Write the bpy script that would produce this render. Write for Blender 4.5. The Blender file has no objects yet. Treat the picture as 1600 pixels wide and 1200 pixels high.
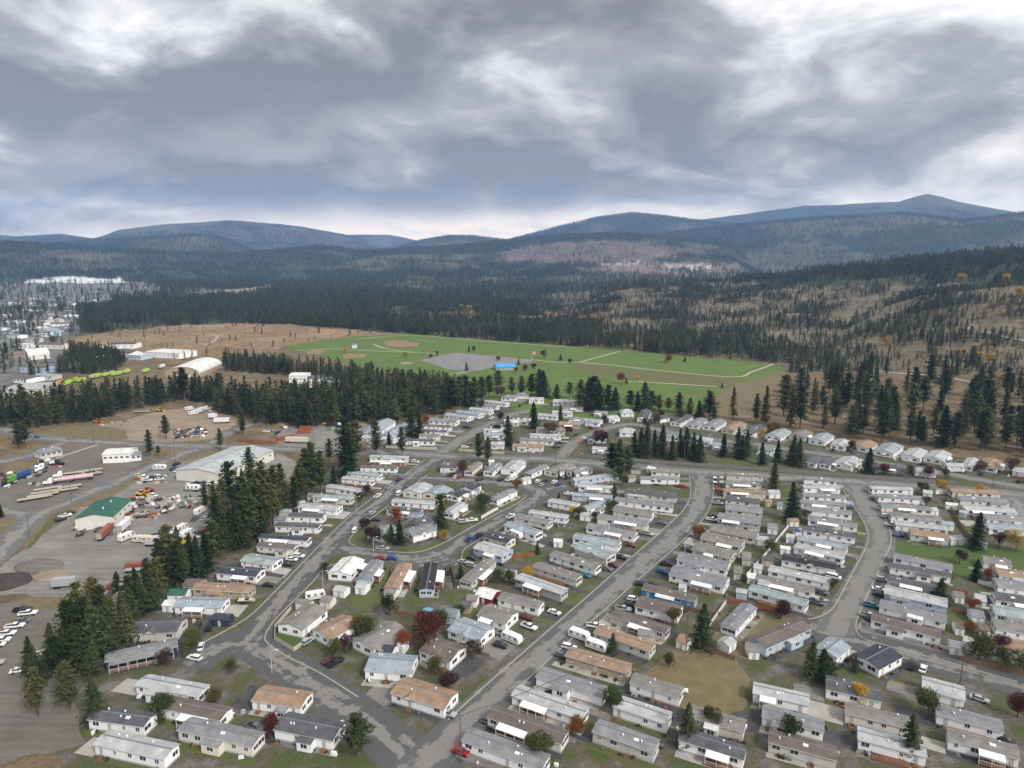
import bpy, bmesh, math, random
import numpy as np
from mathutils import Vector, Matrix
from mathutils.geometry import tessellate_polygon

random.seed(7)
rng = np.random.default_rng(11)
scene = bpy.context.scene
col = scene.collection

# ------------------------------------------------------------------ camera
CAM_H = 122.0
K = CAM_H / 95.0
FPX = 1067.0                                   # focal length in pixels of a 1600 wide picture
TILT = math.atan(200.0 / FPX)                  # horizon 200 px above the centre
cam_data = bpy.data.cameras.new('camera')
cam_data.sensor_fit = 'HORIZONTAL'
cam_data.angle = 2 * math.atan(800 / FPX)
cam_data.clip_start = 1.0
cam_data.clip_end = 90000
cam = bpy.data.objects.new('camera', cam_data)
cam.location = (0, 0, CAM_H)
cam.rotation_euler = (math.pi / 2 - TILT, 0, 0)
col.objects.link(cam)
scene.camera = cam
scene.render.resolution_x, scene.render.resolution_y = 1024, 768

# ------------------------------------------------------------------ sky
SUN_EL, SUN_AZ = math.radians(42), math.radians(138)      # azimuth from +Y towards +X
world = bpy.data.worlds.new('World')
scene.world = world
world.use_nodes = True
nt = world.node_tree
nt.nodes.clear()
def wn(kind, **kw):
    n = nt.nodes.new(kind)
    for k, v in kw.items(): setattr(n, k, v)
    return n
def wl(a, b): nt.links.new(a, b)
def wmath(op, a, b=None, c=None, clamp=False):
    n = wn('ShaderNodeMath', operation=op, use_clamp=clamp)
    for i, v in enumerate((a, b, c)):
        if v is None: continue
        if isinstance(v, (int, float)): n.inputs[i].default_value = v
        else: wl(v, n.inputs[i])
    return n.outputs[0]
tc = wn('ShaderNodeTexCoord')
sep = wn('ShaderNodeSeparateXYZ'); wl(tc.outputs['Generated'], sep.inputs[0])
dx, dy, dz = sep.outputs
zc = wmath('MAXIMUM', dz, 0.0)
den = wmath('ADD', zc, 0.35)
cu, cv = wmath('DIVIDE', dx, den), wmath('DIVIDE', dy, den)
cmb = wn('ShaderNodeCombineXYZ'); wl(cu, cmb.inputs[0]); wl(cv, cmb.inputs[1])
def cloud_noise(scale, detail, rough, off, dist=0.0, sy=1.0):
    mp = wn('ShaderNodeMapping'); wl(cmb.outputs[0], mp.inputs[0])
    mp.inputs['Location'].default_value = off
    mp.inputs['Scale'].default_value = (1, sy, 1)
    n = wn('ShaderNodeTexNoise'); wl(mp.outputs[0], n.inputs['Vector'])
    n.inputs['Scale'].default_value = scale; n.inputs['Detail'].default_value = detail
    n.inputs['Roughness'].default_value = rough; n.inputs['Distortion'].default_value = dist
    return n.outputs[0]
big = cloud_noise(0.75, 3.0, 0.5, (8.8, 3.1, 2.0))
fine = cloud_noise(2.7, 10.0, 0.56, (12.6, 5.5, 3.0), 0.3)
# thick cloud: where the layer is deep it is dark; towards the hidden sun it thins and brightens
sunx, suny = 0.95, -0.31
hlen = wmath('SQRT', wmath('ADD', wmath('MULTIPLY', dx, dx), wmath('MULTIPLY', dy, dy)))
toward = wmath('DIVIDE', wmath('ADD', wmath('MULTIPLY', dx, sunx), wmath('MULTIPLY', dy, suny)), wmath('MAXIMUM', hlen, 0.05))
t1 = wmath('MULTIPLY', wmath('SUBTRACT', big, 0.5), 1.35)
t2 = wmath('MULTIPLY', wmath('SUBTRACT', fine, 0.5), 2.0)
thick = wmath('ADD', wmath('ADD', t1, t2), wmath('ADD', 0.38, wmath('MULTIPLY', toward, -0.40)))
# the layer's far rim near the horizon lets light through
rim = wn('ShaderNodeMapRange'); wl(dz, rim.inputs[0])
rim.inputs[1].default_value = 0.025; rim.inputs[2].default_value = 0.085
rim.inputs[3].default_value = -0.6; rim.inputs[4].default_value = 0.0
thick = wmath('ADD', thick, rim.outputs[0])
def bank(u0, v0, a, b, amt):                        # a heavy bank of cloud, edges broken by the noise
    uu = wmath('DIVIDE', wmath('SUBTRACT', cu, u0), a)
    vv = wmath('DIVIDE', wmath('SUBTRACT', wmath('ADD', cv, wmath('MULTIPLY', t2, 0.45)), v0), b)
    q = wmath('ADD', wmath('MULTIPLY', uu, uu), wmath('MULTIPLY', vv, vv))
    return wmath('MULTIPLY', wmath('EXPONENT', wmath('MULTIPLY', q, -1.0)), amt)
for bk in ((-0.40, 2.18, 0.95, 0.20, 0.40), (-0.85, 1.66, 0.75, 0.24, 0.50)):
    thick = wmath('ADD', thick, bank(*bk))
ramp = wn('ShaderNodeValToRGB'); wl(thick, ramp.inputs[0])
el = ramp.color_ramp.elements
el[0].position = 0.04; el[0].color = (0.80, 0.79, 0.775, 1)
el[1].position = 0.92; el[1].color = (0.118, 0.112, 0.112, 1)
for p, c in ((0.20, (0.64, 0.637, 0.635, 1)), (0.40, (0.42, 0.42, 0.43, 1)), (0.62, (0.225, 0.22, 0.225, 1))):
    e = el.new(p); e.color = c
sky = wn('ShaderNodeTexSky', sky_type='NISHITA')
sky.sun_disc = False
sky.sun_elevation = SUN_EL
sky.sun_rotation = SUN_AZ
SKY_STRENGTH = 0.1
cl = wn('ShaderNodeMix', data_type='RGBA', blend_type='MULTIPLY')
cl.inputs[0].default_value = 1.0
wl(ramp.outputs[0], cl.inputs[6])
cl.inputs[7].default_value = (10.8, 10.4, 9.9, 1)
mixs = wn('ShaderNodeMix', data_type='RGBA')
mixs.inputs[0].default_value = 0.97                        # the overcast hides nearly all of the blue
# far cloud near the horizon is seen through more air and looks warmer
low = wn('ShaderNodeMapRange'); wl(dz, low.inputs[0])
low.inputs[1].default_value = 0.0; low.inputs[2].default_value = 0.22; low.inputs[3].default_value = 1.0; low.inputs[4].default_value = 0.0
warm = wn('ShaderNodeMix', data_type='RGBA', blend_type='MULTIPLY'); wl(low.outputs[0], warm.inputs[0]); wl(cl.outputs[2], warm.inputs[6]); warm.inputs[7].default_value = (1.26, 1.06, 0.86, 1)
wl(sky.outputs[0], mixs.inputs[6]); wl(warm.outputs[2], mixs.inputs[7])
bg = wn('ShaderNodeBackground'); bg.inputs[1].default_value = SKY_STRENGTH
wl(mixs.outputs[2], bg.inputs[0])
wo = wn('ShaderNodeOutputWorld'); wl(bg.outputs[0], wo.inputs[0])

sun_data = bpy.data.lights.new('sun', 'SUN')
sun_data.energy = 1.5
sun_data.angle = math.radians(10)
sun_data.color = (1.0, 0.97, 0.93)
sun = bpy.data.objects.new('sun', sun_data)
sd = Vector((math.sin(SUN_AZ) * math.cos(SUN_EL), math.cos(SUN_AZ) * math.cos(SUN_EL), math.sin(SUN_EL)))
sun.rotation_euler = sd.to_track_quat('Z', 'Y').to_euler()
sun.location = (300, -200, 600)
col.objects.link(sun)

vs = scene.view_settings
vs.view_transform = 'Standard'; vs.look = 'None'; vs.exposure = 1.12; vs.gamma = 1.0
vs.use_curve_mapping = False
scene.cycles.use_denoising = True
scene.cycles.max_bounces = 5
scene.cycles.diffuse_bounces = 3
scene.cycles.glossy_bounces = 2
scene.cycles.transparent_max_bounces = 4
scene.cycles.volume_bounces = 0

# ------------------------------------------------------------------ pixel <-> ground
cT, sT = math.cos(TILT), math.sin(TILT)
def ray(px, py):
    u, v = (px - 800) / FPX, (py - 600) / FPX
    return u, cT - v * sT, -sT - v * cT
def G(px, py, z=0.0):
    a, b, c = ray(px, py)
    k = (CAM_H - z) / -c
    return Vector((a * k, b * k, z))
def project(x, y, z):
    d = y * cT - (z - CAM_H) * sT
    d = np.where(d < 1e-3, 1e-3, d)
    v = -(y * sT + (z - CAM_H) * cT) / d
    return 800 + FPX * x / d, 600 + FPX * v

# ------------------------------------------------------------------ smooth value noise for the terrain
_tab = rng.random((256, 256))
def vnoise(x, y):
    xi, yi = np.floor(x).astype(int), np.floor(y).astype(int)
    fx, fy = x - xi, y - yi
    fx, fy = fx * fx * (3 - 2 * fx), fy * fy * (3 - 2 * fy)
    a = _tab[xi & 255, yi & 255]; b = _tab[(xi + 1) & 255, yi & 255]
    c = _tab[xi & 255, (yi + 1) & 255]; d = _tab[(xi + 1) & 255, (yi + 1) & 255]
    return (a * (1 - fx) + b * fx) * (1 - fy) + (c * (1 - fx) + d * fx) * fy
def fbm(x, y, o=4):
    s, a, t = 0, 1.0, 0
    for i in range(o):
        s = s + a * vnoise(x * 2 ** i + 17.3 * i, y * 2 ** i + 9.1 * i); t += a; a *= 0.5
    return s / t

# ridges: crest as it runs across the view, distance, width of the front and back slopes
RIDGES = [
    ([(-900, 330), (-300, 352), (-60, 362), (30, 371), (100, 366), (150, 373), (190, 360), (250, 353), (330, 347), (360, 344), (440, 350), (500, 360), (560, 371), (625, 392), (660, 412)], 9600, 3030, 1748),
    ([(380, 420), (470, 372), (560, 366), (610, 368), (665, 379), (720, 400)], 11850, 2120, 1590),
    ([(-900, 352), (-200, 372), (-20, 388), (60, 386), (140, 380), (200, 376), (290, 369), (325, 369), (360, 376), (390, 392), (430, 400), (560, 412)], 6990, 2028, 1304),
    ([(-900, 368), (-100, 376), (20, 382), (110, 388), (200, 396), (300, 401), (380, 402), (440, 395), (500, 388), (530, 390), (580, 400), (640, 408)], 5200, 1900, 1500),
    ([(560, 430), (620, 390), (660, 378), (700, 371), (740, 371), (790, 377), (850, 390), (900, 410)], 8025, 2273, 1624),
    ([(690, 410), (760, 386), (810, 372), (870, 357), (930, 343), (985, 337), (1030, 340), (1070, 345), (1150, 352), (1300, 372), (1500, 395)], 8475, 2881, 1628),
    ([(900, 400), (1060, 350), (1130, 340), (1190, 332), (1250, 323), (1330, 321), (1395, 318), (1418, 309), (1438, 304), (1460, 309), (1490, 318), (1540, 327), (1590, 335), (1700, 352), (2400, 352)], 10050, 3417, 1993),
    ([(480, 408), (560, 395), (640, 391), (720, 389), (800, 381), (880, 373), (960, 371), (1010, 374), (1080, 380), (1200, 392)], 5200, 2300, 1500),
    ([(880, 402), (1000, 374), (1080, 362), (1160, 352), (1250, 345), (1340, 340), (1400, 336), (1450, 341), (1500, 347), (1550, 342), (1600, 336), (1700, 322), (2400, 300)], 6540, 2393, 1544),
    ([(900, 452), (1000, 446), (1150, 440), (1280, 430), (1360, 421), (1440, 413), (1520, 404), (1600, 396), (1700, 384), (1900, 362), (2600, 330)], 1926, 880, 642),
    ([(1225, 560), (1290, 525), (1370, 488), (1450, 462), (1600, 446), (1800, 428), (2600, 400)], 1284, 539, 642),
]
def hfun(x, y):
    x, y = np.asarray(x, float), np.asarray(y, float)
    r = np.hypot(x, y)
    az = np.arctan2(x, y)
    t = np.tan(np.clip(az, -1.05, 1.05))
    px = 800 + FPX * t / cT
    h = np.zeros_like(r)
    wob = fbm(x / 900.0 + 31, y / 900.0 + 5) - 0.5
    for crest, D, Wf, Wb in RIDGES:
        cx = np.array([c[0] for c in crest], float); cy = np.array([c[1] for c in crest], float)
        yy = np.interp(px, cx, cy)
        u, v = (px - 800) / FPX, (yy - 600) / FPX
        b, c = cT - v * sT, -sT - v * cT
        Dl = D * (1 + 0.0 * wob)
        zc_ = CAM_H + Dl * c / np.hypot(u, b)
        fade = 1.0
        if cx[0] > -200: fade = fade * np.clip((px - cx[0]) / 60.0 + 0.0, 0, 1)
        if cx[-1] < 1650: fade = fade * np.clip((cx[-1] - px) / 60.0, 0, 1)
        zc_ = np.maximum(zc_, 0) * fade
        s = np.where(r < Dl, 1 - (Dl - r) / Wf, 1 - (r - Dl) / Wb)
        s = np.clip(s, 0, 1)
        s = s * s * (3 - 2 * s)
        s = np.where(r < Dl, s ** 0.85, s)
        rough = (fbm(x / (D * 0.055) + 3, y / (D * 0.055) + 8, 5) - 0.5) * 0.42 * (1 - np.abs(2 * s - 1) ** 2)
        h = np.maximum(h, zc_ * np.clip(s + rough * (zc_ > 0), 0, 1.0))
    flat = np.clip((r - 1300) / 2500, 0, 1)
    h = h + flat * 46 * np.maximum(fbm(x / 620.0, y / 620.0) - 0.42, -0.1)
    return h
def H1(x, y): return float(hfun(np.array([x]), np.array([y]))[0])
def GT(px, py):                                   # pixel to the terrain's surface
    a, b, c = ray(px, py)
    n = math.hypot(a, b)
    rr = np.exp(np.linspace(math.log(60), math.log(24000), 1500))
    z = CAM_H + rr * c / n
    hh = hfun(a / n * rr, b / n * rr)
    k = np.nonzero(z <= hh)[0]
    if len(k) == 0: return G(px, max(py, 412))
    r0 = rr[k[0]]
    return Vector((a / n * r0, b / n * r0, float(hh[k[0]])))
def in_poly(px, py, poly):
    inside = np.zeros(np.shape(px), bool)
    n = len(poly); j = n - 1
    for i in range(n):
        xi, yi = poly[i]; xj, yj = poly[j]
        c = ((yi > py) != (yj > py)) & (px < (xj - xi) * (py - yi) / ((yj - yi) or 1e-9) + xi)
        inside ^= c; j = i
    return inside

# ------------------------------------------------------------------ materials
MATS = {}
def material(name, rgb, rough=0.8, var=0.16, scale=0.6, bump=0.0, bscale=None, metallic=0.0, tint=None, world_co=True, detail=5.0, rand=0.0, spec=0.3, fine=0.0, tracks=0.0):
    if name in MATS: return MATS[name]
    m = bpy.data.materials.new(name); m.use_nodes = True
    t = m.node_tree; b = t.nodes['Principled BSDF']
    b.inputs['Roughness'].default_value = rough; b.inputs['Metallic'].default_value = metallic
    b.inputs['Specular IOR Level'].default_value = spec
    if world_co:
        g = t.nodes.new('ShaderNodeNewGeometry'); co = g.outputs['Position']
    else:
        g = t.nodes.new('ShaderNodeTexCoord'); co = g.outputs['Object']
    n = t.nodes.new('ShaderNodeTexNoise'); t.links.new(co, n.inputs['Vector'])
    n.inputs['Scale'].default_value = scale; n.inputs['Detail'].default_value = detail; n.inputs['Roughness'].default_value = 0.65
    mr = t.nodes.new('ShaderNodeMapRange'); t.links.new(n.outputs[0], mr.inputs[0])
    mr.inputs[1].default_value = 0.3; mr.inputs[2].default_value = 0.7
    mx = t.nodes.new('ShaderNodeMix'); mx.data_type = 'RGBA'
    lo = tint if tint else tuple(c * (1 - var) for c in rgb)
    hi = rgb if tint else tuple(min(c * (1 + var), 1) for c in rgb)
    mx.inputs[6].default_value = (*lo, 1); mx.inputs[7].default_value = (*hi, 1)
    t.links.new(mr.outputs[0], mx.inputs[0])
    out = mx.outputs[2]
    for amt, sc3 in ((fine, (2.6, 2.6, 2.6)), (tracks, (0.035, 0.42, 1.0))):
        if amt <= 0: continue
        mp = t.nodes.new('ShaderNodeMapping'); t.links.new(co, mp.inputs[0]); mp.inputs['Scale'].default_value = sc3; mp.inputs['Rotation'].default_value = (0, 0, 0.5 if amt == tracks else 0)
        nf = t.nodes.new('ShaderNodeTexNoise'); t.links.new(mp.outputs[0], nf.inputs['Vector']); nf.inputs['Scale'].default_value = 1.0; nf.inputs['Detail'].default_value = 8; nf.inputs['Roughness'].default_value = 0.7
        mf = t.nodes.new('ShaderNodeMapRange'); t.links.new(nf.outputs[0], mf.inputs[0]); mf.inputs[1].default_value = 0.3; mf.inputs[2].default_value = 0.7; mf.inputs[3].default_value = 1 - amt; mf.inputs[4].default_value = 1 + amt
        vm = t.nodes.new('ShaderNodeVectorMath'); vm.operation = 'SCALE'; t.links.new(out, vm.inputs[0]); t.links.new(mf.outputs[0], vm.inputs['Scale']); out = vm.outputs[0]
    if rand > 0:
        oi = t.nodes.new('ShaderNodeObjectInfo')
        r2 = t.nodes.new('ShaderNodeMapRange'); t.links.new(oi.outputs['Random'], r2.inputs[0])
        r2.inputs[3].default_value = 1 - rand; r2.inputs[4].default_value = 1 + rand
        hs = t.nodes.new('ShaderNodeHueSaturation'); t.links.new(out, hs.inputs['Color'])
        t.links.new(r2.outputs[0], hs.inputs['Value'])
        r3 = t.nodes.new('ShaderNodeMapRange'); t.links.new(oi.outputs['Random'], r3.inputs[0])
        r3.inputs[3].default_value = 0.5 + 0.035 * rand / 0.3; r3.inputs[4].default_value = 0.5 - 0.035 * rand / 0.3
        t.links.new(r3.outputs[0], hs.inputs['Hue'])
        out = hs.outputs[0]
    t.links.new(out, b.inputs['Base Color'])
    if bump:
        n2 = t.nodes.new('ShaderNodeTexNoise'); t.links.new(co, n2.inputs['Vector'])
        n2.inputs['Scale'].default_value = bscale or scale * 6; n2.inputs['Detail'].default_value = 4
        bp = t.nodes.new('ShaderNodeBump'); bp.inputs['Strength'].default_value = bump
        t.links.new(n2.outputs[0], bp.inputs['Height']); t.links.new(bp.outputs[0], b.inputs['Normal'])
    MATS[name] = m
    return m

# ------------------------------------------------------------------ mesh helpers
class MB:
    """collects simple shapes into one mesh"""
    def __init__(s): s.v = []; s.f = []; s.m = []
    def face(s, pts, mi=0):
        k = len(s.v); s.v += [tuple(p) for p in pts]; s.f.append(tuple(range(k, k + len(pts)))); s.m.append(mi)
    def box(s, x0, y0, z0, x1, y1, z1, mi=0, bottom=True):
        k = len(s.v)
        s.v += [(x0, y0, z0), (x1, y0, z0), (x1, y1, z0), (x0, y1, z0), (x0, y0, z1), (x1, y0, z1), (x1, y1, z1), (x0, y1, z1)]
        fs = [(4, 5, 6, 7), (0, 1, 5, 4), (1, 2, 6, 5), (2, 3, 7, 6), (3, 0, 4, 7)]
        if bottom: fs.append((3, 2, 1, 0))
        for f in fs: s.f.append(tuple(k + i for i in f)); s.m.append(mi)
    def prism(s, prof, x0, x1, mi=0, axis='x'):
        """profile in (y,z), extruded along x"""
        k = len(s.v); n = len(prof)
        for X in (x0, x1):
            for (a, b) in prof: s.v.append((X, a, b) if axis == 'x' else (a, X, b))
        for i in range(n):
            j = (i + 1) % n
            s.f.append((k + i, k + j, k + n + j, k + n + i)); s.m.append(mi)
        s.f.append(tuple(k + i for i in reversed(range(n)))); s.m.append(mi)
        s.f.append(tuple(k + n + i for i in range(n))); s.m.append(mi)
    def tube(s, p, q, r0, r1=None, n=6, mi=0, cap=True):
        r1 = r0 if r1 is None else r1
        p, q = Vector(p), Vector(q); d = (q - p).normalized()
        a = d.orthogonal().normalized(); b = d.cross(a)
        k = len(s.v)
        for (c, r) in ((p, r0), (q, r1)):
            for i in range(n):
                t = 2 * math.pi * i / n
                s.v.append(tuple(c + a * (r * math.cos(t)) + b * (r * math.sin(t))))
        for i in range(n):
            j = (i + 1) % n
            s.f.append((k + i, k + j, k + n + j, k + n + i)); s.m.append(mi)
        if cap:
            s.f.append(tuple(k + i for i in reversed(range(n)))); s.m.append(mi)
            s.f.append(tuple(k + n + i for i in range(n))); s.m.append(mi)
    def mesh(s, name, mats):
        me = bpy.data.meshes.new(name); me.from_pydata(s.v, [], s.f)
        for m in (mats if isinstance(mats, (list, tuple)) else [mats]): me.materials.append(m)
        if any(s.m): me.polygons.foreach_set('material_index', s.m)
        me.update()
        return me
    def build(s, name, mats, parent=None, loc=(0, 0, 0), rz=0):
        return link(name, s.mesh(name, mats), parent, loc, rz)
def link(name, data, parent=None, loc=(0, 0, 0), rz=0, scale=None):
    o = bpy.data.objects.new(name, data); col.objects.link(o)
    o.location = loc
    if rz: o.rotation_euler = (0, 0, rz)
    if scale is not None: o.scale = scale if isinstance(scale, (tuple, list)) else (scale,) * 3
    if parent is not None: o.parent = parent
    return o
def tag(o, label, cat, group=None):
    o['label'] = label; o['category'] = cat
    if group: o['group'] = group
    return o
def struct(o, label=None):
    o['kind'] = 'structure'
    if label: o['label'] = label
    return o
def stuff(o, label, cat=None):
    o['kind'] = 'stuff'; o['label'] = label
    if cat: o['category'] = cat
    return o

# ------------------------------------------------------------------ terrain sheet
TOWN = [(-400, 448), (20, 442), (100, 436), (235, 440), (255, 452), (200, 468), (130, 482), (118, 520), (100, 560), (60, 610), (-400, 660)]
SCRUB = [(880, 452), (960, 441), (1060, 437), (1200, 441), (1300, 446), (1440, 446), (1800, 436), (1900, 640), (1300, 640), (1225, 578), (1210, 556), (1100, 535), (960, 515), (860, 500), (820, 482)]
ZONES = [                                            # pixel outline, colour, tree density there, noise mix
    (SCRUB, (0.140, 0.116, 0.078), 0.30),
    ([(1130, 640), (1215, 585), (1300, 580), (1460, 585), (1800, 590), (1900, 760), (1560, 715), (1400, 692), (1300, 680), (1180, 662)], (0.165, 0.125, 0.075), 0.13),
    ([(95, 530), (180, 517), (290, 508), (420, 503), (560, 516), (640, 521), (545, 527), (450, 541), (430, 548), (350, 556), (330, 585), (250, 560), (110, 548)], (0.235, 0.165, 0.095), 0.02),
    ([(775, 398), (820, 386), (880, 378), (950, 376), (1010, 381), (1050, 390), (1060, 402), (980, 410), (860, 412), (800, 408)], (0.130, 0.098, 0.078), 0.10),
    ([(930, 416), (1020, 410), (1110, 408), (1165, 414), (1150, 424), (1060, 428), (960, 428), (890, 424)], (0.17, 0.125, 0.095), 0.22),
    ([(1035, 416), (1070, 411), (1105, 413), (1115, 417), (1060, 420), (1035, 419)], (0.40, 0.36, 0.31), 0.0),
    ([(940, 413), (1000, 409), (1005, 411), (945, 417)], (0.36, 0.33, 0.29), 0.0),
    ([(258, 466), (300, 458), (360, 452), (420, 446), (432, 452), (400, 460), (340, 466), (285, 470)], (0.29, 0.235, 0.17), 0.02),
    ([(180, 462), (240, 458), (250, 462), (190, 468)], (0.25, 0.2, 0.15), 0.05),
    ([(500, 490), (640, 487), (760, 489), (900, 498), (960, 505), (900, 508), (760, 500), (620, 497), (500, 496)], (0.19, 0.13, 0.08), 0.25),
    ([(820, 495), (860, 489), (950, 491), (950, 505), (880, 503), (825, 502)], (0.23, 0.14, 0.085), 0.04),
    ([(215, 388), (260, 358), (330, 352), (380, 360), (350, 385), (290, 395)], (0.085, 0.075, 0.042), None),
    ([(400, 356), (460, 356), (540, 372), (600, 388), (520, 392), (430, 384)], (0.105, 0.085, 0.055), None),
    ([(1330, 330), (1400, 325), (1440, 318), (1500, 330), (1420, 338)], (0.07, 0.066, 0.05), None),
    (TOWN, (0.16, 0.155, 0.145), 0.09),
    ([(35, 440), (85, 434), (120, 432), (185, 435), (200, 440), (150, 442), (90, 443)], (0.6, 0.62, 0.65), 0.0),
    ([(640, 388), (700, 400), (1000, 420), (1600, 405), (1600, 330), (1000, 360)], None, None),
]
def zone_maps(x, y):
    z = hfun(x, y); r = np.hypot(x, y)
    px, py = project(x, y, z)
    wx = px + (fbm(x / 60.0, y / 60.0, 3) - 0.5) * 26 * np.clip(900 / np.maximum(r, 300), 0.25, 1.2)
    wy = py + (fbm(x / 50.0 + 40, y / 50.0 + 9, 3) - 0.5) * 9
    far = np.clip((r - 900) / 380, 0, 1)
    n1 = fbm(x / 160.0 + 7, y / 160.0 + 3, 4)
    c = np.empty(x.shape + (3,))
    near = np.array((0.165, 0.125, 0.075)); wood = np.array((0.062, 0.072, 0.038))
    wood_far = np.array((0.026, 0.036, 0.022)); vf = np.clip((r - 2500) / 3500, 0, 1)[..., None]
    c[...] = near * (1 - far[..., None]) + (wood * (1 - vf) + wood_far * vf) * far[..., None]
    dens = np.where(r > 1130, 1.0, 0.0)
    # the dark hills: denser and sparser stands, larch and grass showing between
    hill = np.clip((r - 1700) / 900, 0, 1)
    open_ = np.clip((fbm(x / 420.0 + 51, y / 420.0 + 12, 4) - 0.55 + 0.05 * (px > 900) * (r > 2500)) * 8, 0, 1) * hill
    c = c * (1 - open_[..., None] * 0.6) + np.array((0.13, 0.115, 0.06)) * open_[..., None] * 0.6
    dens = dens * (1 - 0.62 * open_)
    for poly, rgb, d in ZONES:
        if rgb is None: continue
        m = in_poly(wx, wy, poly) & (y > 50)
        c[m] = rgb
        if d is not None: dens = np.where(m, d, dens)
    c *= (0.72 + 0.56 * n1)[..., None]
    return px, py, z, r, c, dens

def build_terrain():
    azs = np.radians(np.concatenate([np.linspace(-180, -64, 24, endpoint=False), np.linspace(-64, -46, 18, endpoint=False), np.linspace(-46, 46, 400), np.linspace(46, 64, 19)[1:], np.linspace(64, 180, 25)[1:-1]]))
    rs = np.concatenate([[0.5], np.exp(np.linspace(math.log(25), math.log(12300), 420))])
    A, R = np.meshgrid(azs, rs)
    x, y = R * np.sin(A), R * np.cos(A)
    px, py, z, r, c, d = zone_maps(x, y)
    z = np.where(R < 1200, np.where(z < 0.02, 0.0, z), z)
    nr, na = x.shape
    co = np.stack([x, y, z - 0.06], -1).reshape(-1, 3)
    i = np.arange(nr - 1)[:, None]; j = np.arange(na)[None, :]; j2 = (j + 1) % na
    q = np.stack([i * na + j, i * na + j2, (i + 1) * na + j2, (i + 1) * na + j], -1).reshape(-1, 4)[:, ::-1]
    me = bpy.data.meshes.new('ground')
    me.vertices.add(len(co)); me.vertices.foreach_set('co', co.ravel())
    me.loops.add(q.size); me.loops.foreach_set('vertex_index', q.ravel())
    me.polygons.add(len(q)); me.polygons.foreach_set('loop_start', np.arange(0, q.size, 4))
    me.update(calc_edges=True)
    me.shade_smooth()
    at = me.color_attributes.new('cover', 'FLOAT_COLOR', 'POINT')
    at.data.foreach_set('color', np.concatenate([c, np.ones(c.shape[:2] + (1,))], -1).ravel())
    m = bpy.data.materials.new('terrain_cover'); m.use_nodes = True
    t = m.node_tree; b = t.nodes['Principled BSDF']; b.inputs['Roughness'].default_value = 0.95
    b.inputs['Specular IOR Level'].default_value = 0.1
    va = t.nodes.new('ShaderNodeVertexColor'); va.layer_name = 'cover'
    g = t.nodes.new('ShaderNodeNewGeometry')
    cur = va.outputs[0]
    for sc_, lo, hi in ((0.09, 0.62, 1.38), (0.9, 0.75, 1.25), (0.012, 0.72, 1.3)):
        n = t.nodes.new('ShaderNodeTexNoise'); t.links.new(g.outputs['Position'], n.inputs['Vector'])
        n.inputs['Scale'].default_value = sc_; n.inputs['Detail'].default_value = 5; n.inputs['Roughness'].default_value = 0.6
        mr = t.nodes.new('ShaderNodeMapRange'); t.links.new(n.outputs[0], mr.inputs[0])
        mr.inputs[1].default_value = 0.3; mr.inputs[2].default_value = 0.7; mr.inputs[3].default_value = lo; mr.inputs[4].default_value = hi
        v = t.nodes.new('ShaderNodeVectorMath'); v.operation = 'SCALE'
        t.links.new(cur, v.inputs[0]); t.links.new(mr.outputs[0], v.inputs['Scale']); cur = v.outputs[0]
    t.links.new(cur, b.inputs['Base Color'])
    me.materials.append(m)
    return struct(link('ground', me))
build_terrain()

# ------------------------------------------------------------------ trees
def leaf_mat(name, rgb, tint, rand=0.48, scale=0.5):
    new = name not in MATS
    m = material(name, rgb, rough=0.75, tint=tint, scale=scale, world_co=False, rand=rand, detail=3, spec=0.15)
    if new:                                           # needles and leaves let some light through
        t = m.node_tree; b = t.nodes['Principled BSDF']; tr = t.nodes.new('ShaderNodeBsdfTranslucent'); mx = t.nodes.new('ShaderNodeMixShader')
        t.links.new(b.inputs['Base Color'].links[0].from_socket, tr.inputs[0]); mx.inputs[0].default_value = 0.4
        t.links.new(b.outputs[0], mx.inputs[1]); t.links.new(tr.outputs[0], mx.inputs[2]); t.links.new(mx.outputs[0], t.nodes['Material Output'].inputs[0])
    return m
PINE = leaf_mat('pine_needles', (0.135, 0.155, 0.058), (0.060, 0.080, 0.034))
FIR = leaf_mat('fir_needles', (0.095, 0.128, 0.054), (0.042, 0.066, 0.034))
LARCH = leaf_mat('larch_needles', (0.20, 0.175, 0.045), (0.085, 0.09, 0.03), 0.3)
LEAF = {
    'green': leaf_mat('green_leaves', (0.085, 0.115, 0.03), (0.035, 0.055, 0.018)),
    'yellow': leaf_mat('yellow_leaves', (0.62, 0.43, 0.05), (0.36, 0.25, 0.03), 0.1),
    'orange': leaf_mat('orange_leaves', (0.30, 0.11, 0.03), (0.15, 0.055, 0.02), 0.15),
    'red': leaf_mat('red_leaves', (0.15, 0.035, 0.03), (0.075, 0.022, 0.02), 0.15),
    'purple': leaf_mat('purple_leaves', (0.095, 0.034, 0.046), (0.045, 0.02, 0.026), 0.2),
    'brown': leaf_mat('russet_leaves', (0.17, 0.105, 0.07), (0.09, 0.06, 0.04), 0.15),
    'olive': leaf_mat('olive_leaves', (0.14, 0.12, 0.035), (0.06, 0.06, 0.02), 0.15),
}
BARK = material('bark', (0.12, 0.085, 0.06), 0.9, 0.3, 2.0, world_co=False)
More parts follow.
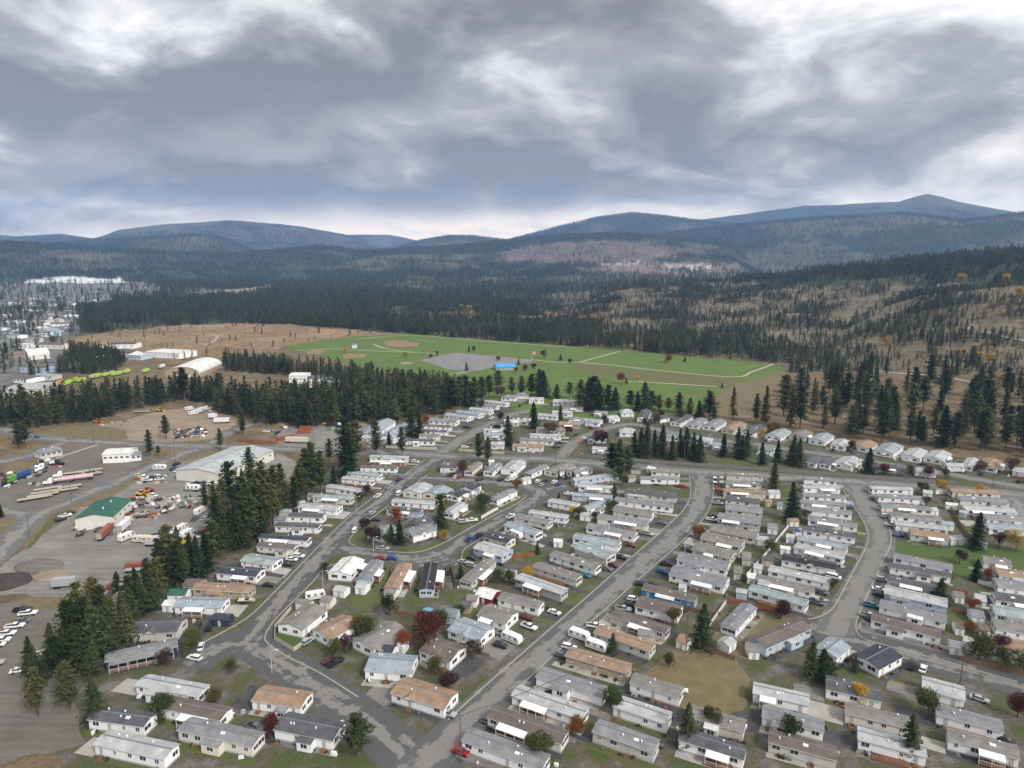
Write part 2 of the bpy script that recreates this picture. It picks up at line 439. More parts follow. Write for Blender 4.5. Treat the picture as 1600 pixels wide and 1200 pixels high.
def conifer_meshes(name, h, r, base, nb, tufts, size, mat, seed, shape='pine', trunk=True):
    """crown of drooping branches carrying needle tufts; heights in metres"""
    R = random.Random(seed); v, f = [], []
    def tri(c, s, up):
        k = len(v)
        a = R.uniform(0, 6.283); t = R.uniform(-0.5, 0.9) * up
        d1 = Vector((math.cos(a), math.sin(a), t)).normalized() * s
        d2 = Vector((-math.sin(a), math.cos(a), R.uniform(-0.4, 0.4))).normalized() * s * R.uniform(0.45, 0.8)
        v.extend([tuple(c - d1 * 0.6 - d2), tuple(c - d1 * 0.6 + d2), tuple(c + d1)]); f.append((k, k + 1, k + 2))
    lean = Vector((R.uniform(-0.02, 0.02), R.uniform(-0.02, 0.02), 0))
    lop = [R.uniform(0.7, 1.15) for _ in range(7)]
    for i in range(nb):
        q = (i + R.random()) / nb                       # 0 crown base .. 1 top
        q = q ** 0.92
        z = h * (base + (1 - base) * q)
        if shape == 'pine': w = r * (1 - q ** 2.0) ** 0.7 * (0.62 + 0.38 * min(1, q * 4)) + 0.25
        elif shape == 'larch': w = r * (1 - q) ** 0.75 * (0.7 + 0.3 * min(1, q * 6)) + 0.15
        else: w = r * (1 - q) ** 0.86 + 0.18
        a = R.uniform(0, 6.283)
        L = w * R.uniform(0.6, 1.12) * lop[int(a / 6.284 * 7)] * (R.choice((1, 1, 1, 0.55)) if shape == 'pine' else 1)
        droop = R.uniform(-0.05, 0.35) if shape == 'pine' else R.uniform(-0.42, -0.1)
        if q > 0.85: droop += 0.5
        d = Vector((math.cos(a), math.sin(a), droop))
        for j in range(tufts):
            u = (j + 0.45 + R.random() * 0.5) / tufts
            s = size * (0.75 + 0.5 * R.random()) * (1.1 - 0.35 * u) * (0.6 + 0.4 * min(1, L / 1.5))
            c = Vector((0, 0, z)) + lean * z + d * (L * u) + Vector((R.uniform(-1, 1), R.uniform(-1, 1), R.uniform(-0.6, 0.6))) * (0.16 * L + 0.05)
            tri(c, s, 1.0); tri(c + Vector((0, 0, 0.1)), s, 1.0)
    k = len(v); v.extend([(lean.x * h - 0.15, lean.y * h, h * 0.965), (lean.x * h + 0.15, lean.y * h, h * 0.965), (lean.x * h, lean.y * h, h * 1.01)]); f.append((k, k + 1, k + 2))
    me = bpy.data.meshes.new(name + '_crown'); me.from_pydata(v, [], f); me.materials.append(mat); me.update()
    tr = None
    if trunk:
        b = MB()
        n = 4
        for i in range(n):
            z0, z1 = h * 0.97 * i / n, h * 0.97 * (i + 1) / n
            rr = lambda z: max(0.03, (0.016 * h) * (1 - z / h) + 0.02)
            b.tube(Vector((lean.x * z0, lean.y * z0, z0 - 0.2 * (i == 0))), Vector((lean.x * z1, lean.y * z1, z1)), rr(z0), rr(z1), 6, cap=False)
        for i in range(10):                             # a few bare limbs
            z = h * (base * 0.8 + (0.9 - base * 0.8) * R.random()); a = R.uniform(0, 6.283); L = r * 0.55 * (1 - (z / h) ** 2)
            b.tube((lean.x * z, lean.y * z, z), (math.cos(a) * L, math.sin(a) * L, z + L * 0.12), 0.05, 0.02, 4, cap=False)
        tr = b.mesh(name + '_trunk', BARK)
    return me, tr
def broadleaf_meshes(name, h, r, n, size, mat, seed):
    R = random.Random(seed); v, f = [], []
    lobes = [(Vector((R.uniform(-0.62, 0.62) * r, R.uniform(-0.62, 0.62) * r, h * R.uniform(0.3, 0.85))), r * R.uniform(0.26, 0.52)) for _ in range(14)]
    for i in range(n):
        c, lr = R.choice(lobes)
        d = Vector((R.gauss(0, 1), R.gauss(0, 1), R.gauss(0, 1))).normalized()
        p = c + d * lr * R.uniform(0.55, 1.05); p.z = min(max(p.z, h * 0.1), h)
        s = size * R.uniform(0.6, 1.3)
        a = Vector((R.gauss(0, 1), R.gauss(0, 1), R.gauss(0, 1))).normalized(); b_ = a.orthogonal().normalized() * s; a = a * s
        k = len(v); v.extend([tuple(p - a * 0.6 - b_ * 0.6), tuple(p - a * 0.5 + b_ * 0.6), tuple(p + a)]); f.append((k, k + 1, k + 2))
    me = bpy.data.meshes.new(name + '_crown'); me.from_pydata(v, [], f); me.materials.append(mat); me.update()
    b = MB(); b.tube((0, 0, -0.2), (0, 0, h * 0.45), 0.035 * h, 0.02 * h, 6, cap=False)
    for c, lr in lobes: b.tube((0, 0, h * 0.35), tuple(c), 0.014 * h, 0.006 * h, 4, cap=False)
    return me, b.mesh(name + '_trunk', BARK)
TREES = {'pine': [], 'fir': [], 'larch': []}
for s in range(5): TREES['pine'].append(conifer_meshes('pine', 20, 5.0 + 0.5 * (s % 3), 0.16 + 0.07 * (s % 3), 170, 8, 0.72, PINE, 100 + s, 'pine'))
for s in range(4): TREES['fir'].append(conifer_meshes('fir', 20, 5.6 + 0.4 * s, 0.04, 230, 8, 0.74, FIR, 200 + s, 'fir'))
for s in range(3): TREES['larch'].append(conifer_meshes('larch', 20, 3.6 + 0.3 * s, 0.12, 170, 6, 0.6, LARCH, 300 + s, 'larch'))
for k in LEAF: TREES[k] = [broadleaf_meshes(k, 6, 2.9, 2400, 0.2, LEAF[k], 400 + s) for s in range(2)]
# light versions for the woods that read as one mass
def far_variants(pfx, tuftn, nb, size, tk):
    vc = bpy.data.collections.new(pfx)
    lst = [('pine', PINE, 4.8, 0.14), ('pine', PINE, 4.2, 0.2), ('fir', FIR, 4.6, 0.05), ('fir', FIR, 5.0, 0.05), ('pine', PINE, 5.2, 0.1), ('larch', LARCH, 3.6, 0.1)]
    for i, (sh, mt, r, ba) in enumerate(lst):
        me, tr = conifer_meshes('%s_%d' % (pfx, i), 20, r, ba, nb, tuftn, size, mt, 700 + i, sh, trunk=False)
        if tk:
            b = MB(); b.tube((0, 0, -1), (0, 0, 17), 0.28, 0.08, 5, cap=False); k = len(me.vertices)
            bm = bmesh.new(); bm.from_mesh(me); bm.from_mesh(b.mesh('tmp', BARK)); bm.faces.ensure_lookup_table()
            for f_ in bm.faces:
                if f_.verts[0].index >= k or len(f_.verts) == 4: f_.material_index = 1
            bm.to_mesh(me); bm.free(); me.materials.append(BARK)
        o = bpy.data.objects.new('%s_%d' % (pfx, i), me); vc.objects.link(o)
    return vc
FAR_A = far_variants('wood_tree', 4, 42, 1.05, True)
FAR_B = far_variants('distant_tree', 3, 22, 1.6, False)
def scatter(name, pts, sizes, kinds, coll, label):
    """one mass of trees: points that carry tree shapes"""
    n = len(pts)
    me = bpy.data.meshes.new(name); me.vertices.add(n); me.vertices.foreach_set('co', np.asarray(pts, np.float32).ravel())
    a = me.attributes.new('size', 'FLOAT', 'POINT'); a.data.foreach_set('value', np.asarray(sizes, np.float32))
    a = me.attributes.new('pick', 'INT', 'POINT'); a.data.foreach_set('value', np.asarray(kinds, np.int32))
    a = me.attributes.new('turn', 'FLOAT', 'POINT'); a.data.foreach_set('value', rng.random(n).astype(np.float32) * 6.283)
    a = me.attributes.new('girth', 'FLOAT', 'POINT'); a.data.foreach_set('value', (0.85 + 0.6 * rng.random(n)).astype(np.float32))
    o = link(name, me)
    ng = bpy.data.node_groups.new(name, 'GeometryNodeTree')
    ng.interface.new_socket('Geometry', in_out='INPUT', socket_type='NodeSocketGeometry')
    ng.interface.new_socket('Geometry', in_out='OUTPUT', socket_type='NodeSocketGeometry')
    N = ng.nodes.new; L = ng.links.new
    gi, go = N('NodeGroupInput'), N('NodeGroupOutput')
    ip = N('GeometryNodeInstanceOnPoints'); ci = N('GeometryNodeCollectionInfo')
    ci.inputs['Collection'].default_value = coll; ci.inputs['Separate Children'].default_value = True; ci.inputs['Reset Children'].default_value = True
    def attr(nm, ty):
        q = N('GeometryNodeInputNamedAttribute'); q.data_type = ty; q.inputs['Name'].default_value = nm; return q.outputs[0]
    ip.inputs['Pick Instance'].default_value = True
    L(gi.outputs[0], ip.inputs['Points']); L(ci.outputs[0], ip.inputs['Instance'])
    L(attr('pick', 'INT'), ip.inputs['Instance Index'])
    cx = N('ShaderNodeCombineXYZ'); L(attr('turn', 'FLOAT'), cx.inputs[2]); L(cx.outputs[0], ip.inputs['Rotation'])
    sz, gt = attr('size', 'FLOAT'), attr('girth', 'FLOAT')
    mu = N('ShaderNodeMath'); mu.operation = 'MULTIPLY'; L(sz, mu.inputs[0]); L(gt, mu.inputs[1])
    cs = N('ShaderNodeCombineXYZ'); L(mu.outputs[0], cs.inputs[0]); L(mu.outputs[0], cs.inputs[1]); L(sz, cs.inputs[2]); L(cs.outputs[0], ip.inputs['Scale'])
    L(ip.outputs[0], go.inputs[0])
    md = o.modifiers.new('trees', 'NODES'); md.node_group = ng
    return stuff(o, label, 'forest')
def scatter_points(n, r0, r1, az=50):
    r = np.sqrt(rng.random(n) * (r1 ** 2 - r0 ** 2) + r0 ** 2)
    a = np.radians((rng.random(n) * 2 - 1) * az)
    return r * np.sin(a), r * np.cos(a)
# dense stands nearer than the belt: pixel outline of the ground they stand on, share of places taken
STANDS = [
    ([(-120, 676), (20, 668), (60, 668), (150, 660), (205, 642), (270, 629), (320, 630), (345, 648), (400, 662), (470, 668), (560, 664), (640, 664), (690, 648), (745, 634), (720, 618), (640, 612), (560, 612), (520, 620), (440, 630), (380, 628), (345, 616), (250, 618), (150, 630), (60, 642), (-120, 654)], 1.0, 'left wood'),
    ([(350, 580), (400, 584), (470, 588), (540, 596), (600, 604), (700, 615), (720, 616), (690, 606), (640, 599), (590, 591), (560, 586), (480, 577), (400, 569), (350, 565)], 1.0, 'strip'),
    ([(92, 582), (150, 586), (192, 578), (196, 562), (160, 550), (110, 548)], 0.9, 'town clump'),
    ([(120, 470), (280, 478), (280, 500), (180, 500), (120, 495)], 0.6, 'x'),
    ([(262, 503), (440, 507), (560, 516), (700, 527), (860, 539), (1000, 550), (1130, 561), (1215, 568), (1300, 576), (1420, 582), (1620, 590), (1800, 590), (1800, 555), (1500, 556), (1380, 550), (1200, 528), (1100, 520), (900, 505), (700, 496), (500, 488), (262, 487)], 0.85, 'belt'),
]
def woods():
    # 450 .. 1500 m
    x, y = scatter_points(170000, 300, 1930, 52)
    px, py, z, r, c, d = zone_maps(x, y)
    clump = fbm(x / 45.0 + 5, y / 45.0, 3)
    p = np.where(r > 1130, d, 0) * 0.5 * np.clip((clump - 0.40) * 6, 0.12, 1.25)
    scr = in_poly(px, py, SCRUB)
    p = np.where(scr, 0.52 * np.clip((clump - 0.43) * 9, 0.16, 1.9), p)
    p2 = np.zeros_like(p)
    for poly, s, nm in STANDS: p2 = np.where(in_poly(px, py, poly), s * 0.62 * (np.clip((clump - 0.36) * 6, 0.3, 1.2) if nm == 'belt' else 1.0), p2)
    p = np.maximum(p, p2)
    z3 = in_poly(px, py, ZONES[2][0]) & (p2 == 0); p = np.where(z3, 0.010, p)
    z2 = in_poly(px, py, ZONES[1][0]); p = np.where(z2, 0.0, p)
    p = np.where(in_poly(px, py, TOWN) & (p2 == 0), 0.10 * (clump > 0.47), p)
    for poly in KEEP_CLEAR: p = np.where(in_poly(px, py, poly), 0, p)
    k = rng.random(len(x)) < p
    x, y, z, px, py = x[k], y[k], z[k], px[k], py[k]
    n = len(x)
    size = np.where(in_poly(px, py, SCRUB), 0.16 + 0.56 * rng.random(n) ** 2, (0.45 + 0.62 * rng.random(n)) * np.where(in_poly(px, py, STANDS[0][0]), 1.08, 0.86))
    size = np.where(in_poly(px, py, ZONES[2][0]) & (py > 512), size * 0.6, size)
    kind = rng.choice([0, 1, 2, 3, 4], n)
    lar = (rng.random(n) < np.where(in_poly(px, py, SCRUB), 0.14, np.where(px > 900, 0.10, 0.04))); kind = np.where(lar, 5, kind)
    scatter('pine_wood', np.stack([x, y, z - 0.1], -1), size, kind, FAR_A, 'dark pine wood and scattered pines around and beyond the green field')
    x, y = scatter_points(260000, 1930, 4600, 48)
    px, py, z, r, c, d = zone_maps(x, y)
    # only what can be seen: skip the backs of the hills roughly by sampling density
    gap = np.clip((fbm(x / 110.0 + 3, y / 110.0 + 8, 3) - 0.38) * 6, 0.2, 1.25)
    k = rng.random(len(x)) < d * gap * np.clip(0.95 - r / 6000, 0.2, 0.55)
    x, y, z, px, py, r = x[k], y[k], z[k], px[k], py[k], r[k]; n = len(x)
    lar = rng.random(n) < np.where((px > 850) & (r > 2600), 0.42 * np.clip((fbm(x / 260.0, y / 260.0) - 0.42) * 6, 0.05, 1.5), 0.015)
    kind = np.where(lar, 5, rng.choice([0, 1, 2, 3, 4], n))
    scatter('distant_forest', np.stack([x, y, z - 0.3], -1), (0.6 + 0.75 * rng.random(n)), kind, FAR_B, 'dark conifer forest filling the valley floor below the hills')
    x, y = scatter_points(150000, 4600, 8600, 46)
    px, py, z, r, c, d = zone_maps(x, y)
    k = rng.random(len(x)) < d * 0.62
    x, y, z, px, py, r = x[k], y[k], z[k], px[k], py[k], r[k]; n = len(x)
    lar = rng.random(n) < np.where(px > 950, 0.45 * np.clip((fbm(x / 400.0, y / 400.0) - 0.42) * 6, 0.05, 1.5), 0.02)
    kind = np.where(lar, 5, rng.choice([0, 1, 2, 3, 4], n))
    scatter('hill_forest', np.stack([x, y, z - 1], -1), (1.0 + 0.6 * rng.random(n)), kind, FAR_B, 'conifer forest covering the dark hills behind the valley')
KEEP_CLEAR = [
    [(440, 541), (545, 527), (640, 523), (760, 533), (960, 549), (1080, 558), (1200, 567), (1235, 577), (1200, 604), (1135, 614), (1115, 640), (1000, 662), (860, 662), (800, 640), (700, 602), (640, 588), (560, 570), (470, 548)],
]
woods()

# ------------------------------------------------------------------ haze
def build_haze():
    b = MB(); b.box(-12500, -12500, -12, 12500, 12500, 1120)
    m = bpy.data.materials.new('haze_air'); m.use_nodes = True
    t = m.node_tree; t.nodes.clear()
    o = t.nodes.new('ShaderNodeOutputMaterial'); v = t.nodes.new('ShaderNodeVolumePrincipled')
    v.inputs['Color'].default_value = HAZE_RGB
    v.inputs['Density'].default_value = HAZE_DENSITY
    v.inputs['Anisotropy'].default_value = 0.0
    t.links.new(v.outputs[0], o.inputs['Volume'])
    ob = b.build('haze', m)
    return stuff(ob, 'pale blue air that fades the far hills')
HAZE_RGB = (0.34, 0.58, 1.0, 1)
HAZE_DENSITY = 8.5e-5
build_haze()

# ------------------------------------------------------------------ ground sheets, roads
GREEN = material('field_grass', (0.100, 0.168, 0.026), 0.95, tint=(0.082, 0.118, 0.026), scale=0.04, bump=0.2, bscale=2, fine=0.22, tracks=0.10)
LAWN = material('lawn_grass', (0.070, 0.105, 0.026), 0.95, tint=(0.105, 0.095, 0.042), scale=0.22, bump=0.3, bscale=3, fine=0.35)
LUSH = material('lush_grass', (0.058, 0.108, 0.022), 0.95, tint=(0.078, 0.098, 0.032), scale=0.3, bump=0.3, bscale=3, fine=0.35)
DRY = material('dry_grass', (0.19, 0.142, 0.076), 0.95, tint=(0.11, 0.105, 0.052), scale=0.2, bump=0.3, bscale=3, fine=0.38)
GRAVEL = material('gravel', (0.24, 0.23, 0.212), 0.95, tint=(0.152, 0.143, 0.13), scale=0.06, bump=0.3, bscale=2, detail=8, fine=0.22, tracks=0.24)
GRAVEL2 = material('brown_gravel', (0.168, 0.152, 0.135), 0.95, tint=(0.115, 0.102, 0.088), scale=0.06, bump=0.3, bscale=2, detail=8, fine=0.22, tracks=0.22)
DIRT = material('pale_dirt', (0.30, 0.24, 0.175), 0.95, tint=(0.20, 0.155, 0.11), scale=0.06, bump=0.3, bscale=1.5, detail=8, fine=0.2, tracks=0.2)
CLAY = material('red_clay', (0.25, 0.15, 0.095), 0.95, scale=0.1)
PATH = material('pale_path', (0.36, 0.32, 0.26), 0.95, scale=0.3)
ASPHALT_DARK = material('drive_asphalt', (0.062, 0.062, 0.066), 0.85, 0.35, 0.25, fine=0.2)
CONCRETE = material('concrete', (0.34, 0.325, 0.295), 0.85, 0.15, 0.4, fine=0.15)
LOT = material('lot_ground', (0.15, 0.125, 0.092), 0.95, tint=(0.068, 0.078, 0.038), scale=0.16, bump=0.3, bscale=3, detail=7)
def lot_detail():
    """grass, leaf litter and gravel in patches of several sizes"""
    t = LOT.node_tree; b = t.nodes['Principled BSDF']; g = t.nodes.new('ShaderNodeNewGeometry')
    def nz(sc, det, off):
        mp = t.nodes.new('ShaderNodeMapping'); mp.inputs['Location'].default_value = (off, off * 0.7, 0); t.links.new(g.outputs['Position'], mp.inputs[0])
        n = t.nodes.new('ShaderNodeTexNoise'); t.links.new(mp.outputs[0], n.inputs['Vector']); n.inputs['Scale'].default_value = sc; n.inputs['Detail'].default_value = det; n.inputs['Roughness'].default_value = 0.7; return n.outputs[0]
    rp = t.nodes.new('ShaderNodeValToRGB'); t.links.new(nz(0.11, 8, 3), rp.inputs[0]); e = rp.color_ramp.elements
    e[0].position = 0.38; e[0].color = (0.056, 0.088, 0.022, 1); e[1].position = 0.62; e[1].color = (0.150, 0.143, 0.132, 1)
    for p, c in ((0.45, (0.072, 0.078, 0.031, 1)), (0.51, (0.095, 0.086, 0.056, 1)), (0.56, (0.105, 0.098, 0.085, 1))): q = e.new(p); q.color = c
    mr = t.nodes.new('ShaderNodeMapRange'); t.links.new(nz(1.6, 6, 9), mr.inputs[0]); mr.inputs[1].default_value = 0.3; mr.inputs[2].default_value = 0.7; mr.inputs[3].default_value = 0.55; mr.inputs[4].default_value = 1.4
    v = t.nodes.new('ShaderNodeVectorMath'); v.operation = 'SCALE'; t.links.new(rp.outputs[0], v.inputs[0]); t.links.new(mr.outputs[0], v.inputs['Scale'])
    t.links.new(v.outputs[0], b.inputs['Base Color'])
lot_detail()
def road_mat(name, dark, light, bias):
    m = bpy.data.materials.new(name); m.use_nodes = True
    t = m.node_tree; b = t.nodes['Principled BSDF']; b.inputs['Roughness'].default_value = 0.85; b.inputs['Specular IOR Level'].default_value = 0.25
    uv = t.nodes.new('ShaderNodeUVMap'); se = t.nodes.new('ShaderNodeSeparateXYZ'); t.links.new(uv.outputs[0], se.inputs[0])
    def mt(op, a, b_=None, cl=False):
        n = t.nodes.new('ShaderNodeMath'); n.operation = op; n.use_clamp = cl
        for i, v in enumerate((a, b_)):
            if v is None: continue
            if isinstance(v, (int, float)): n.inputs[i].default_value = v
            else: t.links.new(v, n.inputs[i])
        return n.outputs[0]
    def noise(sx, sy, det):
        mp = t.nodes.new('ShaderNodeMapping'); t.links.new(uv.outputs[0], mp.inputs[0]); mp.inputs['Scale'].default_value = (sx, sy, 1)
        n = t.nodes.new('ShaderNodeTexNoise'); t.links.new(mp.outputs[0], n.inputs['Vector']); n.inputs['Scale'].default_value = 1; n.inputs['Detail'].default_value = det
        return n.outputs[0]
    centre = mt('SUBTRACT', 1.0, mt('ABSOLUTE', mt('MULTIPLY', se.outputs[0], 0.32)))
    worn = mt('ADD', mt('ADD', mt('MULTIPLY', noise(0.42, 0.085, 5), 2.0), mt('MULTIPLY', noise(0.12, 0.34, 3), 1.1)), mt('MULTIPLY', centre, 0.42))
    fac = t.nodes.new('ShaderNodeMapRange'); t.links.new(worn, fac.inputs[0]); fac.inputs[1].default_value = bias - 0.07; fac.inputs[2].default_value = bias + 0.09
    g = t.nodes.new('ShaderNodeNewGeometry'); n3 = t.nodes.new('ShaderNodeTexNoise'); t.links.new(g.outputs['Position'], n3.inputs['Vector']); n3.inputs['Scale'].default_value = 0.9; n3.inputs['Detail'].default_value = 10; n3.inputs['Roughness'].default_value = 0.75
    mx = t.nodes.new('ShaderNodeMix'); mx.data_type = 'RGBA'; mx.inputs[6].default_value = (*dark, 1); mx.inputs[7].default_value = (*light, 1)
    t.links.new(fac.outputs[0], mx.inputs[0])
    vs_ = t.nodes.new('ShaderNodeVectorMath'); vs_.operation = 'SCALE'; t.links.new(mx.outputs[2], vs_.inputs[0])
    t.links.new(mt('ADD', 0.6, mt('MULTIPLY', n3.outputs[0], 0.8)), vs_.inputs['Scale'])
    t.links.new(vs_.outputs[0], b.inputs['Base Color'])
    MATS[name] = m
    return m
ROAD_PARK = road_mat('patched_asphalt', (0.088, 0.087, 0.087), (0.192, 0.186, 0.175), 1.68)
ROAD_CEN = road_mat('mended_asphalt', (0.10, 0.099, 0.098), (0.192, 0.187, 0.178), 1.56)
ROAD_MID = road_mat('worn_asphalt', (0.125, 0.122, 0.118), (0.185, 0.18, 0.17), 1.50)
ROAD_OLD = road_mat('pale_asphalt', (0.135, 0.132, 0.128), (0.215, 0.208, 0.195), 1.66)

def sheet_w(name, pts, mat, z):
    """flat ground sheet from world points"""
    v = [(p[0], p[1], z) for p in pts]
    tris = tessellate_polygon([[Vector(p) for p in v]])
    me = bpy.data.meshes.new(name)
    fs = []
    for t in tris:
        a, b, c = (Vector(v[i]) for i in t)
        fs.append(t if (b - a).cross(c - a).z > 0 else (t[0], t[2], t[1]))
    me.from_pydata(v, [], fs); me.materials.append(mat); me.update()
    return struct(link(name, me))
def sheet(name, poly, mat, z, ragged=1.6):
    P = [G(*p) for p in poly]; out = []
    for i, a in enumerate(P):
        b = P[(i + 1) % len(P)]; L = (b - a).length
        n = max(1, min(40, int(L / 3.0))) if ragged else 1
        for k in range(n):
            p = a.lerp(b, k / n)
            if ragged:
                w = min(ragged, 0.12 * L + 0.3)
                p = p + Vector(((float(fbm(p.x / 5.0, p.y / 5.0, 2)) - 0.5) * 2 * w, (float(fbm(p.x / 5.0 + 77, p.y / 5.0 + 31, 2)) - 0.5) * 2 * w, 0))
            out.append(p)
    return sheet_w(name, out, mat, z)
def smooth_line(pts, step=4.0):
    """Catmull-Rom through ground points, resampled"""
    P = [Vector(p) for p in pts]; P = [P[0] * 2 - P[1]] + P + [P[-1] * 2 - P[-2]]
    out = []
    for i in range(1, len(P) - 2):
        p0, p1, p2, p3 = P[i - 1:i + 3]; n = max(2, int((p2 - p1).length / step))
        for k in range(n):
            t = k / n
            out.append(0.5 * (2 * p1 + (p2 - p0) * t + (2 * p0 - 5 * p1 + 4 * p2 - p3) * t * t + (3 * p1 - p0 - 3 * p2 + p3) * t ** 3))
    out.append(P[-2]); return out
def strip_mesh(name, line, width, mat, z, profile=None, terrain=False):
    n = len(line); v, f, uvs = [], [], []
    dist = 0
    side = []
    for i, p in enumerate(line):
        d = (line[min(i + 1, n - 1)] - line[max(i - 1, 0)]); d.z = 0; d.normalize(); side.append(Vector((-d.y, d.x, 0)))
    if profile is None:                                   # flat strip with UV in metres
        for i, p in enumerate(line):
            if i: dist += (p - line[i - 1]).length
            w = width(i / (n - 1)) if callable(width) else width
            for s in (-1, 1):
                q = p + side[i] * (s * w / 2)
                v.append((q.x, q.y, (H1(q.x, q.y) if terrain else 0) + z)); uvs.append((-s * w / 2, dist))
        for i in range(n - 1): f.append((2 * i + 1, 2 * i, 2 * i + 2, 2 * i + 3))
    else:                                                 # swept cross-section (offset, height)
        m = len(profile)
        for i, p in enumerate(line):
            for (o, h) in profile:
                q = p + side[i] * o; v.append((q.x, q.y, h))
        for i in range(n - 1):
            for j in range(m - 1): f.append((i * m + j, (i + 1) * m + j, (i + 1) * m + j + 1, i * m + j + 1))
    me = bpy.data.meshes.new(name); me.from_pydata(v, [], f); me.materials.append(mat)
    if uvs:
        ul = me.uv_layers.new(name='UVMap')
        for lp in me.loops: ul.data[lp.index].uv = uvs[lp.vertex_index]
    me.update()
    return me
ROAD_LINES = []
def road(name, px, width, mat, z=0.06):
    width = width * 1.24
    line = smooth_line([G(*p) for p in px])
    ROAD_LINES.append((line, width))
    struct(link(name, strip_mesh(name, line, width, mat, z)))
    return line
KERB = material('kerb_concrete', (0.30, 0.285, 0.25), 0.85, 0.15, 0.8)
def kerb(px):
    line = smooth_line([G(*p) for p in px], 3.0)
    struct(link('kerb', strip_mesh('kerb', line, 0, KERB, 0, [(-0.22, 0.02), (-0.2, 0.17), (0.2, 0.17), (0.22, 0.02)])))

# large patches of ground, each a thin sheet over the terrain
sheet('mobile_home_park_ground', [(150, 1300), (60, 1120), (190, 960), (250, 900), (330, 850), (400, 800), (480, 740), (560, 705), (600, 690), (690, 650), (760, 625), (900, 625), (1000, 640), (1130, 660), (1300, 682), (1450, 706), (1700, 745), (1950, 900), (2000, 1300)], LOT, 0.0)
sheet('truck_yard', [(-200, 830), (40, 803), (80, 795), (170, 752), (240, 718), (236, 704), (160, 694), (100, 700), (60, 722), (-200, 780)], GRAVEL2, 0.015)
sheet('gravel_yard', [(-200, 1000), (0, 885), (130, 790), (200, 755), (270, 720), (330, 706), (420, 708), (450, 714), (470, 730), (400, 790), (330, 850), (270, 880), (200, 935), (120, 952), (40, 928), (0, 930), (-100, 960)], GRAVEL, 0.010)
sheet('dirt_lot', [(140, 668), (200, 655), (260, 641), (320, 634), (360, 650), (372, 662), (330, 686), (270, 692), (200, 690)], DIRT, 0.012)
sheet('storage_yard', [(420, 702), (440, 672), (470, 660), (560, 660), (600, 668), (660, 660), (640, 690), (560, 702)], GRAVEL, 0.014)
sheet('staff_car_park', [(-250, 1000), (40, 935), (110, 935), (120, 1000), (100, 1060), (140, 1160), (-250, 1250)], GRAVEL2, 0.012)
sheet('dry_bank', [(28, 940), (44, 934), (112, 932), (108, 950), (30, 955)], DRY, 0.03)
sheet('dry_bank', [(0, 985), (30, 950), (36, 958), (8, 990)], DRY, 0.03)
sheet('verge_grass', [(45, 850), (85, 805), (110, 795), (120, 800), (90, 812), (60, 845), (40, 860)], LAWN, 0.03)
sheet('verge_grass', [(104, 790), (150, 768), (200, 748), (215, 752), (160, 785), (130, 792)], DRY, 0.03)
sheet('verge_grass', [(255, 735), (270, 718), (340, 705), (420, 704), (430, 712), (330, 712), (285, 722)], DRY, 0.03)
sheet('verge_grass', [(-30, 850), (0, 805), (18, 806), (25, 815), (5, 835)], DRY, 0.03)
sheet('verge_grass', [(50, 680), (90, 668), (150, 664), (198, 672), (200, 686), (120, 686)], DRY, 0.03)
sheet('verge_grass', [(0, 735), (30, 726), (58, 722), (50, 735), (0, 745)], DRY, 0.03)
sheet('green_field', [(440, 541), (500, 532), (560, 525), (640, 521), (700, 525), (760, 530), (870, 538), (960, 546), (1080, 556), (1180, 565), (1222, 572), (1225, 577), (1200, 590), (1150, 600), (1120, 618), (1105, 640), (1000, 655), (860, 655), (800, 640), (700, 602), (640, 588), (560, 570), (470, 550)], GREEN, 0.02)
sheet('field_bank', [(900, 568), (960, 575), (1060, 583), (1145, 590), (1185, 596), (1140, 607), (1040, 601), (960, 590), (895, 580)], material('bank_grass', (0.135, 0.12, 0.048), 0.95, tint=(0.09, 0.10, 0.035), scale=0.08), 0.04)
sheet('dry_slope', [(1120, 618), (1150, 600), (1200, 588), (1226, 576), (1260, 578), (1215, 600), (1190, 625), (1150, 655), (1118, 660), (1105, 642)], DRY, 0.045)
sheet('car_park', [(656, 563), (680, 557), (712, 551), (770, 556), (830, 562), (828, 566), (775, 572), (760, 577), (742, 580), (700, 577), (680, 570)], material('car_park_asphalt', (0.20, 0.195, 0.19), 0.9, 0.2, 0.08), 0.05, 0)
for poly in ([(598, 534), (614, 532), (636, 533), (657, 537), (652, 541), (625, 542), (604, 540)], [(477, 549), (500, 546), (512, 549), (500, 553), (482, 553)], [(533, 555), (545, 552), (570, 553), (572, 558), (540, 560)]):
    sheet('ball_diamond', poly, CLAY, 0.05)
sheet('sand_patch', [(623, 568), (632, 565), (645, 566), (644, 569), (630, 570)], DIRT, 0.05)
sheet('wide_lawn', [(1396, 845), (1420, 842), (1424, 850), (1480, 856), (1510, 850), (1536, 850), (1600, 860), (1700, 872), (1700, 905), (1580, 896), (1530, 890), (1500, 906), (1486, 892), (1440, 876), (1395, 868)], LUSH, 0.03)
sheet('fenced_lawn', [(430, 990), (452, 955), (470, 955), (474, 998), (512, 990), (500, 1004), (460, 1018), (433, 1000)], LUSH, 0.03)
sheet('dry_corner', [(1000, 1060), (1060, 1012), (1100, 1012), (1150, 1024), (1170, 1060), (1160, 1110), (1060, 1160), (980, 1110)], DRY, 0.03)
sheet('dry_garden', [(1105, 1010), (1125, 960), (1150, 950), (1250, 968), (1262, 975), (1240, 990), (1190, 1010), (1170, 1030)], DRY, 0.028)
sheet('upper_lawn', [(838, 640), (855, 630), (880, 640), (868, 645), (848, 645)], LUSH, 0.03)
sheet('fence_side_lawn', [(985, 716), (1000, 705), (1180, 716), (1185, 728), (1080, 722)], LAWN, 0.03)
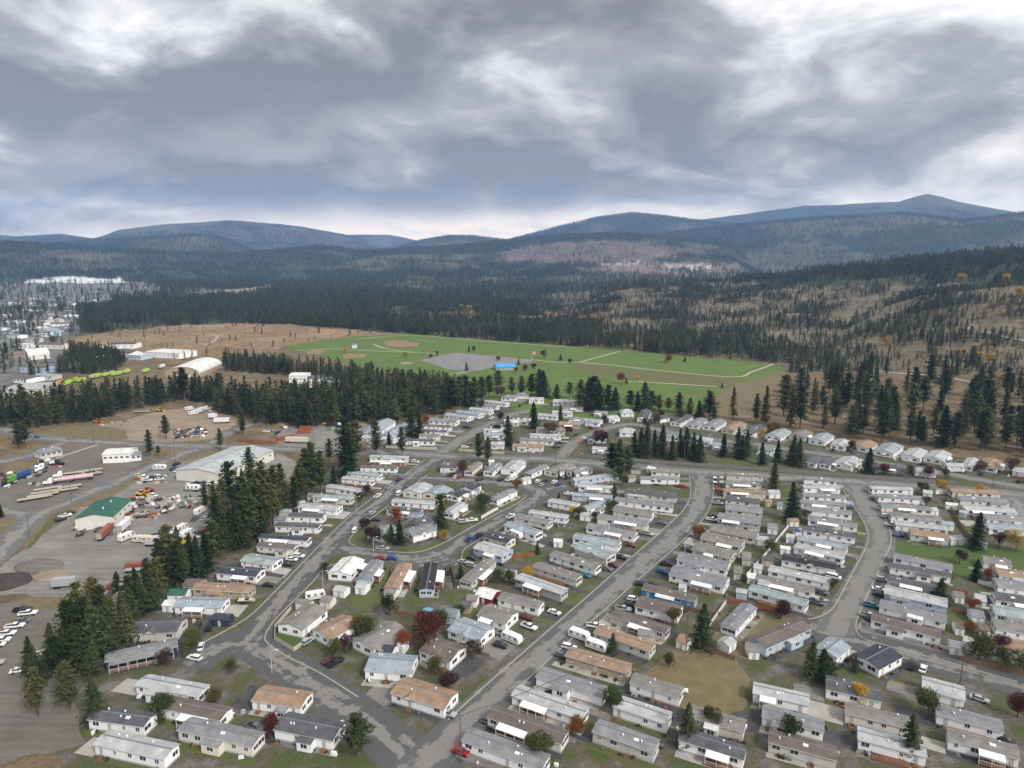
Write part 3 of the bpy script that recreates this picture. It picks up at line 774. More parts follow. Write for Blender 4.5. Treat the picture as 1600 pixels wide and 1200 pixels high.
for poly in ([(538, 850), (563, 826), (575, 822), (580, 852), (548, 860)], [(640, 860), (690, 845), (705, 848), (680, 862), (645, 868)], [(700, 960), (720, 920), (750, 925), (740, 965), (720, 985)], [(640, 930), (650, 900), (660, 900), (650, 940)],
             [(805, 870), (825, 858), (850, 866), (835, 876)], [(545, 950), (560, 918), (598, 890), (612, 888), (600, 940), (565, 955)], [(690, 1000), (700, 985), (720, 990), (700, 1010)], [(630, 1040), (660, 1005), (690, 1010), (650, 1045)], [(780, 792), (815, 775), (823, 778), (795, 795)],
             [(1160, 990), (1190, 955), (1200, 965), (1170, 1005)], [(1480, 960), (1520, 960), (1520, 990), (1478, 990)], [(668, 735), (682, 733), (690, 745), (670, 748)], [(900, 1025), (925, 1010), (940, 1012), (920, 1035)], [(855, 920), (895, 935), (920, 915), (935, 925), (880, 950)], [(420, 900), (440, 892), (455, 895), (430, 912)], [(500, 835), (515, 820), (525, 822), (510, 838)]):
    sheet('lawn', poly, LAWN if poly[0][0] != 805 else LUSH, 0.025)

# roads
road('cross_road', [(-260, 655), (-60, 663), (0, 670), (30, 680), (70, 685), (140, 690), (220, 694), (290, 697), (370, 698), (480, 703), (560, 706), (640, 709), (700, 713), (780, 715), (860, 718), (960, 727), (1080, 736), (1200, 744), (1320, 752), (1440, 760), (1560, 770), (1700, 784)], 11, ROAD_OLD, 0.070)
road('yard_road', [(-420, 1260), (-200, 1040), (-60, 915), (0, 862), (24, 838), (58, 806), (110, 783), (160, 762), (238, 729), (300, 704), (350, 696)], 10.5, ROAD_OLD, 0.062)
road('yard_side_road', [(-160, 806), (-40, 798), (20, 800), (52, 808)], 9, ROAD_OLD, 0.056)
road('depot_road', [(-120, 742), (0, 722), (45, 712), (80, 698), (110, 690)], 10, ROAD_OLD, 0.066)
road('lane', [(330, 695), (352, 680), (378, 668), (420, 655)], 8, ROAD_OLD, 0.064)
road('left_street', [(690, 712), (665, 728), (636, 748), (600, 777), (560, 808), (520, 845), (484, 884), (448, 926), (416, 966), (386, 1005)], 9.4, ROAD_PARK, 0.058)
road('upper_street', [(684, 712), (706, 696), (740, 676), (772, 660), (800, 648), (826, 641)], 8.5, ROAD_MID, 0.054)
road('front_street', [(296, 1040), (340, 1012), (386, 1005), (430, 1028), (480, 1062), (560, 1120), (700, 1230)], 11.5, ROAD_PARK, 0.050)
road('loop_street', [(528, 856), (560, 862), (600, 869), (640, 874), (678, 869), (705, 857), (735, 839), (770, 820), (810, 797), (836, 780), (842, 769), (828, 760), (790, 756), (750, 752), (700, 749), (665, 747), (640, 747)], 8.4, ROAD_PARK, 0.046)
road('loop_bulb', [(625, 878), (660, 880), (700, 872)], 13, ROAD_PARK, 0.042)
road('parking_apron', [(838, 776), (856, 764), (884, 758)], 14, ROAD_PARK, 0.040)
road('centre_street', [(1093, 732), (1097, 752), (1096, 775), (1084, 802), (1058, 832), (1020, 866), (970, 911), (900, 973), (820, 1043), (745, 1112), (640, 1215)], 9.6, ROAD_CEN, 0.058)
road('right_street', [(1328, 750), (1345, 775), (1362, 802), (1374, 828), (1375, 852), (1364, 880), (1348, 910), (1330, 940), (1312, 968), (1304, 992)], 9.4, ROAD_MID, 0.052)
road('lower_street', [(1262, 978), (1300, 992), (1350, 1004), (1420, 1022), (1500, 1044), (1580, 1068), (1720, 1115)], 10.5, ROAD_PARK, 0.048)
road('north_street', [(870, 722), (886, 703), (905, 686), (935, 674), (965, 665), (995, 664), (1050, 676), (1110, 686), (1180, 694), (1260, 706), (1340, 718), (1420, 731), (1500, 744), (1580, 758), (1680, 776)], 7, ROAD_MID, 0.044)
road('east_street', [(1560, 766), (1590, 785), (1602, 810), (1640, 850)], 10, ROAD_OLD, 0.042)
road('field_road', [(700, 586), (722, 582), (748, 576), (776, 570)], 7, material('car_park_asphalt', (0.2, 0.2, 0.2)), 0.056)
for pth in ([(905, 566), (935, 558), (968, 549)], [(905, 566), (960, 571), (1040, 580), (1146, 589), (1175, 581), (1208, 569)], [(585, 538), (600, 544), (640, 550), (690, 553)], [(460, 548), (520, 545), (580, 548), (650, 551)], [(830, 562), (870, 566), (905, 566)], [(970, 595), (1040, 599), (1120, 604)], [(560, 530), (640, 524), (760, 533), (900, 543)]):
    struct(link('footpath', strip_mesh('footpath', smooth_line([G(*p) for p in pth], 8), 3.2, PATH, 0.06)))
for pth, w in (([(1330, 503), (1360, 490), (1395, 478), (1420, 466), (1440, 457), (1468, 446)], 5), ([(1190, 540), (1192, 545), (1200, 550)], 8), ([(1230, 580), (1300, 578), (1360, 580), (1400, 584), (1460, 588), (1540, 600)], 3.5), ([(1510, 512), (1545, 522), (1600, 533), (1660, 540)], 5), ([(320, 540), (336, 532), (338, 525), (318, 522), (300, 522)], 4), ([(1460, 445), (1500, 449), (1560, 452)], 5)):
    struct(link('dirt_track', strip_mesh('dirt_track', smooth_line([GT(*p) for p in pth], 6), w, PATH, 0.35, terrain=True)))
for k in ([(318, 1004), (350, 987), (376, 972), (398, 956), (440, 914), (490, 862), (520, 832), (560, 795), (600, 766), (640, 736), (664, 718)],
          [(414, 1000), (416, 988), (430, 968), (452, 946), (490, 908), (506, 888), (528, 880)], [(414, 1000), (425, 1012), (452, 1028), (500, 1052), (560, 1090)],
          [(546, 848), (548, 840), (568, 820), (606, 790), (640, 763), (668, 742)], [(546, 848), (560, 856), (600, 861), (650, 863), (690, 850), (730, 828), (770, 806), (806, 788), (822, 776)],
          [(722, 868), (719, 876), (710, 884)], [(722, 866), (728, 856), (760, 838), (800, 814)],
          [(1077, 742), (1079, 770), (1070, 794), (1040, 824), (990, 868), (920, 930), (840, 1000), (760, 1070), (700, 1125)],
          [(1113, 745), (1114, 775), (1102, 806), (1070, 842), (1020, 886), (950, 948), (880, 1010), (800, 1085)],
          [(1312, 757), (1330, 785), (1345, 808), (1356, 832), (1354, 852), (1340, 880), (1316, 925), (1300, 952), (1280, 964), (1262, 968)],
          [(1358, 758), (1376, 795), (1390, 828), (1391, 850), (1378, 880), (1360, 920), (1344, 955), (1337, 978), (1342, 992), (1362, 1003), (1430, 1021), (1500, 1040), (1590, 1066)]):
    kerb(k)
sheet('house_forecourt', [(1346, 970), (1360, 984), (1466, 1012), (1500, 1022), (1500, 1037), (1430, 1018), (1362, 1000), (1344, 988)], material('grey_forecourt', (0.155, 0.15, 0.145), 0.9, 0.15, 0.4), 0.035, 0)

# ------------------------------------------------------------------ homes
WALL = {n: material('wall_' + n, c, 0.7, 0.05, 0.8) for n, c in {
    'white': (0.82, 0.82, 0.82), 'cream': (0.68, 0.65, 0.57), 'beige': (0.54, 0.515, 0.46), 'grey': (0.36, 0.37, 0.38), 'pale-blue': (0.42, 0.52, 0.62),
    'blue': (0.05, 0.22, 0.42), 'navy': (0.035, 0.042, 0.07), 'tan': (0.38, 0.30, 0.20), 'red': (0.16, 0.022, 0.025), 'orange-brown': (0.24, 0.11, 0.06)}.items()}
ROOF = {n: material('roof_' + n, c, 0.85, 0.30, 0.35, bump=0.25, bscale=6, detail=8) for n, c in {
    'grey': (0.20, 0.205, 0.215), 'dark-grey': (0.088, 0.09, 0.098), 'light-grey': (0.37, 0.385, 0.39), 'blue-grey': (0.26, 0.30, 0.335), 'brown': (0.13, 0.108, 0.095),
    'taupe': (0.195, 0.184, 0.17), 'tan': (0.275, 0.19, 0.128), 'navy': (0.045, 0.05, 0.066), 'white': (0.62, 0.62, 0.60), 'teal-grey': (0.26, 0.315, 0.315), 'green': (0.035, 0.115, 0.085), 'black': (0.03, 0.03, 0.034)}.items()}
TRIM = material('white_trim', (0.68, 0.68, 0.67), 0.6, 0.04)
GLASS = material('window_glass', (0.035, 0.042, 0.05), 0.12, 0.1, spec=0.6)
SKIRT = material('skirting', (0.40, 0.39, 0.37), 0.8, 0.1)
DECK = material('deck_timber', (0.19, 0.10, 0.055), 0.85, 0.25, 1.5)
WHITE_METAL = material('white_metal', (0.74, 0.75, 0.76), 0.45, 0.04, 0.5)
RIDGE = material('ridge_cap', (0.16, 0.16, 0.165), 0.8, 0.2, 1.0)
VENT = material('vent_metal', (0.5, 0.5, 0.5), 0.5, 0.1)
DOORM = material('door_paint', (0.45, 0.45, 0.44), 0.6, 0.1)
def window_mesh(w, h):
    f = MB(); t = 0.09
    for (a, b, c, d) in ((-w / 2, 0, w / 2, t), (-w / 2, h - t, w / 2, h), (-w / 2, t, -w / 2 + t, h - t), (w / 2 - t, t, w / 2, h - t), (-t / 2, t, t / 2, h - t)):
        f.box(a, -0.05, b, c, 0.02, d)
    f.box(-w / 2 - 0.06, -0.09, -0.07, w / 2 + 0.06, 0.02, 0)
    p = MB(); p.face([(-w / 2 + t, -0.012, t), (w / 2 - t, -0.012, t), (w / 2 - t, -0.012, h - t), (-w / 2 + t, -0.012, h - t)])
    j = MB(); j.v, j.f, j.m = list(f.v), list(f.f), list(f.m)
    j.face([(-w / 2 + t, -0.012, t), (w / 2 - t, -0.012, t), (w / 2 - t, -0.012, h - t), (-w / 2 + t, -0.012, h - t)], 1)
    return f.mesh('window', TRIM), p.mesh('pane', GLASS), j.mesh('window', [TRIM, GLASS])
WIN = [window_mesh(1.25, 1.2), window_mesh(1.9, 1.3), window_mesh(0.85, 1.1), window_mesh(2.5, 1.4)]
_d = MB(); _d.box(-0.48, -0.05, 0, 0.48, 0.02, 2.05); DOOR = _d.mesh('door', DOORM)
_d = MB(); _d.box(-0.48, -0.055, 0, 0.48, -0.05, 2.05); _d = MB(); _d.box(0.3, -0.1, 0.95, 0.4, -0.05, 1.05); HANDLE = _d.mesh('handle', VENT)
_d = MB(); _d.tube((0, 0, -0.3), (0, 0, 0.45), 0.16, 0.16, 8); _d.tube((0, 0, 0.45), (0, 0, 0.55), 0.26, 0.2, 8); VENTM = _d.mesh('vent', WHITE_METAL)
_d = MB(); _d.box(-0.6, -0.4, -0.1, 0.6, 0.4, 0.22); SKYL = _d.mesh('skylight', WHITE_METAL)
_d = MB()
for i in range(3): _d.box(-0.7, -1.4 + 0.3 * i, 0, 0.7, -1.1 + 0.3 * i + (0.5 if i == 2 else 0), 0.13 * (i + 1))
STEPS = _d.mesh('steps', DECK)

HOMES = []     # filled from rows, built after sizes are settled
ROWS = {
 'A': ('left of the left street', [
  (166, 1049, 278, 1024, 5, 'grey', 'navy', 'p'), (206, 1004, 276, 1002, 8, 'dark-grey', 'beige', 'g'), (274, 960, 346, 962, 6, 'blue-grey', 'white', 'a'),
  (302, 932, 388, 938, 5.5, 'tan', 'tan', ''), (339, 907, 400, 913, 6, 'navy', 'white', 'a'), (377, 887, 426, 895, 6, 'teal-grey', 'white', ''), (402, 864, 458, 869, 4.5, 'brown', 'cream', ''),
  (405, 851, 480, 856, 4.5, 'navy', 'white', 'a'), (430, 832, 497, 835, 4.6, 'dark-grey', 'white', ''), (451, 817, 504, 819, 5, 'dark-grey', 'white', ''), (466, 802, 526, 807, 6, 'light-grey', 'white', ''),
  (489, 786, 548, 790, 5, 'teal-grey', 'cream', 'a'), (509, 770, 560, 778, 5, 'light-grey', 'white', ''), (534, 756, 580, 761, 4.5, 'light-grey', 'white', ''), (542, 748, 592, 753, 5, 'teal-grey', 'white', ''),
  (563, 738, 619, 740, 4.2, 'brown', 'white', ''), (579, 730, 632, 731, 4.2, 'white', 'orange-brown', ''), (578, 722, 636, 724, 4.5, 'light-grey', 'white', '')]),
 'B': ('left of the upper street', [
  (634, 696, 678, 697, 5, 'dark-grey', 'white', ''), (655, 688, 686, 689, 5, 'taupe', 'cream', ''), (657, 680, 698, 682, 5, 'dark-grey', 'white', ''), (658, 672, 704, 674, 5, 'brown', 'white', ''),
  (670, 664, 712, 667, 8, 'grey', 'white', 'g'), (694, 655, 730, 660, 8, 'blue-grey', 'white', 'g'), (712, 650, 748, 655, 7, 'blue-grey', 'white', ''), (733, 645, 765, 649, 6, 'light-grey', 'white', ''),
  (745, 639, 775, 642, 6, 'grey', 'white', ''), (757, 633, 790, 637, 6, 'light-grey', 'white', ''), (783, 627, 805, 628, 9, 'grey', 'white', 'h'), (806, 624, 826, 624, 9, 'grey', 'cream', 'h'), (827, 631, 850, 631, 9, 'light-grey', 'white', 'g'),
  (864, 634, 901, 635, 9, 'light-grey', 'white', 'g')]),
 'C': ('right of the upper street', [
  (880, 644, 911, 644, 5, 'taupe', 'cream', ''), (863, 651, 894, 652, 6, 'light-grey', 'white', ''), (840, 655, 870, 658, 6, 'light-grey', 'white', ''), (802, 657, 828, 659, 5, 'brown', 'white', ''), (788, 664, 822, 666, 5, 'white', 'cream', ''),
  (766, 672, 792, 673, 5, 'dark-grey', 'white', ''), (756, 679, 785, 680, 5, 'light-grey', 'white', ''), (757, 688, 788, 689, 8, 'blue-grey', 'white', ''), (766, 703, 788, 703, 8, 'light-grey', 'cream', 'g'), (801, 705, 848, 707, 6, 'tan', 'cream', ''),
  (812, 695, 864, 697, 6, 'taupe', 'cream', ''), (828, 687, 876, 689, 5, 'light-grey', 'white', ''), (838, 679, 882, 681, 8, 'taupe', 'beige', ''), (874, 670, 905, 671, 8, 'tan', 'tan', 'a'), (889, 661, 912, 663, 6, 'grey', 'white', 'a'),
  (914, 666, 936, 668, 10, 'blue-grey', 'white', 'g'), (928, 651, 948, 652, 6, 'grey', 'white', ''), (952, 661, 961, 660, 8, 'light-grey', 'white', '')]),
 'N': ('along the forest edge', [
  (971, 652, 990, 652, 10, 'light-grey', 'white', 'h'), (1012, 660, 1019, 644, 7, 'dark-grey', 'white', ''), (1032, 662, 1046, 659, 8, 'dark-grey', 'white', ''), (1063, 668, 1083, 657, 7, 'dark-grey', 'white', ''), (1092, 672, 1106, 662, 8, 'grey', 'white', ''),
  (1119, 675, 1135, 665, 9, 'grey', 'white', ''), (1146, 680, 1166, 669, 8, 'tan', 'beige', ''), (1178, 684, 1197, 673, 8, 'dark-grey', 'white', ''), (1219, 691, 1236, 681, 9, 'teal-grey', 'white', ''), (1257, 691, 1269, 683, 9, 'taupe', 'beige', ''),
  (1288, 698, 1303, 688, 9, 'blue-grey', 'white', ''), (1320, 706, 1329, 697, 8, 'light-grey', 'white', ''), (1356, 709, 1371, 700, 10, 'tan', 'white', ''), (1395, 717, 1411, 705, 10, 'blue-grey', 'white', 'g'), (1437, 725, 1449, 713, 9, 'light-grey', 'white', ''),
  (1472, 728, 1486, 717, 9, 'light-grey', 'white', ''), (1518, 738, 1528, 726, 8, 'light-grey', 'white', ''), (1480, 737, 1502, 738, 7, 'light-grey', 'white', 'G'), (1556, 741, 1564, 729, 8, 'tan', 'white', ''), (1581, 744, 1604, 748, 9, 'light-grey', 'white', '')]),
 'S': ('behind the long grey fence', [
  (1274, 733, 1290, 724, 7, 'dark-grey', 'white', ''), (1296, 735, 1308, 724, 7, 'dark-grey', 'white', 'a'), (1330, 737, 1346, 726, 9, 'light-grey', 'white', ''), (1366, 738, 1412, 742, 8, 'dark-grey', 'grey', 'a'), (968, 683, 992, 684, 10, 'light-grey', 'white', 'h'),
  (918, 692, 945, 694, 6, 'dark-grey', 'white', ''), (925, 709, 952, 711, 6, 'light-grey', 'white', 'a'), (1088, 695, 1106, 697, 9, 'light-grey', 'white', ''), (1112, 704, 1132, 706, 9, 'blue-grey', 'white', 'a'), (1184, 709, 1208, 712, 8, 'grey', 'white', 'g'), (1040, 690, 1062, 692, 8, 'grey', 'white', ''),
  (1430, 745, 1462, 748, 8, 'light-grey', 'white', 'a')]),
 'M': ('inside the loop street', [
  (657, 781, 676, 768, 9, 'light-grey', 'cream', ''), (690, 785, 708, 774, 10, 'blue-grey', 'cream', ''), (716, 786, 731, 778, 7, 'navy', 'white', ''), (738, 775, 750, 768, 7, 'navy', 'white', ''),
  (777, 791, 808, 776, 5, 'grey', 'white', 'g'), (612, 794, 676, 798, 5, 'light-grey', 'white', ''), (604, 806, 656, 811, 5, 'dark-grey', 'pale-blue', 'a'), (600, 850, 624, 838, 9, 'grey', 'white', ''), (646, 849, 682, 839, 9, 'grey', 'white', 'g'),
  (709, 813, 731, 798, 5.5, 'light-grey', 'white', ''), (657, 832, 688, 822, 7, 'dark-grey', 'grey', '')]),
 'P': ('between loop street and cross road', [
  (688, 739, 711, 739, 9, 'dark-grey', 'cream', ''), (738, 745, 754, 731, 4.8, 'taupe', 'cream', ''), (770, 746, 785, 733, 5.5, 'grey', 'white', ''), (806, 744, 822, 730, 8, 'light-grey', 'white', ''), (831, 749, 858, 737, 5, 'grey', 'white', ''), (870, 748, 900, 736, 8, 'taupe', 'white', ''),
  (900, 749, 926, 741, 7, 'grey', 'white', 'a'), (898, 760, 958, 752, 4.8, 'light-grey', 'pale-blue', ''), (904, 769, 960, 772, 4.6, 'light-grey', 'white', ''), (894, 783, 956, 788, 5, 'blue-grey', 'pale-blue', 'a'), (856, 793, 900, 801, 5, 'light-grey', 'white', ''), (918, 808, 944, 797, 5, 'blue-grey', 'white', ''), (826, 811, 884, 820, 4.5, 'light-grey', 'white', ''), (803, 817, 855, 829, 5, 'grey', 'cream', ''), (788, 831, 836, 847, 5.5, 'blue-grey', 'white', 'g')]),
 'L': ('below the loop street', [
  (756, 850, 792, 860, 6, 'navy', 'cream', ''), (740, 867, 784, 881, 7, 'light-grey', 'pale-blue', ''), (737, 923, 775, 888, 5, 'taupe', 'beige', ''), (677, 934, 684, 893, 5, 'black', 'pale-blue', 'r'), (622, 932, 643, 893, 5, 'tan', 'white', 'r'), (548, 910, 569, 886, 8, 'white', 'white', ''), (577, 920, 599, 889, 5, 'grey', 'pale-blue', ''),
  (473, 998, 512, 966, 8.5, 'taupe', 'white', ''), (516, 1013, 561, 989, 8, 'tan', 'white', ''), (584, 1030, 635, 998, 8.5, 'taupe', 'white', 'p'), (571, 1062, 640, 1068, 8, 'blue-grey', 'white', '')]),
 'W': ('left of the centre street', [
  (656, 1032, 703, 1049, 8, 'brown', 'white', 'g'), (700, 998, 748, 1016, 8, 'blue-grey', 'white', 'g'), (746, 974, 790, 988, 7.5, 'taupe', 'white', 'a'), (778, 948, 841, 964, 5, 'taupe', 'white', ''), (805, 916, 876, 941, 4.8, 'light-grey', 'grey', 'a'), (833, 897, 900, 918, 4.8, 'taupe', 'beige', 'd'), (859, 878, 930, 900, 4.8, 'taupe', 'white', ''),
  (898, 868, 947, 885, 6.5, 'teal-grey', 'beige', 'g'), (895, 851, 965, 864, 5.5, 'blue-grey', 'white', ''), (916, 834, 990, 849, 5.5, 'grey', 'white', 'a'), (933, 819, 1010, 831, 5, 'grey', 'cream', 'a'), (958, 807, 1016, 817, 6, 'taupe', 'cream', ''), (960, 791, 1050, 803, 5, 'grey', 'white', ''), (976, 779, 1056, 787, 6, 'dark-grey', 'beige', ''), (1001, 757, 1061, 758, 5, 'grey', 'white', 'g'), (1018, 745, 1062, 747, 5, 'taupe', 'cream', '')]),
 'E': ('right of the centre street', [
  (884, 1038, 978, 1066, 5, 'tan', 'tan', ''), (928, 1002, 1014, 1032, 5, 'tan', 'beige', ''), (954, 974, 1038, 1003, 4.8, 'brown', 'beige', ''), (992, 960, 1058, 976, 7, 'brown', 'white', ''), (1003, 933, 1084, 953, 4.8, 'brown', 'blue', ''), (1045, 909, 1130, 930, 8, 'grey', 'white', 'a'), (1057, 886, 1134, 903, 7, 'grey', 'white', ''),
  (1081, 868, 1140, 884, 7, 'taupe', 'beige', ''), (1094, 852, 1156, 866, 7, 'taupe', 'beige', ''), (1108, 838, 1180, 852, 7, 'taupe', 'beige', ''), (1121, 820, 1187, 829, 7, 'grey', 'grey', 'a'), (1133, 805, 1190, 812, 7, 'grey', 'beige', ''), (1133, 790, 1186, 796, 6, 'dark-grey', 'cream', ''), (1131, 777, 1196, 781, 5, 'tan', 'beige', ''), (1134, 764, 1198, 767, 5, 'taupe', 'beige', ''), (1135, 751, 1192, 753, 5, 'taupe', 'beige', '')]),
 'R': ('left of the right street', [
  (1256, 757, 1306, 761, 5, 'grey', 'white', ''), (1256, 771, 1312, 773, 5, 'light-grey', 'white', 'a'), (1255, 784, 1322, 788, 5, 'grey', 'white', ''), (1251, 796, 1321, 801, 5, 'grey', 'cream', 'a'), (1258, 806, 1330, 814, 5, 'grey', 'white', ''), (1262, 822, 1338, 834, 5, 'grey', 'white', 'a'), (1255, 839, 1335, 852, 5, 'dark-grey', 'white', 'g'), (1245, 853, 1322, 869, 5, 'blue-grey', 'white', ''),
  (1240, 866, 1315, 885, 5, 'light-grey', 'white', 'a'), (1221, 886, 1304, 902, 6, 'black', 'white', 'g'), (1200, 903, 1294, 924, 5, 'light-grey', 'white', ''), (1182, 918, 1270, 938, 5, 'taupe', 'white', 'a'), (1169, 934, 1257, 960, 5, 'teal-grey', 'white', 'd'), (1149, 998, 1181, 963, 5, 'grey', 'white', ''), (1196, 1027, 1266, 996, 6, 'brown', 'pale-blue', ''), (1306, 1043, 1324, 1028, 6, 'blue-grey', 'white', ''), (1372, 1060, 1408, 1040, 7, 'navy', 'white', '')]),
 'T': ('right of the right street', [
  (1362, 773, 1426, 775, 5, 'light-grey', 'white', ''), (1372, 786, 1444, 790, 5, 'grey', 'white', ''), (1377, 801, 1455, 807, 5, 'grey', 'cream', ''), (1392, 816, 1472, 823, 5, 'taupe', 'white', ''), (1399, 830, 1480, 839, 5, 'light-grey', 'white', ''), (1422, 845, 1481, 853, 6, 'tan', 'beige', 'a'), (1395, 882, 1486, 901, 4.8, 'grey', 'white', ''), (1390, 898, 1484, 914, 4.8, 'dark-grey', 'white', ''),
  (1385, 919, 1468, 937, 5, 'dark-grey', 'beige', ''), (1381, 939, 1478, 961, 6, 'light-grey', 'pale-blue', ''), (1373, 959, 1476, 986, 5, 'grey', 'white', ''), (1360, 982, 1467, 1011, 5, 'brown', 'white', '')]),
 'Z': ('at the far right edge', [
  (1488, 778, 1562, 781, 6, 'tan', 'cream', ''), (1500, 791, 1576, 795, 6, 'grey', 'cream', ''), (1508, 806, 1588, 811, 6, 'light-grey', 'white', 'a'), (1542, 821, 1606, 825, 6, 'grey', 'white', ''), (1545, 836, 1612, 840, 6, 'blue-grey', 'white', ''), (1536, 889, 1576, 896, 6, 'taupe', 'white', 'a'), (1560, 911, 1630, 919, 6, 'tan', 'white', ''), (1558, 928, 1640, 939, 6, 'grey', 'white', ''),
  (1556, 950, 1640, 962, 6, 'dark-grey', 'white', 'a'), (1554, 973, 1640, 986, 6, 'teal-grey', 'cream', ''), (1556, 996, 1645, 1011, 6, 'taupe', 'white', ''), (1553, 1022, 1645, 1042, 6, 'tan', 'white', '')]),
 'F': ('in the front rows', [
  (612, 1098, 694, 1124, 7, 'tan', 'white', 'g'), (838, 1072, 940, 1106, 5, 'grey', 'white', ''), (800, 1102, 908, 1140, 5, 'light-grey', 'white', 'a'), (762, 1136, 876, 1178, 5, 'brown', 'cream', 'a'), (722, 1174, 846, 1220, 5, 'grey', 'white', ''), (984, 1082, 1060, 1106, 5, 'taupe', 'white', ''), (958, 1120, 1040, 1148, 5, 'light-grey', 'white', ''), (926, 1160, 1020, 1194, 5, 'grey', 'beige', ''),
  (1075, 1135, 1160, 1160, 5, 'taupe', 'beige', ''), (1060, 1172, 1160, 1204, 5, 'dark-grey', 'white', ''), (1176, 1098, 1262, 1118, 5, 'light-grey', 'white', 'a'), (1190, 1135, 1285, 1160, 5, 'grey', 'white', ''), (1200, 1176, 1305, 1205, 5, 'brown', 'beige', ''), (1290, 1092, 1375, 1112, 6, 'dark-grey', 'white', ''), (1320, 1130, 1420, 1155, 5, 'taupe', 'cream', ''), (1340, 1172, 1445, 1200, 5, 'light-grey', 'white', ''),
  (1440, 1092, 1505, 1110, 6, 'light-grey', 'white', ''), (1462, 1132, 1565, 1160, 5, 'grey', 'white', ''), (1480, 1172, 1590, 1203, 5, 'taupe', 'white', 'a'), (214, 1086, 310, 1104, 5, 'light-grey', 'white', ''), (240, 1120, 345, 1142, 5, 'brown', 'white', 'a'), (280, 1158, 395, 1184, 5, 'grey', 'cream', ''), (395, 1110, 470, 1122, 6, 'tan', 'white', ''), (430, 1156, 520, 1174, 6, 'dark-grey', 'white', ''), (140, 1140, 226, 1152, 5, 'dark-grey', 'white', ''), (150, 1180, 258, 1204, 5, 'light-grey', 'white', '')]),
}
ORD = ['nearest', 'second nearest', 'third nearest', 'fourth nearest', 'fifth nearest', 'sixth nearest', 'seventh nearest', 'eighth nearest', 'ninth nearest', 'tenth nearest', 'eleventh nearest', 'twelfth nearest',
       'thirteenth nearest', 'fourteenth nearest', 'fifteenth nearest', 'sixteenth nearest', 'seventeenth nearest', 'eighteenth nearest', 'nineteenth nearest', 'twentieth nearest', 'twenty-first nearest', 'twenty-second nearest', 'twenty-third nearest', 'twenty-fourth nearest', 'twenty-fifth nearest', 'farthest']
class Foot: pass
def rect(a, b, w):
    d = (b - a).normalized(); n = Vector((-d.y, d.x, 0)); return [a, b, b + n * w, a + n * w]
def overlap(A, B):
    for P in (A, B):
        for i in range(2):
            e = (P[i + 1] - P[i]).normalized()
            pa = [p.dot(e) for p in A]; pb = [p.dot(e) for p in B]
            if max(pa) < min(pb) + 0.5 or max(pb) < min(pa) + 0.5: return False
    return True
for key, (where, lst) in ROWS.items():
    for (x1, y1, x2, y2, w, roof, wall, opt) in lst:
        h = Foot(); h.a, h.b, h.w, h.roof, h.wall, h.opt, h.row, h.where, h.py = G(x1, y1), G(x2, y2), (w if w <= 5.5 else w * 1.12), roof, wall, opt, key, where, (y1 + y2) / 2
        HOMES.append(h)
for h in HOMES:                                                # keep lengths and widths in the range such homes have
    L = (h.b - h.a).length; d = (h.b - h.a) / L
    if L > 28: h.b = h.a + d * 28
    if L < 9: h.b = h.a + d * 9
    RR = random.Random(int(h.a.x * 3 + h.a.y * 11))
    if h.opt == '' and RR.random() < 0.3: h.opt = RR.choice('aaed')
    elif h.opt == '' and RR.random() < 0.3: h.opt = 'e'
for it in range(14):
    n = 0
    for i, h in enumerate(HOMES):
        for g in HOMES[i + 1:]:
            if (h.a - g.a).length > 60: continue
            if overlap(rect(h.a, h.b, h.w), rect(g.a, g.b, g.w)):
                n += 1
                nearer, other = (h, g) if h.a.y < g.a.y else (g, h)
                if nearer.w > 3.9: nearer.w -= 0.4
                else:
                    d = (other.b - other.a).normalized(); p = Vector((-d.y, d.x, 0)) * 0.5
                    if p.y < 0: p = -p
                    other.a, other.b = other.a + p, other.b + p
                    if other.w > 3.9: other.w -= 0.3
    if n == 0: break
print('home overlaps left', n)
for key, (where, lst) in ROWS.items():
    row = sorted([h for h in HOMES if h.row == key], key=lambda h: (h.a + h.b).length)
    for i, h in enumerate(row): h.ord = ORD[min(i, 25)]; h.ref = '%s home %s' % (h.ord, h.where)

def pitched(mb, L, W, z0, rise, over=0.32, th=0.13, gable_over=0.25):
    """gable roof with thickness, ridge along x"""
    y0, y1, ym = -over, W + over, W / 2
    k = rise / (W / 2); ze = z0 - over * k; zr = z0 + rise
    mb.prism([(y0, ze), (ym, zr), (y1, ze), (y1, ze + th), (ym, zr + th), (y0, ze + th)], -gable_over, L + gable_over)
def hipped(mb, L, W, z0, rise, over=0.35, th=0.1):
    x0, x1, y0, y1 = -over, L + over, -over, W + over; r = min(W / 2, L / 2 - 0.5)
    a, b, c, d = (x0, y0, z0), (x1, y0, z0), (x1, y1, z0), (x0, y1, z0)
    A, B, C, D = [(p[0], p[1], z0 + th) for p in (a, b, c, d)]
    e, f = (x0 + r, W / 2, z0 + rise), (x1 - r, W / 2, z0 + rise)
    mb.face([A, B, f, e]); mb.face([B, C, f]); mb.face([C, D, e, f]); mb.face([D, A, e]); mb.face([d, c, b, a])
    for p, q, P, Q in ((a, b, A, B), (b, c, B, C), (c, d, C, D), (d, a, D, A)): mb.face([p, q, Q, P])
TYPE = lambda h: 'house' if h.w > 7.4 else ('wide home' if h.w > 5.9 else 'mobile home')
def add_window(root, x, y, z, rz, k, near):
    if near:
        o = link('window', WIN[k][0], root, (x, y, z), rz); link('pane', WIN[k][1], o)
    else: link('window', WIN[k][2], root, (x, y, z), rz)
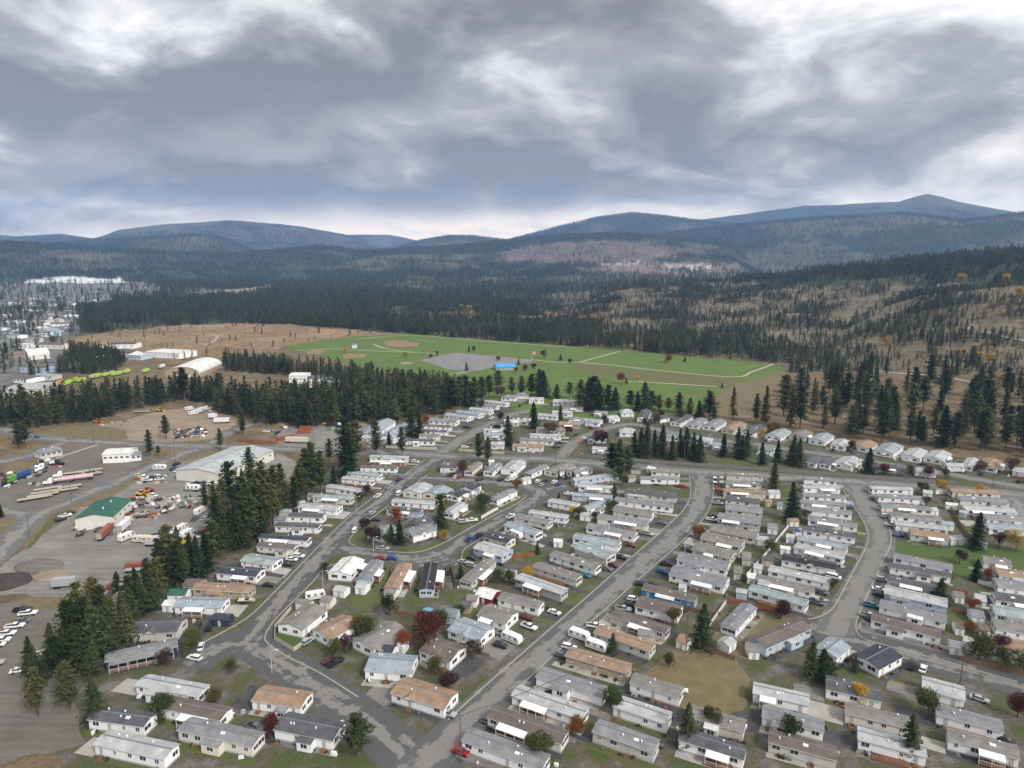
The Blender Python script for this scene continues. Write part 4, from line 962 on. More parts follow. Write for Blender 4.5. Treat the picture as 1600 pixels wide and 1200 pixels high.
def build_home(h):
    R = random.Random(int(h.a.x * 13 + h.a.y * 7))
    d = h.b - h.a; L = d.length; W = h.w; rz = math.atan2(d.y, d.x)
    near = h.py > 800
    root = link('mobile_home' if W <= 7.4 else 'bungalow', None, None, h.a, rz)
    root.empty_display_size = 0.5
    extra = {'a': ' and white porch canopy', 'g': ' and entrance gable', 'p': ' and pillared porch', 'd': ' and timber deck', 'G': ' and garage door', 'e': ' and side extension'}.get(h.opt, '')
    lab = '%s %s with %s roof%s, %s %s' % (h.wall, TYPE(h), h.roof, extra, h.ord, h.where)
    if len(lab.split()) > 16: lab = '%s %s with %s roof, %s %s' % (h.wall, TYPE(h), h.roof, h.ord, h.where)
    tag(root, lab, 'house' if W > 7.4 else 'mobile home', 'homes ' + h.where)
    hw = 3.1 + R.uniform(-0.1, 0.15); rise = W / 2 * (0.27 if W > 6.4 else R.choice((0.2, 0.26, 0.3)))
    m = MB(); hip = h.opt == 'h'
    if hip: m.box(0, 0, 0, L, W, hw, bottom=False); rise = W / 2 * 0.42
    else: m.prism([(0, 0), (W, 0), (W, hw), (W / 2, hw + rise), (0, hw)], 0, L)
    m.build('wall', WALL[h.wall], root)
    s = MB(); s.box(-0.03, -0.03, 0, L + 0.03, W + 0.03, 0.5, bottom=False); s.build('skirting', SKIRT if h.wall != 'navy' else WALL['navy'], root)
    r = MB()
    if hip: hipped(r, L, W, hw - 0.05, rise)
    else: pitched(r, L, W, hw, rise)
    ro = r.build('roof', ROOF[h.roof], root)
    if not hip:
        rc = MB(); rc.prism([(W / 2 - 0.22, hw + rise + 0.09), (W / 2, hw + rise + 0.19), (W / 2 + 0.22, hw + rise + 0.09)], -0.26, L + 0.26); rc.build('ridge_cap', RIDGE, ro)
    if not hip and near:
        k = rise / (W / 2)                                    # pale fascia board along the eaves
        for yy, sg in ((-0.34, -1), (W + 0.34, 1)):
            t = MB(); t.box(-0.25, min(yy, yy + 0.02 * sg), hw - 0.32 * k - 0.06, L + 0.25, max(yy, yy + 0.02 * sg), hw - 0.32 * k + 0.1)
            t.build('fascia', TRIM, root)
    for i in range(R.choice((1, 2, 2, 3))):
        yy = W * R.choice((0.3, 0.7)); zz = hw + rise * (1 - abs(yy - W / 2) / (W / 2)) + 0.1
        link('vent', VENTM, ro, (L * R.uniform(0.15, 0.85), yy, zz))
    if R.random() < 0.3:
        yy = W * 0.32; link('skylight', SKYL, ro, (L * R.uniform(0.3, 0.7), yy, hw + rise * 0.64 + 0.05)).rotation_euler = (math.atan(rise / (W / 2)), 0, 0)
    # windows and doors on the visible long wall and both ends
    n = max(2, int(L / 3.6)); door_i = R.randrange(n)
    for i in range(n):
        x = L * (i + 0.5) / n + R.uniform(-0.4, 0.4)
        if i == door_i and h.opt not in ('G',):
            link('door', DOOR, root, (x, 0, 0.5)); st = link('steps', STEPS, root, (x, -0.05, 0))
            if near: link('handle', HANDLE, root.children[-2], (0, 0, 0))
        elif R.random() < 0.9: add_window(root, x, 0, 1.4, 0, R.choice((0, 0, 1, 2, 1)), near)
    if h.opt == 'G':
        g = MB(); g.box(L * 0.2, -0.06, 0.05, L * 0.8, -0.031, 2.3); g.build('garage_door', TRIM, root)
    for x, a in ((0, -math.pi / 2), (L, math.pi / 2)):
        ys = (W * 0.28, W * 0.72) if W > 4.4 else (W * 0.5,)
        for yy in ys:
            if R.random() < 0.92: add_window(root, x, yy, 1.3, a, R.choice((1, 3, 1)) if W > 4.4 else 3, near)
    if h.opt == 'g':                                          # entrance gable over the long wall
        g = MB(); gx = L * R.uniform(0.35, 0.6); gw = 1.7
        g.face([(gx - gw, -0.5, hw - 0.05), (gx + gw, -0.5, hw - 0.05), (gx, -0.5, hw + 0.95)])
        g.build('gable_front', WALL[h.wall], root)
        g = MB(); back = W / 2 * 0.95
        for sgn in (-1, 1):
            e0, e1 = (gx + sgn * (gw + 0.25), -0.62, hw - 0.17), (gx, -0.62, hw + 1.0)
            f0, f1 = (gx + sgn * (gw + 0.25), 0.15, hw - 0.17), (gx, back, hw + 1.0)
            q = [e0, e1, f1, f0] if sgn < 0 else [e1, e0, f0, f1]
            g.face(q); g.face([(p[0], p[1], p[2] + 0.1) for p in reversed(q)]); g.face([e0, (e0[0], e0[1], e0[2] + 0.1), (e1[0], e1[1], e1[2] + 0.1), e1])
        g.build('gable_roof', ROOF[h.roof], root)
    def canopy(x0, x1, depth, zc, mat, right=False):
        p = MB(); p.face([(x0, -depth, zc - 0.35), (x1, -depth, zc - 0.35), (x1, -0.36, zc), (x0, -0.36, zc)])
        p.face([(x0, -0.36, zc + 0.12), (x1, -0.36, zc + 0.12), (x1, -depth, zc - 0.23), (x0, -depth, zc - 0.23)][::-1])
        for q in (((x0, -depth), (x1, -depth), 0, 0), ): p.face([(x0, -depth, zc - 0.35), (x0, -depth, zc - 0.23), (x1, -depth, zc - 0.23), (x1, -depth, zc - 0.35)])
        p.face([(x0, -depth, zc - 0.35), (x0, -0.36, zc), (x0, -0.36, zc + 0.12), (x0, -depth, zc - 0.23)]); p.face([(x1, -depth, zc - 0.23), (x1, -0.36, zc + 0.12), (x1, -0.36, zc), (x1, -depth, zc - 0.35)])
        p.build('canopy', mat, root)
        nn = max(2, int((x1 - x0) / 2.4) + 1)
        for i in range(nn):
            x = x0 + 0.1 + (x1 - x0 - 0.2) * i / (nn - 1)
            q = MB(); q.box(x - 0.06, -depth + 0.05, 0, x + 0.06, -depth + 0.17, zc - 0.36); q.build('post', TRIM, root)
        q = MB(); q.box(x0, -depth + 0.02, 0.35, x1, -0.05, 0.55); q.build('deck', DECK, root)
        q = MB(); q.box(x0, -depth + 0.06, 1.38, x1, -depth + 0.12, 1.46)
        for i in range(int((x1 - x0) / 0.5)): q.box(x0 + 0.25 + i * 0.5, -depth + 0.07, 0.55, x0 + 0.3 + i * 0.5, -depth + 0.11, 1.38)
        q.build('railing', TRIM, root)
    if h.opt == 'e':                                          # a lean-to room on the long wall
        x0 = L * R.uniform(0.05, 0.6); x1 = x0 + L * R.uniform(0.2, 0.35); dp = 2.0; ze = hw - 0.35
        q = MB(); q.prism([(-dp, 0), (-0.001, 0), (-0.001, hw - 0.14), (-dp, ze - 0.15)], x0, x1); ex = q.build('extension', WALL[h.wall], root)
        q = MB(); q.prism([(-dp - 0.25, ze - 0.17), (-0.36, hw - 0.16), (-0.36, hw - 0.06), (-dp - 0.25, ze - 0.07)], x0 - 0.15, x1 + 0.15); q.build('extension_roof', ROOF[R.choice((h.roof, 'light-grey', 'white', 'grey'))], ex)
        link('window', WIN[1][2], ex, ((x0 + x1) / 2, -dp, 0.95))
    if h.opt == 'a':
        x0 = L * R.uniform(0.1, 0.45); canopy(x0, x0 + L * R.uniform(0.3, 0.45), 2.6, hw - 0.1, WHITE_METAL)
    if h.opt == 'p': canopy(L * 0.05, L * 0.95, 2.4, hw - 0.1, ROOF[h.roof])
    if h.opt == 'r': canopy(L * 0.3, L * 0.75, 3.2, hw - 0.1, WHITE_METAL)
    if h.opt == 'd':
        q = MB(); q.box(L * 0.2, -2.4, 0, L * 0.75, -0.05, 0.6); q.build('deck', DECK, root)
        q = MB()
        for i in range(12): q.box(L * 0.2 + L * 0.55 * i / 11 - 0.04, -2.38, 0.6, L * 0.2 + L * 0.55 * i / 11 + 0.04, -2.3, 1.5)
        q.box(L * 0.2, -2.4, 1.5, L * 0.75, -2.28, 1.58); q.build('railing', DECK, root)
    return root
for h in HOMES: h.obj = build_home(h)
def nearest_home(p):
    return min(HOMES, key=lambda h: ((h.a + h.b) / 2 - Vector((p[0], p[1], 0))).length)
# drives and side strips next to the homes
for h in HOMES:
    R = random.Random(int(h.a.x * 5 + h.a.y * 3)); d = (h.b - h.a).normalized(); n = Vector((d.y, -d.x, 0))
    L = (h.b - h.a).length
    g = R.uniform(1.6, 3.0)
    kind = R.choice((ASPHALT_DARK, ASPHALT_DARK, ASPHALT_DARK, LAWN, CONCRETE, GRAVEL))
    zz = 0.032 + 0.0015 * R.random()
    a, b = h.a - d * 0.4, h.b + d * R.uniform(0.5, 3.0)
    if h.row in 'AWCBP': b = h.b + d * R.uniform(4, 8)
    if h.row in 'ETZ': a = h.a - d * R.uniform(5, 8.5); b = h.b
    if h.row == 'R': b = h.b + d * R.uniform(3, 5)
    poly = [a, b, b + n * g, a + n * g]
    def on_road(p): return any(min((q - p).length for q in ln) < w / 2 - 0.5 for ln, w in ROAD_LINES if (ln[len(ln) // 2] - p).length < 400)
    q = h.a + (-n) * (h.w + 0.15); q2 = h.b + (-n) * (h.w + 0.15); g2 = R.uniform(0.8, 2.4)
    if R.random() < 0.8: struct(sheet_w('lawn_strip', [q - d * R.uniform(-1, 3), q2 + d * R.uniform(-1, 3), q2 - n * g2 + d * R.uniform(-1, 2), q - n * g2 - d * R.uniform(-1, 2)], R.choice((LAWN, LAWN, LUSH, DRY, GRAVEL, ASPHALT_DARK, ASPHALT_DARK)), 0.0275 + 0.001 * R.random()))
    if h.row in 'AWETRZBPF' and R.random() < 0.72:               # hardstanding between the home's end and the street
        e0, sg = (h.b, 1) if h.row in 'AWRBP' else (h.a, -1)
        dp = R.uniform(5, 10); wd = R.uniform(4.5, h.w + 3.5); m_ = R.choice((ASPHALT_DARK, ASPHALT_DARK, ASPHALT_DARK, CONCRETE, GRAVEL))
        s0 = e0 + n * R.uniform(0, 2.5) + d * (0.1 * sg)
        q4 = [s0, s0 + d * (dp * sg), s0 + d * (dp * sg) - n * wd, s0 - n * wd]
        struct(sheet_w('hardstanding', q4, m_, 0.029 + 0.002 * R.random()))
    struct(sheet_w('driveway' if kind in (ASPHALT_DARK, CONCRETE, GRAVEL) else 'lawn_strip', poly, kind, zz))

# ------------------------------------------------------------------ sheds, yard buildings
SHEDN = {}
def shed(px1, py1, px2, py2, w, roof, wall, label=None, hw=2.5, name='shed', cat='shed', flat=False, doors=True):
    a, b = G(px1, py1), G(px2, py2); d = b - a; L = max(d.length, 2.2); rz = math.atan2(d.y, d.x)
    w = w * 1.15; root = link(name, None, None, a, rz)
    rise = w / 2 * 0.4
    m = MB()
    if flat: m.box(0, 0, 0, L, w, hw)
    else: m.prism([(0, 0), (w, 0), (w, hw), (w / 2, hw + rise), (0, hw)], 0, L)
    m.build('wall', WALL[wall], root)
    r = MB()
    if flat: r.box(-0.2, -0.2, hw + 0.003, L + 0.2, w + 0.2, hw + 0.15)
    else: pitched(r, L, w, hw, rise, 0.2, 0.09, 0.18)
    r.build('roof', ROOF[roof], root)
    if doors: link('door', DOOR, root, (L * 0.5, 0, 0.08))
    if not label:
        nh = nearest_home(a); label = '%s shed, %s roof, by the %s' % (wall, roof, nh.ref)
    tag(root, label, cat, 'garden sheds' if name == 'shed' else None)
    return root
for s in [(1199, 834, 1214, 836, 6, 'grey', 'white'), (1202, 779, 1219, 779, 5, 'light-grey', 'white'), (1214, 796, 1222, 797, 4, 'grey', 'white'), (1196, 792, 1206, 792, 3, 'tan', 'tan'), (1234, 823, 1248, 823, 3.5, 'tan', 'cream'), (1190, 884, 1208, 886, 3.2, 'dark-grey', 'tan'), (1159, 883, 1172, 885, 7, 'taupe', 'beige'),
          (1146, 905, 1158, 907, 6, 'taupe', 'cream'), (1177, 897, 1190, 899, 4, 'light-grey', 'white'), (1167, 912, 1180, 914, 4, 'white', 'white'), (1184, 922, 1200, 926, 4, 'light-grey', 'white'), (1139, 1022, 1150, 1014, 3.6, 'light-grey', 'white'), (1170, 1030, 1186, 1031, 5, 'taupe', 'white'), (1056, 1012, 1072, 1018, 4.5, 'tan', 'white'), (996, 1002, 1020, 1006, 3.4, 'grey', 'beige'),
          (1228, 848, 1240, 850, 4, 'light-grey', 'white'), (1219, 866, 1234, 868, 3, 'white', 'white'), (1182, 852, 1200, 854, 4, 'light-grey', 'beige'), (1492, 942, 1506, 944, 4, 'taupe', 'white'), (1524, 948, 1540, 951, 5, 'light-grey', 'white'), (1518, 974, 1538, 977, 5, 'grey', 'white'), (1530, 996, 1546, 998, 4, 'brown', 'white'), (1484, 1022, 1504, 1026, 4, 'light-grey', 'white'), (1493, 992, 1506, 994, 4, 'brown', 'white'), (1486, 852, 1506, 852, 4, 'light-grey', 'white'),
          (742, 940, 768, 947, 6, 'white', 'red'), (716, 958, 734, 960, 4, 'dark-grey', 'tan'), (728, 948, 744, 950, 4, 'taupe', 'white'), (773, 902, 790, 906, 3.5, 'dark-grey', 'cream'), (788, 906, 804, 908, 3.5, 'light-grey', 'white'), (865, 855, 878, 856, 3, 'white', 'white'), (555, 928, 570, 930, 4, 'light-grey', 'white'), (521, 932, 538, 935, 3.5, 'light-grey', 'white'), (500, 950, 516, 952, 4, 'taupe', 'cream'), (462, 952, 484, 955, 2.6, 'taupe', 'cream'), (600, 936, 616, 938, 3.5, 'taupe', 'cream'),
          (595, 1030, 612, 1033, 4, 'navy', 'white'), (620, 1020, 632, 1022, 3, 'white', 'white'), (694, 974, 712, 976, 5, 'grey', 'pale-blue'), (330, 978, 356, 980, 3.5, 'navy', 'navy'), (254, 956, 270, 957, 3.5, 'white', 'white'), (262, 940, 290, 940, 4.5, 'green', 'white'), (286, 924, 310, 926, 5, 'brown', 'tan'), (428, 820, 446, 821, 4, 'grey', 'beige'), (436, 808, 452, 808, 3.5, 'teal-grey', 'beige'), (458, 794, 470, 795, 4, 'light-grey', 'white'), (480, 782, 492, 783, 4, 'taupe', 'beige'),
          (818, 758, 830, 756, 4, 'light-grey', 'white'), (764, 728, 772, 728, 3, 'white', 'white'), (982, 754, 994, 753, 4, 'taupe', 'beige'), (906, 813, 922, 815, 4, 'light-grey', 'white'), (930, 795, 946, 793, 3, 'blue-grey', 'white'), (1010, 738, 1018, 740, 4, 'white', 'white'), (986, 740, 1000, 741, 4, 'dark-grey', 'beige'), (1442, 778, 1456, 780, 5, 'light-grey', 'white'), (1462, 772, 1476, 772, 4, 'light-grey', 'white'), (1478, 796, 1496, 798, 3, 'white', 'white'), (1456, 806, 1466, 806, 4, 'light-grey', 'white'),
          (1472, 828, 1490, 830, 4, 'blue-grey', 'white'), (1498, 808, 1508, 810, 3, 'light-grey', 'pale-blue'), (1530, 858, 1542, 860, 3, 'blue-grey', 'pale-blue'), (1250, 838, 1254, 838, 3, 'blue-grey', 'white'), (1150, 935, 1166, 938, 3, 'light-grey', 'pale-blue'), (1060, 928, 1070, 930, 3, 'light-grey', 'white'), (1504, 1012, 1520, 1016, 3, 'light-grey', 'white')]:
    shed(*s)
def hall(px1, py1, px2, py2, w, hw, rise, roof, wall, label, name='warehouse', cat='warehouse', wins=3, arch=False, door_side='end'):
    w *= 1.12; hw *= 1.02; rise *= 1.1
    a, b = G(px1, py1), G(px2, py2); d = b - a; L = d.length; rz = math.atan2(d.y, d.x)
    root = link(name, None, None, a, rz)
    if arch:
        prof = [(w / 2 - w / 2 * math.cos(math.pi * i / 14), hw + rise * math.sin(math.pi * i / 14)) for i in range(15)]
        m = MB(); m.prism([(0, 0), (w, 0)] + [(y, z) for y, z in reversed(prof)], 0, L); m.build('wall', WALL[wall], root)
        r = MB(); r.prism([(y, z + 0.02) for y, z in prof] + [(w / 2 - (w / 2 + 0.2) * math.cos(math.pi * i / 14), hw + (rise + 0.2) * math.sin(math.pi * i / 14)) for i in range(14, -1, -1)], -0.3, L + 0.3); r.build('roof', ROOF[roof], root)
    else:
        m = MB(); m.prism([(0, 0), (w, 0), (w, hw), (w / 2, hw + rise), (0, hw)], 0, L); m.build('wall', WALL[wall], root)
        r = MB(); pitched(r, L, w, hw, rise, 0.4, 0.18, 0.35); ro = r.build('roof', ROOF[roof], root)
        for i in range(2): link('vent', VENTM, ro, (L * (0.3 + 0.4 * i), w * 0.4, hw + rise * 0.8 + 0.2), scale=1.6)
    for i in range(wins): add_window(root, L * (i + 0.5) / wins, 0, hw * 0.5, 0, 1, False)
    for i, y in enumerate((w * 0.28, w * 0.62)):
        g = MB(); g.box(-0.06, y - 1.6, 0, -0.003, y + 1.6, min(3.6, hw * 0.75)); g.build('roller_door', TRIM if wall != 'white' else DOORM, root)
    tag(root, label, cat)
    return root
hall(178, 825, 206, 797, 14, 5.4, 1.5, 'green', 'cream', 'cream workshop with dark green metal roof in the gravel yard', wins=4)
hall(346, 757, 428, 718, 26, 5.6, 1.8, 'light-grey', 'cream', 'large cream warehouse with pale grey roof behind the tree row', wins=7)
hall(161, 724, 204, 722, 12, 5.2, 1.2, 'white', 'white', 'white workshop building beside the diagonal yard road', wins=5)
hall(205, 721, 221, 719, 9, 3.4, 0.8, 'grey', 'white', 'low grey-roofed annex beside the white workshop', wins=2)
hall(64, 718, 98, 711, 10, 3.4, 1.2, 'grey', 'beige', 'low beige office with grey roof above the truck yard', wins=4)
hall(584, 692, 618, 667, 11, 4.2, 1.8, 'blue-grey', 'white', 'leftmost long blue-grey storage building by the dense wood', 'storage_building', 'storage building', 3)
hall(615, 694, 645, 674, 10, 4.0, 1.6, 'blue-grey', 'white', 'rightmost blue-grey storage building beside the cream fence', 'storage_building', 'storage building', 3)
hall(452, 600, 478, 600, 16, 8, 1.0, 'white', 'white', 'white two-storey building in the clearing within the wood', 'office_building', 'building', 5)
hall(482, 606, 505, 605, 14, 8.5, 0.8, 'dark-grey', 'cream', 'modern yellow-cream house with dark roof in the clearing', 'clearing_house', 'house', 4)
hall(506, 606, 523, 605, 14, 7, 0.6, 'black', 'grey', 'dark charcoal house beside the yellow-cream house in clearing', 'clearing_house', 'house', 3)
hall(312, 590, 347, 574, 30, 4, 6.5, 'white', 'tan', 'white arched fabric hall at the wood left of the field', 'fabric_hall', 'hall', 0, True)
hall(6, 622, 64, 620, 30, 7, 0.6, 'light-grey', 'beige', 'flat pale warehouse at left edge behind the wood', wins=6)
hall(228, 558, 280, 561, 26, 6.5, 0.6, 'white', 'white', 'long white flat-roofed store at the dry field edge', wins=8)
hall(75, 526, 96, 524, 22, 8, 2.5, 'teal-grey', 'pale-blue', 'pale blue building with turquoise roof at the town edge', wins=2)
hall(45, 563, 78, 560, 26, 5, 6, 'white', 'cream', 'white and ochre arched hall in the left town', 'fabric_hall', 'hall', 0, True)
hall(776, 579, 806, 578, 17, 3.2, 2.4, 'blue-grey', 'grey', 'x', 'pavilion', 'pavilion', 4)
pav = [o for o in col.objects if o.name.startswith('pavilion')][0]; pav['label'] = 'park pavilion with bright blue roof at the car park edge'
for ch in pav.children:
    if ch.name.startswith('roof'): ch.data.materials[0] = material('bright_blue_roof', (0.05, 0.30, 0.62), 0.6, 0.1)
hall(550, 544, 556, 544, 6, 3.5, 1, 'blue-grey', 'white', 'small white and blue hut by the ball diamond', 'park_hut', 'hut', 0)
# town on the left: individual roofs that can be told apart
TR = random.Random(5)
TOWNSPOTS = [(8, 560), (20, 545), (12, 528), (40, 535), (62, 545), (35, 515), (10, 505), (55, 505), (78, 510), (20, 492), (48, 490), (75, 494), (100, 498), (10, 478), (38, 476), (66, 480), (92, 484), (112, 488), (22, 465), (55, 463), (80, 466), (110, 468), (130, 472), (8, 455), (35, 453), (62, 455), (90, 452), (120, 455), (145, 458), (165, 455), (25, 446), (60, 447), (100, 446), (140, 447), (180, 447), (205, 445), (215, 452), (32, 582), (22, 598), (52, 594), (62, 574), (150, 565), (170, 545), (178, 556), (200, 562), (160, 480), (240, 492), (225, 492), (206, 491)]
for i in range(95):
    q = (TR.uniform(-25, 215), 443 + 85 * TR.random() ** 1.6)
    if q[0] > 125 and q[1] > 462 or q[0] > 95 and q[1] > 490: continue
    TOWNSPOTS.append(q)
for i, (x, y) in enumerate(TOWNSPOTS):
    a = G(x, y); L = TR.uniform(16, 38) if i < 49 else TR.uniform(11, 20); w = TR.uniform(12, 22) if i < 49 else TR.uniform(8, 12); ang = TR.uniform(-0.5, 0.3)
    wall, roof = TR.choice(['white', 'white', 'cream', 'beige', 'grey', 'pale-blue', 'tan']), TR.choice(['light-grey', 'grey', 'white', 'white', 'taupe', 'blue-grey', 'brown', 'dark-grey'])
    root = link('town_building', None, None, a, ang); hw = TR.uniform(4, 6.5); ri = TR.uniform(0.8, 2.5)
    m = MB(); m.prism([(0, 0), (w, 0), (w, hw), (w / 2, hw + ri), (0, hw)], 0, L); m.build('wall', WALL[wall], root)
    r = MB(); pitched(r, L, w, hw, ri, 0.4, 0.2, 0.4); r.build('roof', ROOF[roof], root)
    for k in range(4): add_window(root, L * (k + 0.5) / 4, 0, hw * 0.45, 0, 3, False)
    tag(root, '%s town building with %s roof in the far left town' % (wall, roof), 'building', 'buildings of the far town')

# ------------------------------------------------------------------ vehicles
PAINT = {n: material('paint_' + n, c, 0.3, 0.04, 0.5, spec=0.5) for n, c in {
    'white': (0.75, 0.75, 0.75), 'silver': (0.36, 0.37, 0.38), 'grey': (0.13, 0.135, 0.14), 'black': (0.018, 0.018, 0.02), 'red': (0.30, 0.02, 0.02), 'maroon': (0.11, 0.016, 0.022), 'blue': (0.02, 0.06, 0.22),
    'teal': (0.02, 0.17, 0.24), 'green': (0.10, 0.30, 0.03), 'lime-green': (0.42, 0.62, 0.05), 'yellow': (0.60, 0.34, 0.03), 'orange': (0.55, 0.13, 0.03), 'cream': (0.62, 0.56, 0.44), 'pink': (0.58, 0.40, 0.42), 'rust': (0.28, 0.085, 0.045), 'beige': (0.45, 0.40, 0.31)}.items()}
TYRE = material('tyre', (0.018, 0.018, 0.018), 0.9, 0.2)
LAMP = material('lamp_lens', (0.6, 0.6, 0.58), 0.2, 0.05)
TAIL = material('tail_lens', (0.3, 0.02, 0.02), 0.3, 0.05)
_d = MB(); _d.tube((0, -0.12, 0), (0, 0.12, 0), 0.34, 0.34, 12); _d.tube((0, -0.13, 0), (0, 0.13, 0), 0.17, 0.17, 8); WHEEL = _d.mesh('wheel', TYRE)
_d = MB(); _d.tube((0, -0.18, 0), (0, 0.18, 0), 0.52, 0.52, 12); _d.tube((0, -0.2, 0), (0, 0.2, 0), 0.26, 0.26, 8); BIGWHEEL = _d.mesh('wheel', TYRE)
_d = MB(); _d.box(-0.03, -0.2, -0.08, 0.03, 0.2, 0.08); LIGHTM = _d.mesh('headlight', LAMP); TAILM = _d.mesh('tail_light', TAIL)
def loft(mb, rings, mi=0):
    """rings: list of rectangles (x0,x1,halfwidth,z) from bottom to top"""
    for (a, b) in zip(rings[:-1], rings[1:]):
        A = [(a[0], -a[2], a[3]), (a[1], -a[2], a[3]), (a[1], a[2], a[3]), (a[0], a[2], a[3])]
        B = [(b[0], -b[2], b[3]), (b[1], -b[2], b[3]), (b[1], b[2], b[3]), (b[0], b[2], b[3])]
        for i in range(4): mb.face([A[i], A[(i + 1) % 4], B[(i + 1) % 4], B[i]], mi)
    t = rings[-1]; mb.face([(t[0], -t[2], t[3]), (t[1], -t[2], t[3]), (t[1], t[2], t[3]), (t[0], t[2], t[3])], mi)
CARM = {}
SPEC = {   # length half, half width, bonnet/boot heights, cabin rings, wheelbase half
    'sedan': dict(body=[(-2.25, 2.25, 0.80, 0.28), (-2.35, 2.35, 0.88, 0.5), (-2.3, 2.28, 0.88, 0.82), (-2.2, 2.1, 0.82, 0.93)], glass=[(-1.75, 1.15, 0.80, 0.93), (-1.15, 0.45, 0.64, 1.40)], top=[(-1.15, 0.45, 0.645, 1.40), (-1.05, 0.35, 0.58, 1.46)], wb=1.35, fx=2.34, lz=0.68),
    'suv': dict(body=[(-2.3, 2.3, 0.84, 0.34), (-2.4, 2.4, 0.93, 0.6), (-2.38, 2.35, 0.93, 1.0), (-2.3, 2.1, 0.88, 1.08)], glass=[(-2.25, 1.1, 0.86, 1.08), (-1.95, 0.5, 0.70, 1.62)], top=[(-1.97, 0.5, 0.705, 1.62), (-1.85, 0.35, 0.62, 1.72)], wb=1.42, fx=2.39, lz=0.85),
    'pickup': dict(body=[(-2.8, 2.75, 0.86, 0.42), (-2.9, 2.85, 0.98, 0.65), (-2.88, 2.82, 0.98, 1.02), (0.85, 2.65, 0.9, 1.15)], glass=[(-0.75, 1.3, 0.90, 1.1), (-0.55, 0.75, 0.74, 1.72)], top=[(-0.57, 0.75, 0.745, 1.72), (-0.45, 0.6, 0.66, 1.82)], wb=1.75, fx=2.84, lz=0.88),
    'van': dict(body=[(-2.6, 2.6, 0.9, 0.36), (-2.7, 2.7, 0.98, 0.6), (-2.7, 2.6, 0.98, 1.15), (-2.68, 2.0, 0.96, 1.25)], glass=[(-2.66, 1.95, 0.955, 1.25), (-2.6, 1.3, 0.86, 1.85)], top=[(-2.61, 1.3, 0.865, 1.85), (-2.4, 1.0, 0.76, 2.1)], wb=1.65, fx=2.69, lz=0.85),
}
def car_meshes(kind, color):
    if (kind, color) in CARM: return CARM[kind, color]
    s = SPEC[kind]; p = PAINT[color]
    b = MB(); loft(b, s['body'])
    if kind == 'pickup':                                      # load bed walls and dark bed
        b = MB(); loft(b, [(-2.8, 2.75, 0.86, 0.42), (-2.9, 2.85, 0.98, 0.65), (-2.9, 2.85, 0.98, 0.85)])
        loft(b, [(-0.8, 2.84, 0.975, 0.85), (-0.8, 2.8, 0.97, 1.02), (-0.75, 2.6, 0.9, 1.12)])
        b.box(-2.9, -0.97, 0.851, -0.8, -0.85, 1.22); b.box(-2.9, 0.85, 0.851, -0.8, 0.97, 1.22); b.box(-2.9, -0.85, 0.851, -2.8, 0.85, 1.2)
    g = MB(); loft(g, s['glass']); t = MB(); loft(t, s['top'])
    out = [('body', b.mesh('body', p)), ('windows', g.mesh('windows', GLASS)), ('roof', t.mesh('roof', p))]
    if kind == 'pickup':
        q = MB(); q.face([(-2.8, -0.85, 0.87), (-0.82, -0.85, 0.87), (-0.82, 0.85, 0.87), (-2.8, 0.85, 0.87)]); out.append(('bed', q.mesh('bed', TYRE)))
    CARM[kind, color] = out
    return out
WORD = {'sedan': 'car', 'suv': 'SUV', 'pickup': 'pickup', 'van': 'van'}
def heading(x, y, dx, dy):
    a, b = G(x, y), G(x + dx, y + dy); d = b - a
    return a, math.atan2(d.y, d.x)
def where_of(p, limit=30):
    nh = nearest_home(p)
    return 'by the ' + nh.ref if ((nh.a + nh.b) / 2 - Vector((p[0], p[1], 0))).length < limit else None
def car(x, y, dx, dy, kind, color, place=None):
    p, rz = heading(x, y, dx, dy); p = Vector((p.x, p.y, 0.08)); s = SPEC[kind]
    root = link({'sedan': 'parked_car', 'suv': 'parked_suv', 'pickup': 'pickup_truck', 'van': 'parked_van'}[kind], None, None, p, rz)
    for n, me in car_meshes(kind, color): link(n, me, root)
    wz = 0.34; hw = s['body'][1][2] - 0.12
    for sx in (-1, 1):
        for sy in (-1, 1): link('wheel', WHEEL, root, (s['wb'] * sx, hw * sy, wz))
    if y > 740:
        for sy in (-1, 1):
            link('headlight', LIGHTM, root, (s['fx'], 0.6 * sy, s['lz'])); link('tail_light', TAILM, root, (-s['fx'] - (0.04 if kind == 'pickup' else 0), 0.62 * sy, s['lz']))
    tag(root, '%s %s parked %s' % (color, WORD[kind], place or where_of(p, 80) or 'in the gravel yard'), {'sedan': 'car', 'suv': 'car', 'pickup': 'pickup truck', 'van': 'van'}[kind], 'parked vehicles')
    return root
A_, C_, R_ = (10, 1), (12, -10), (14, 3)
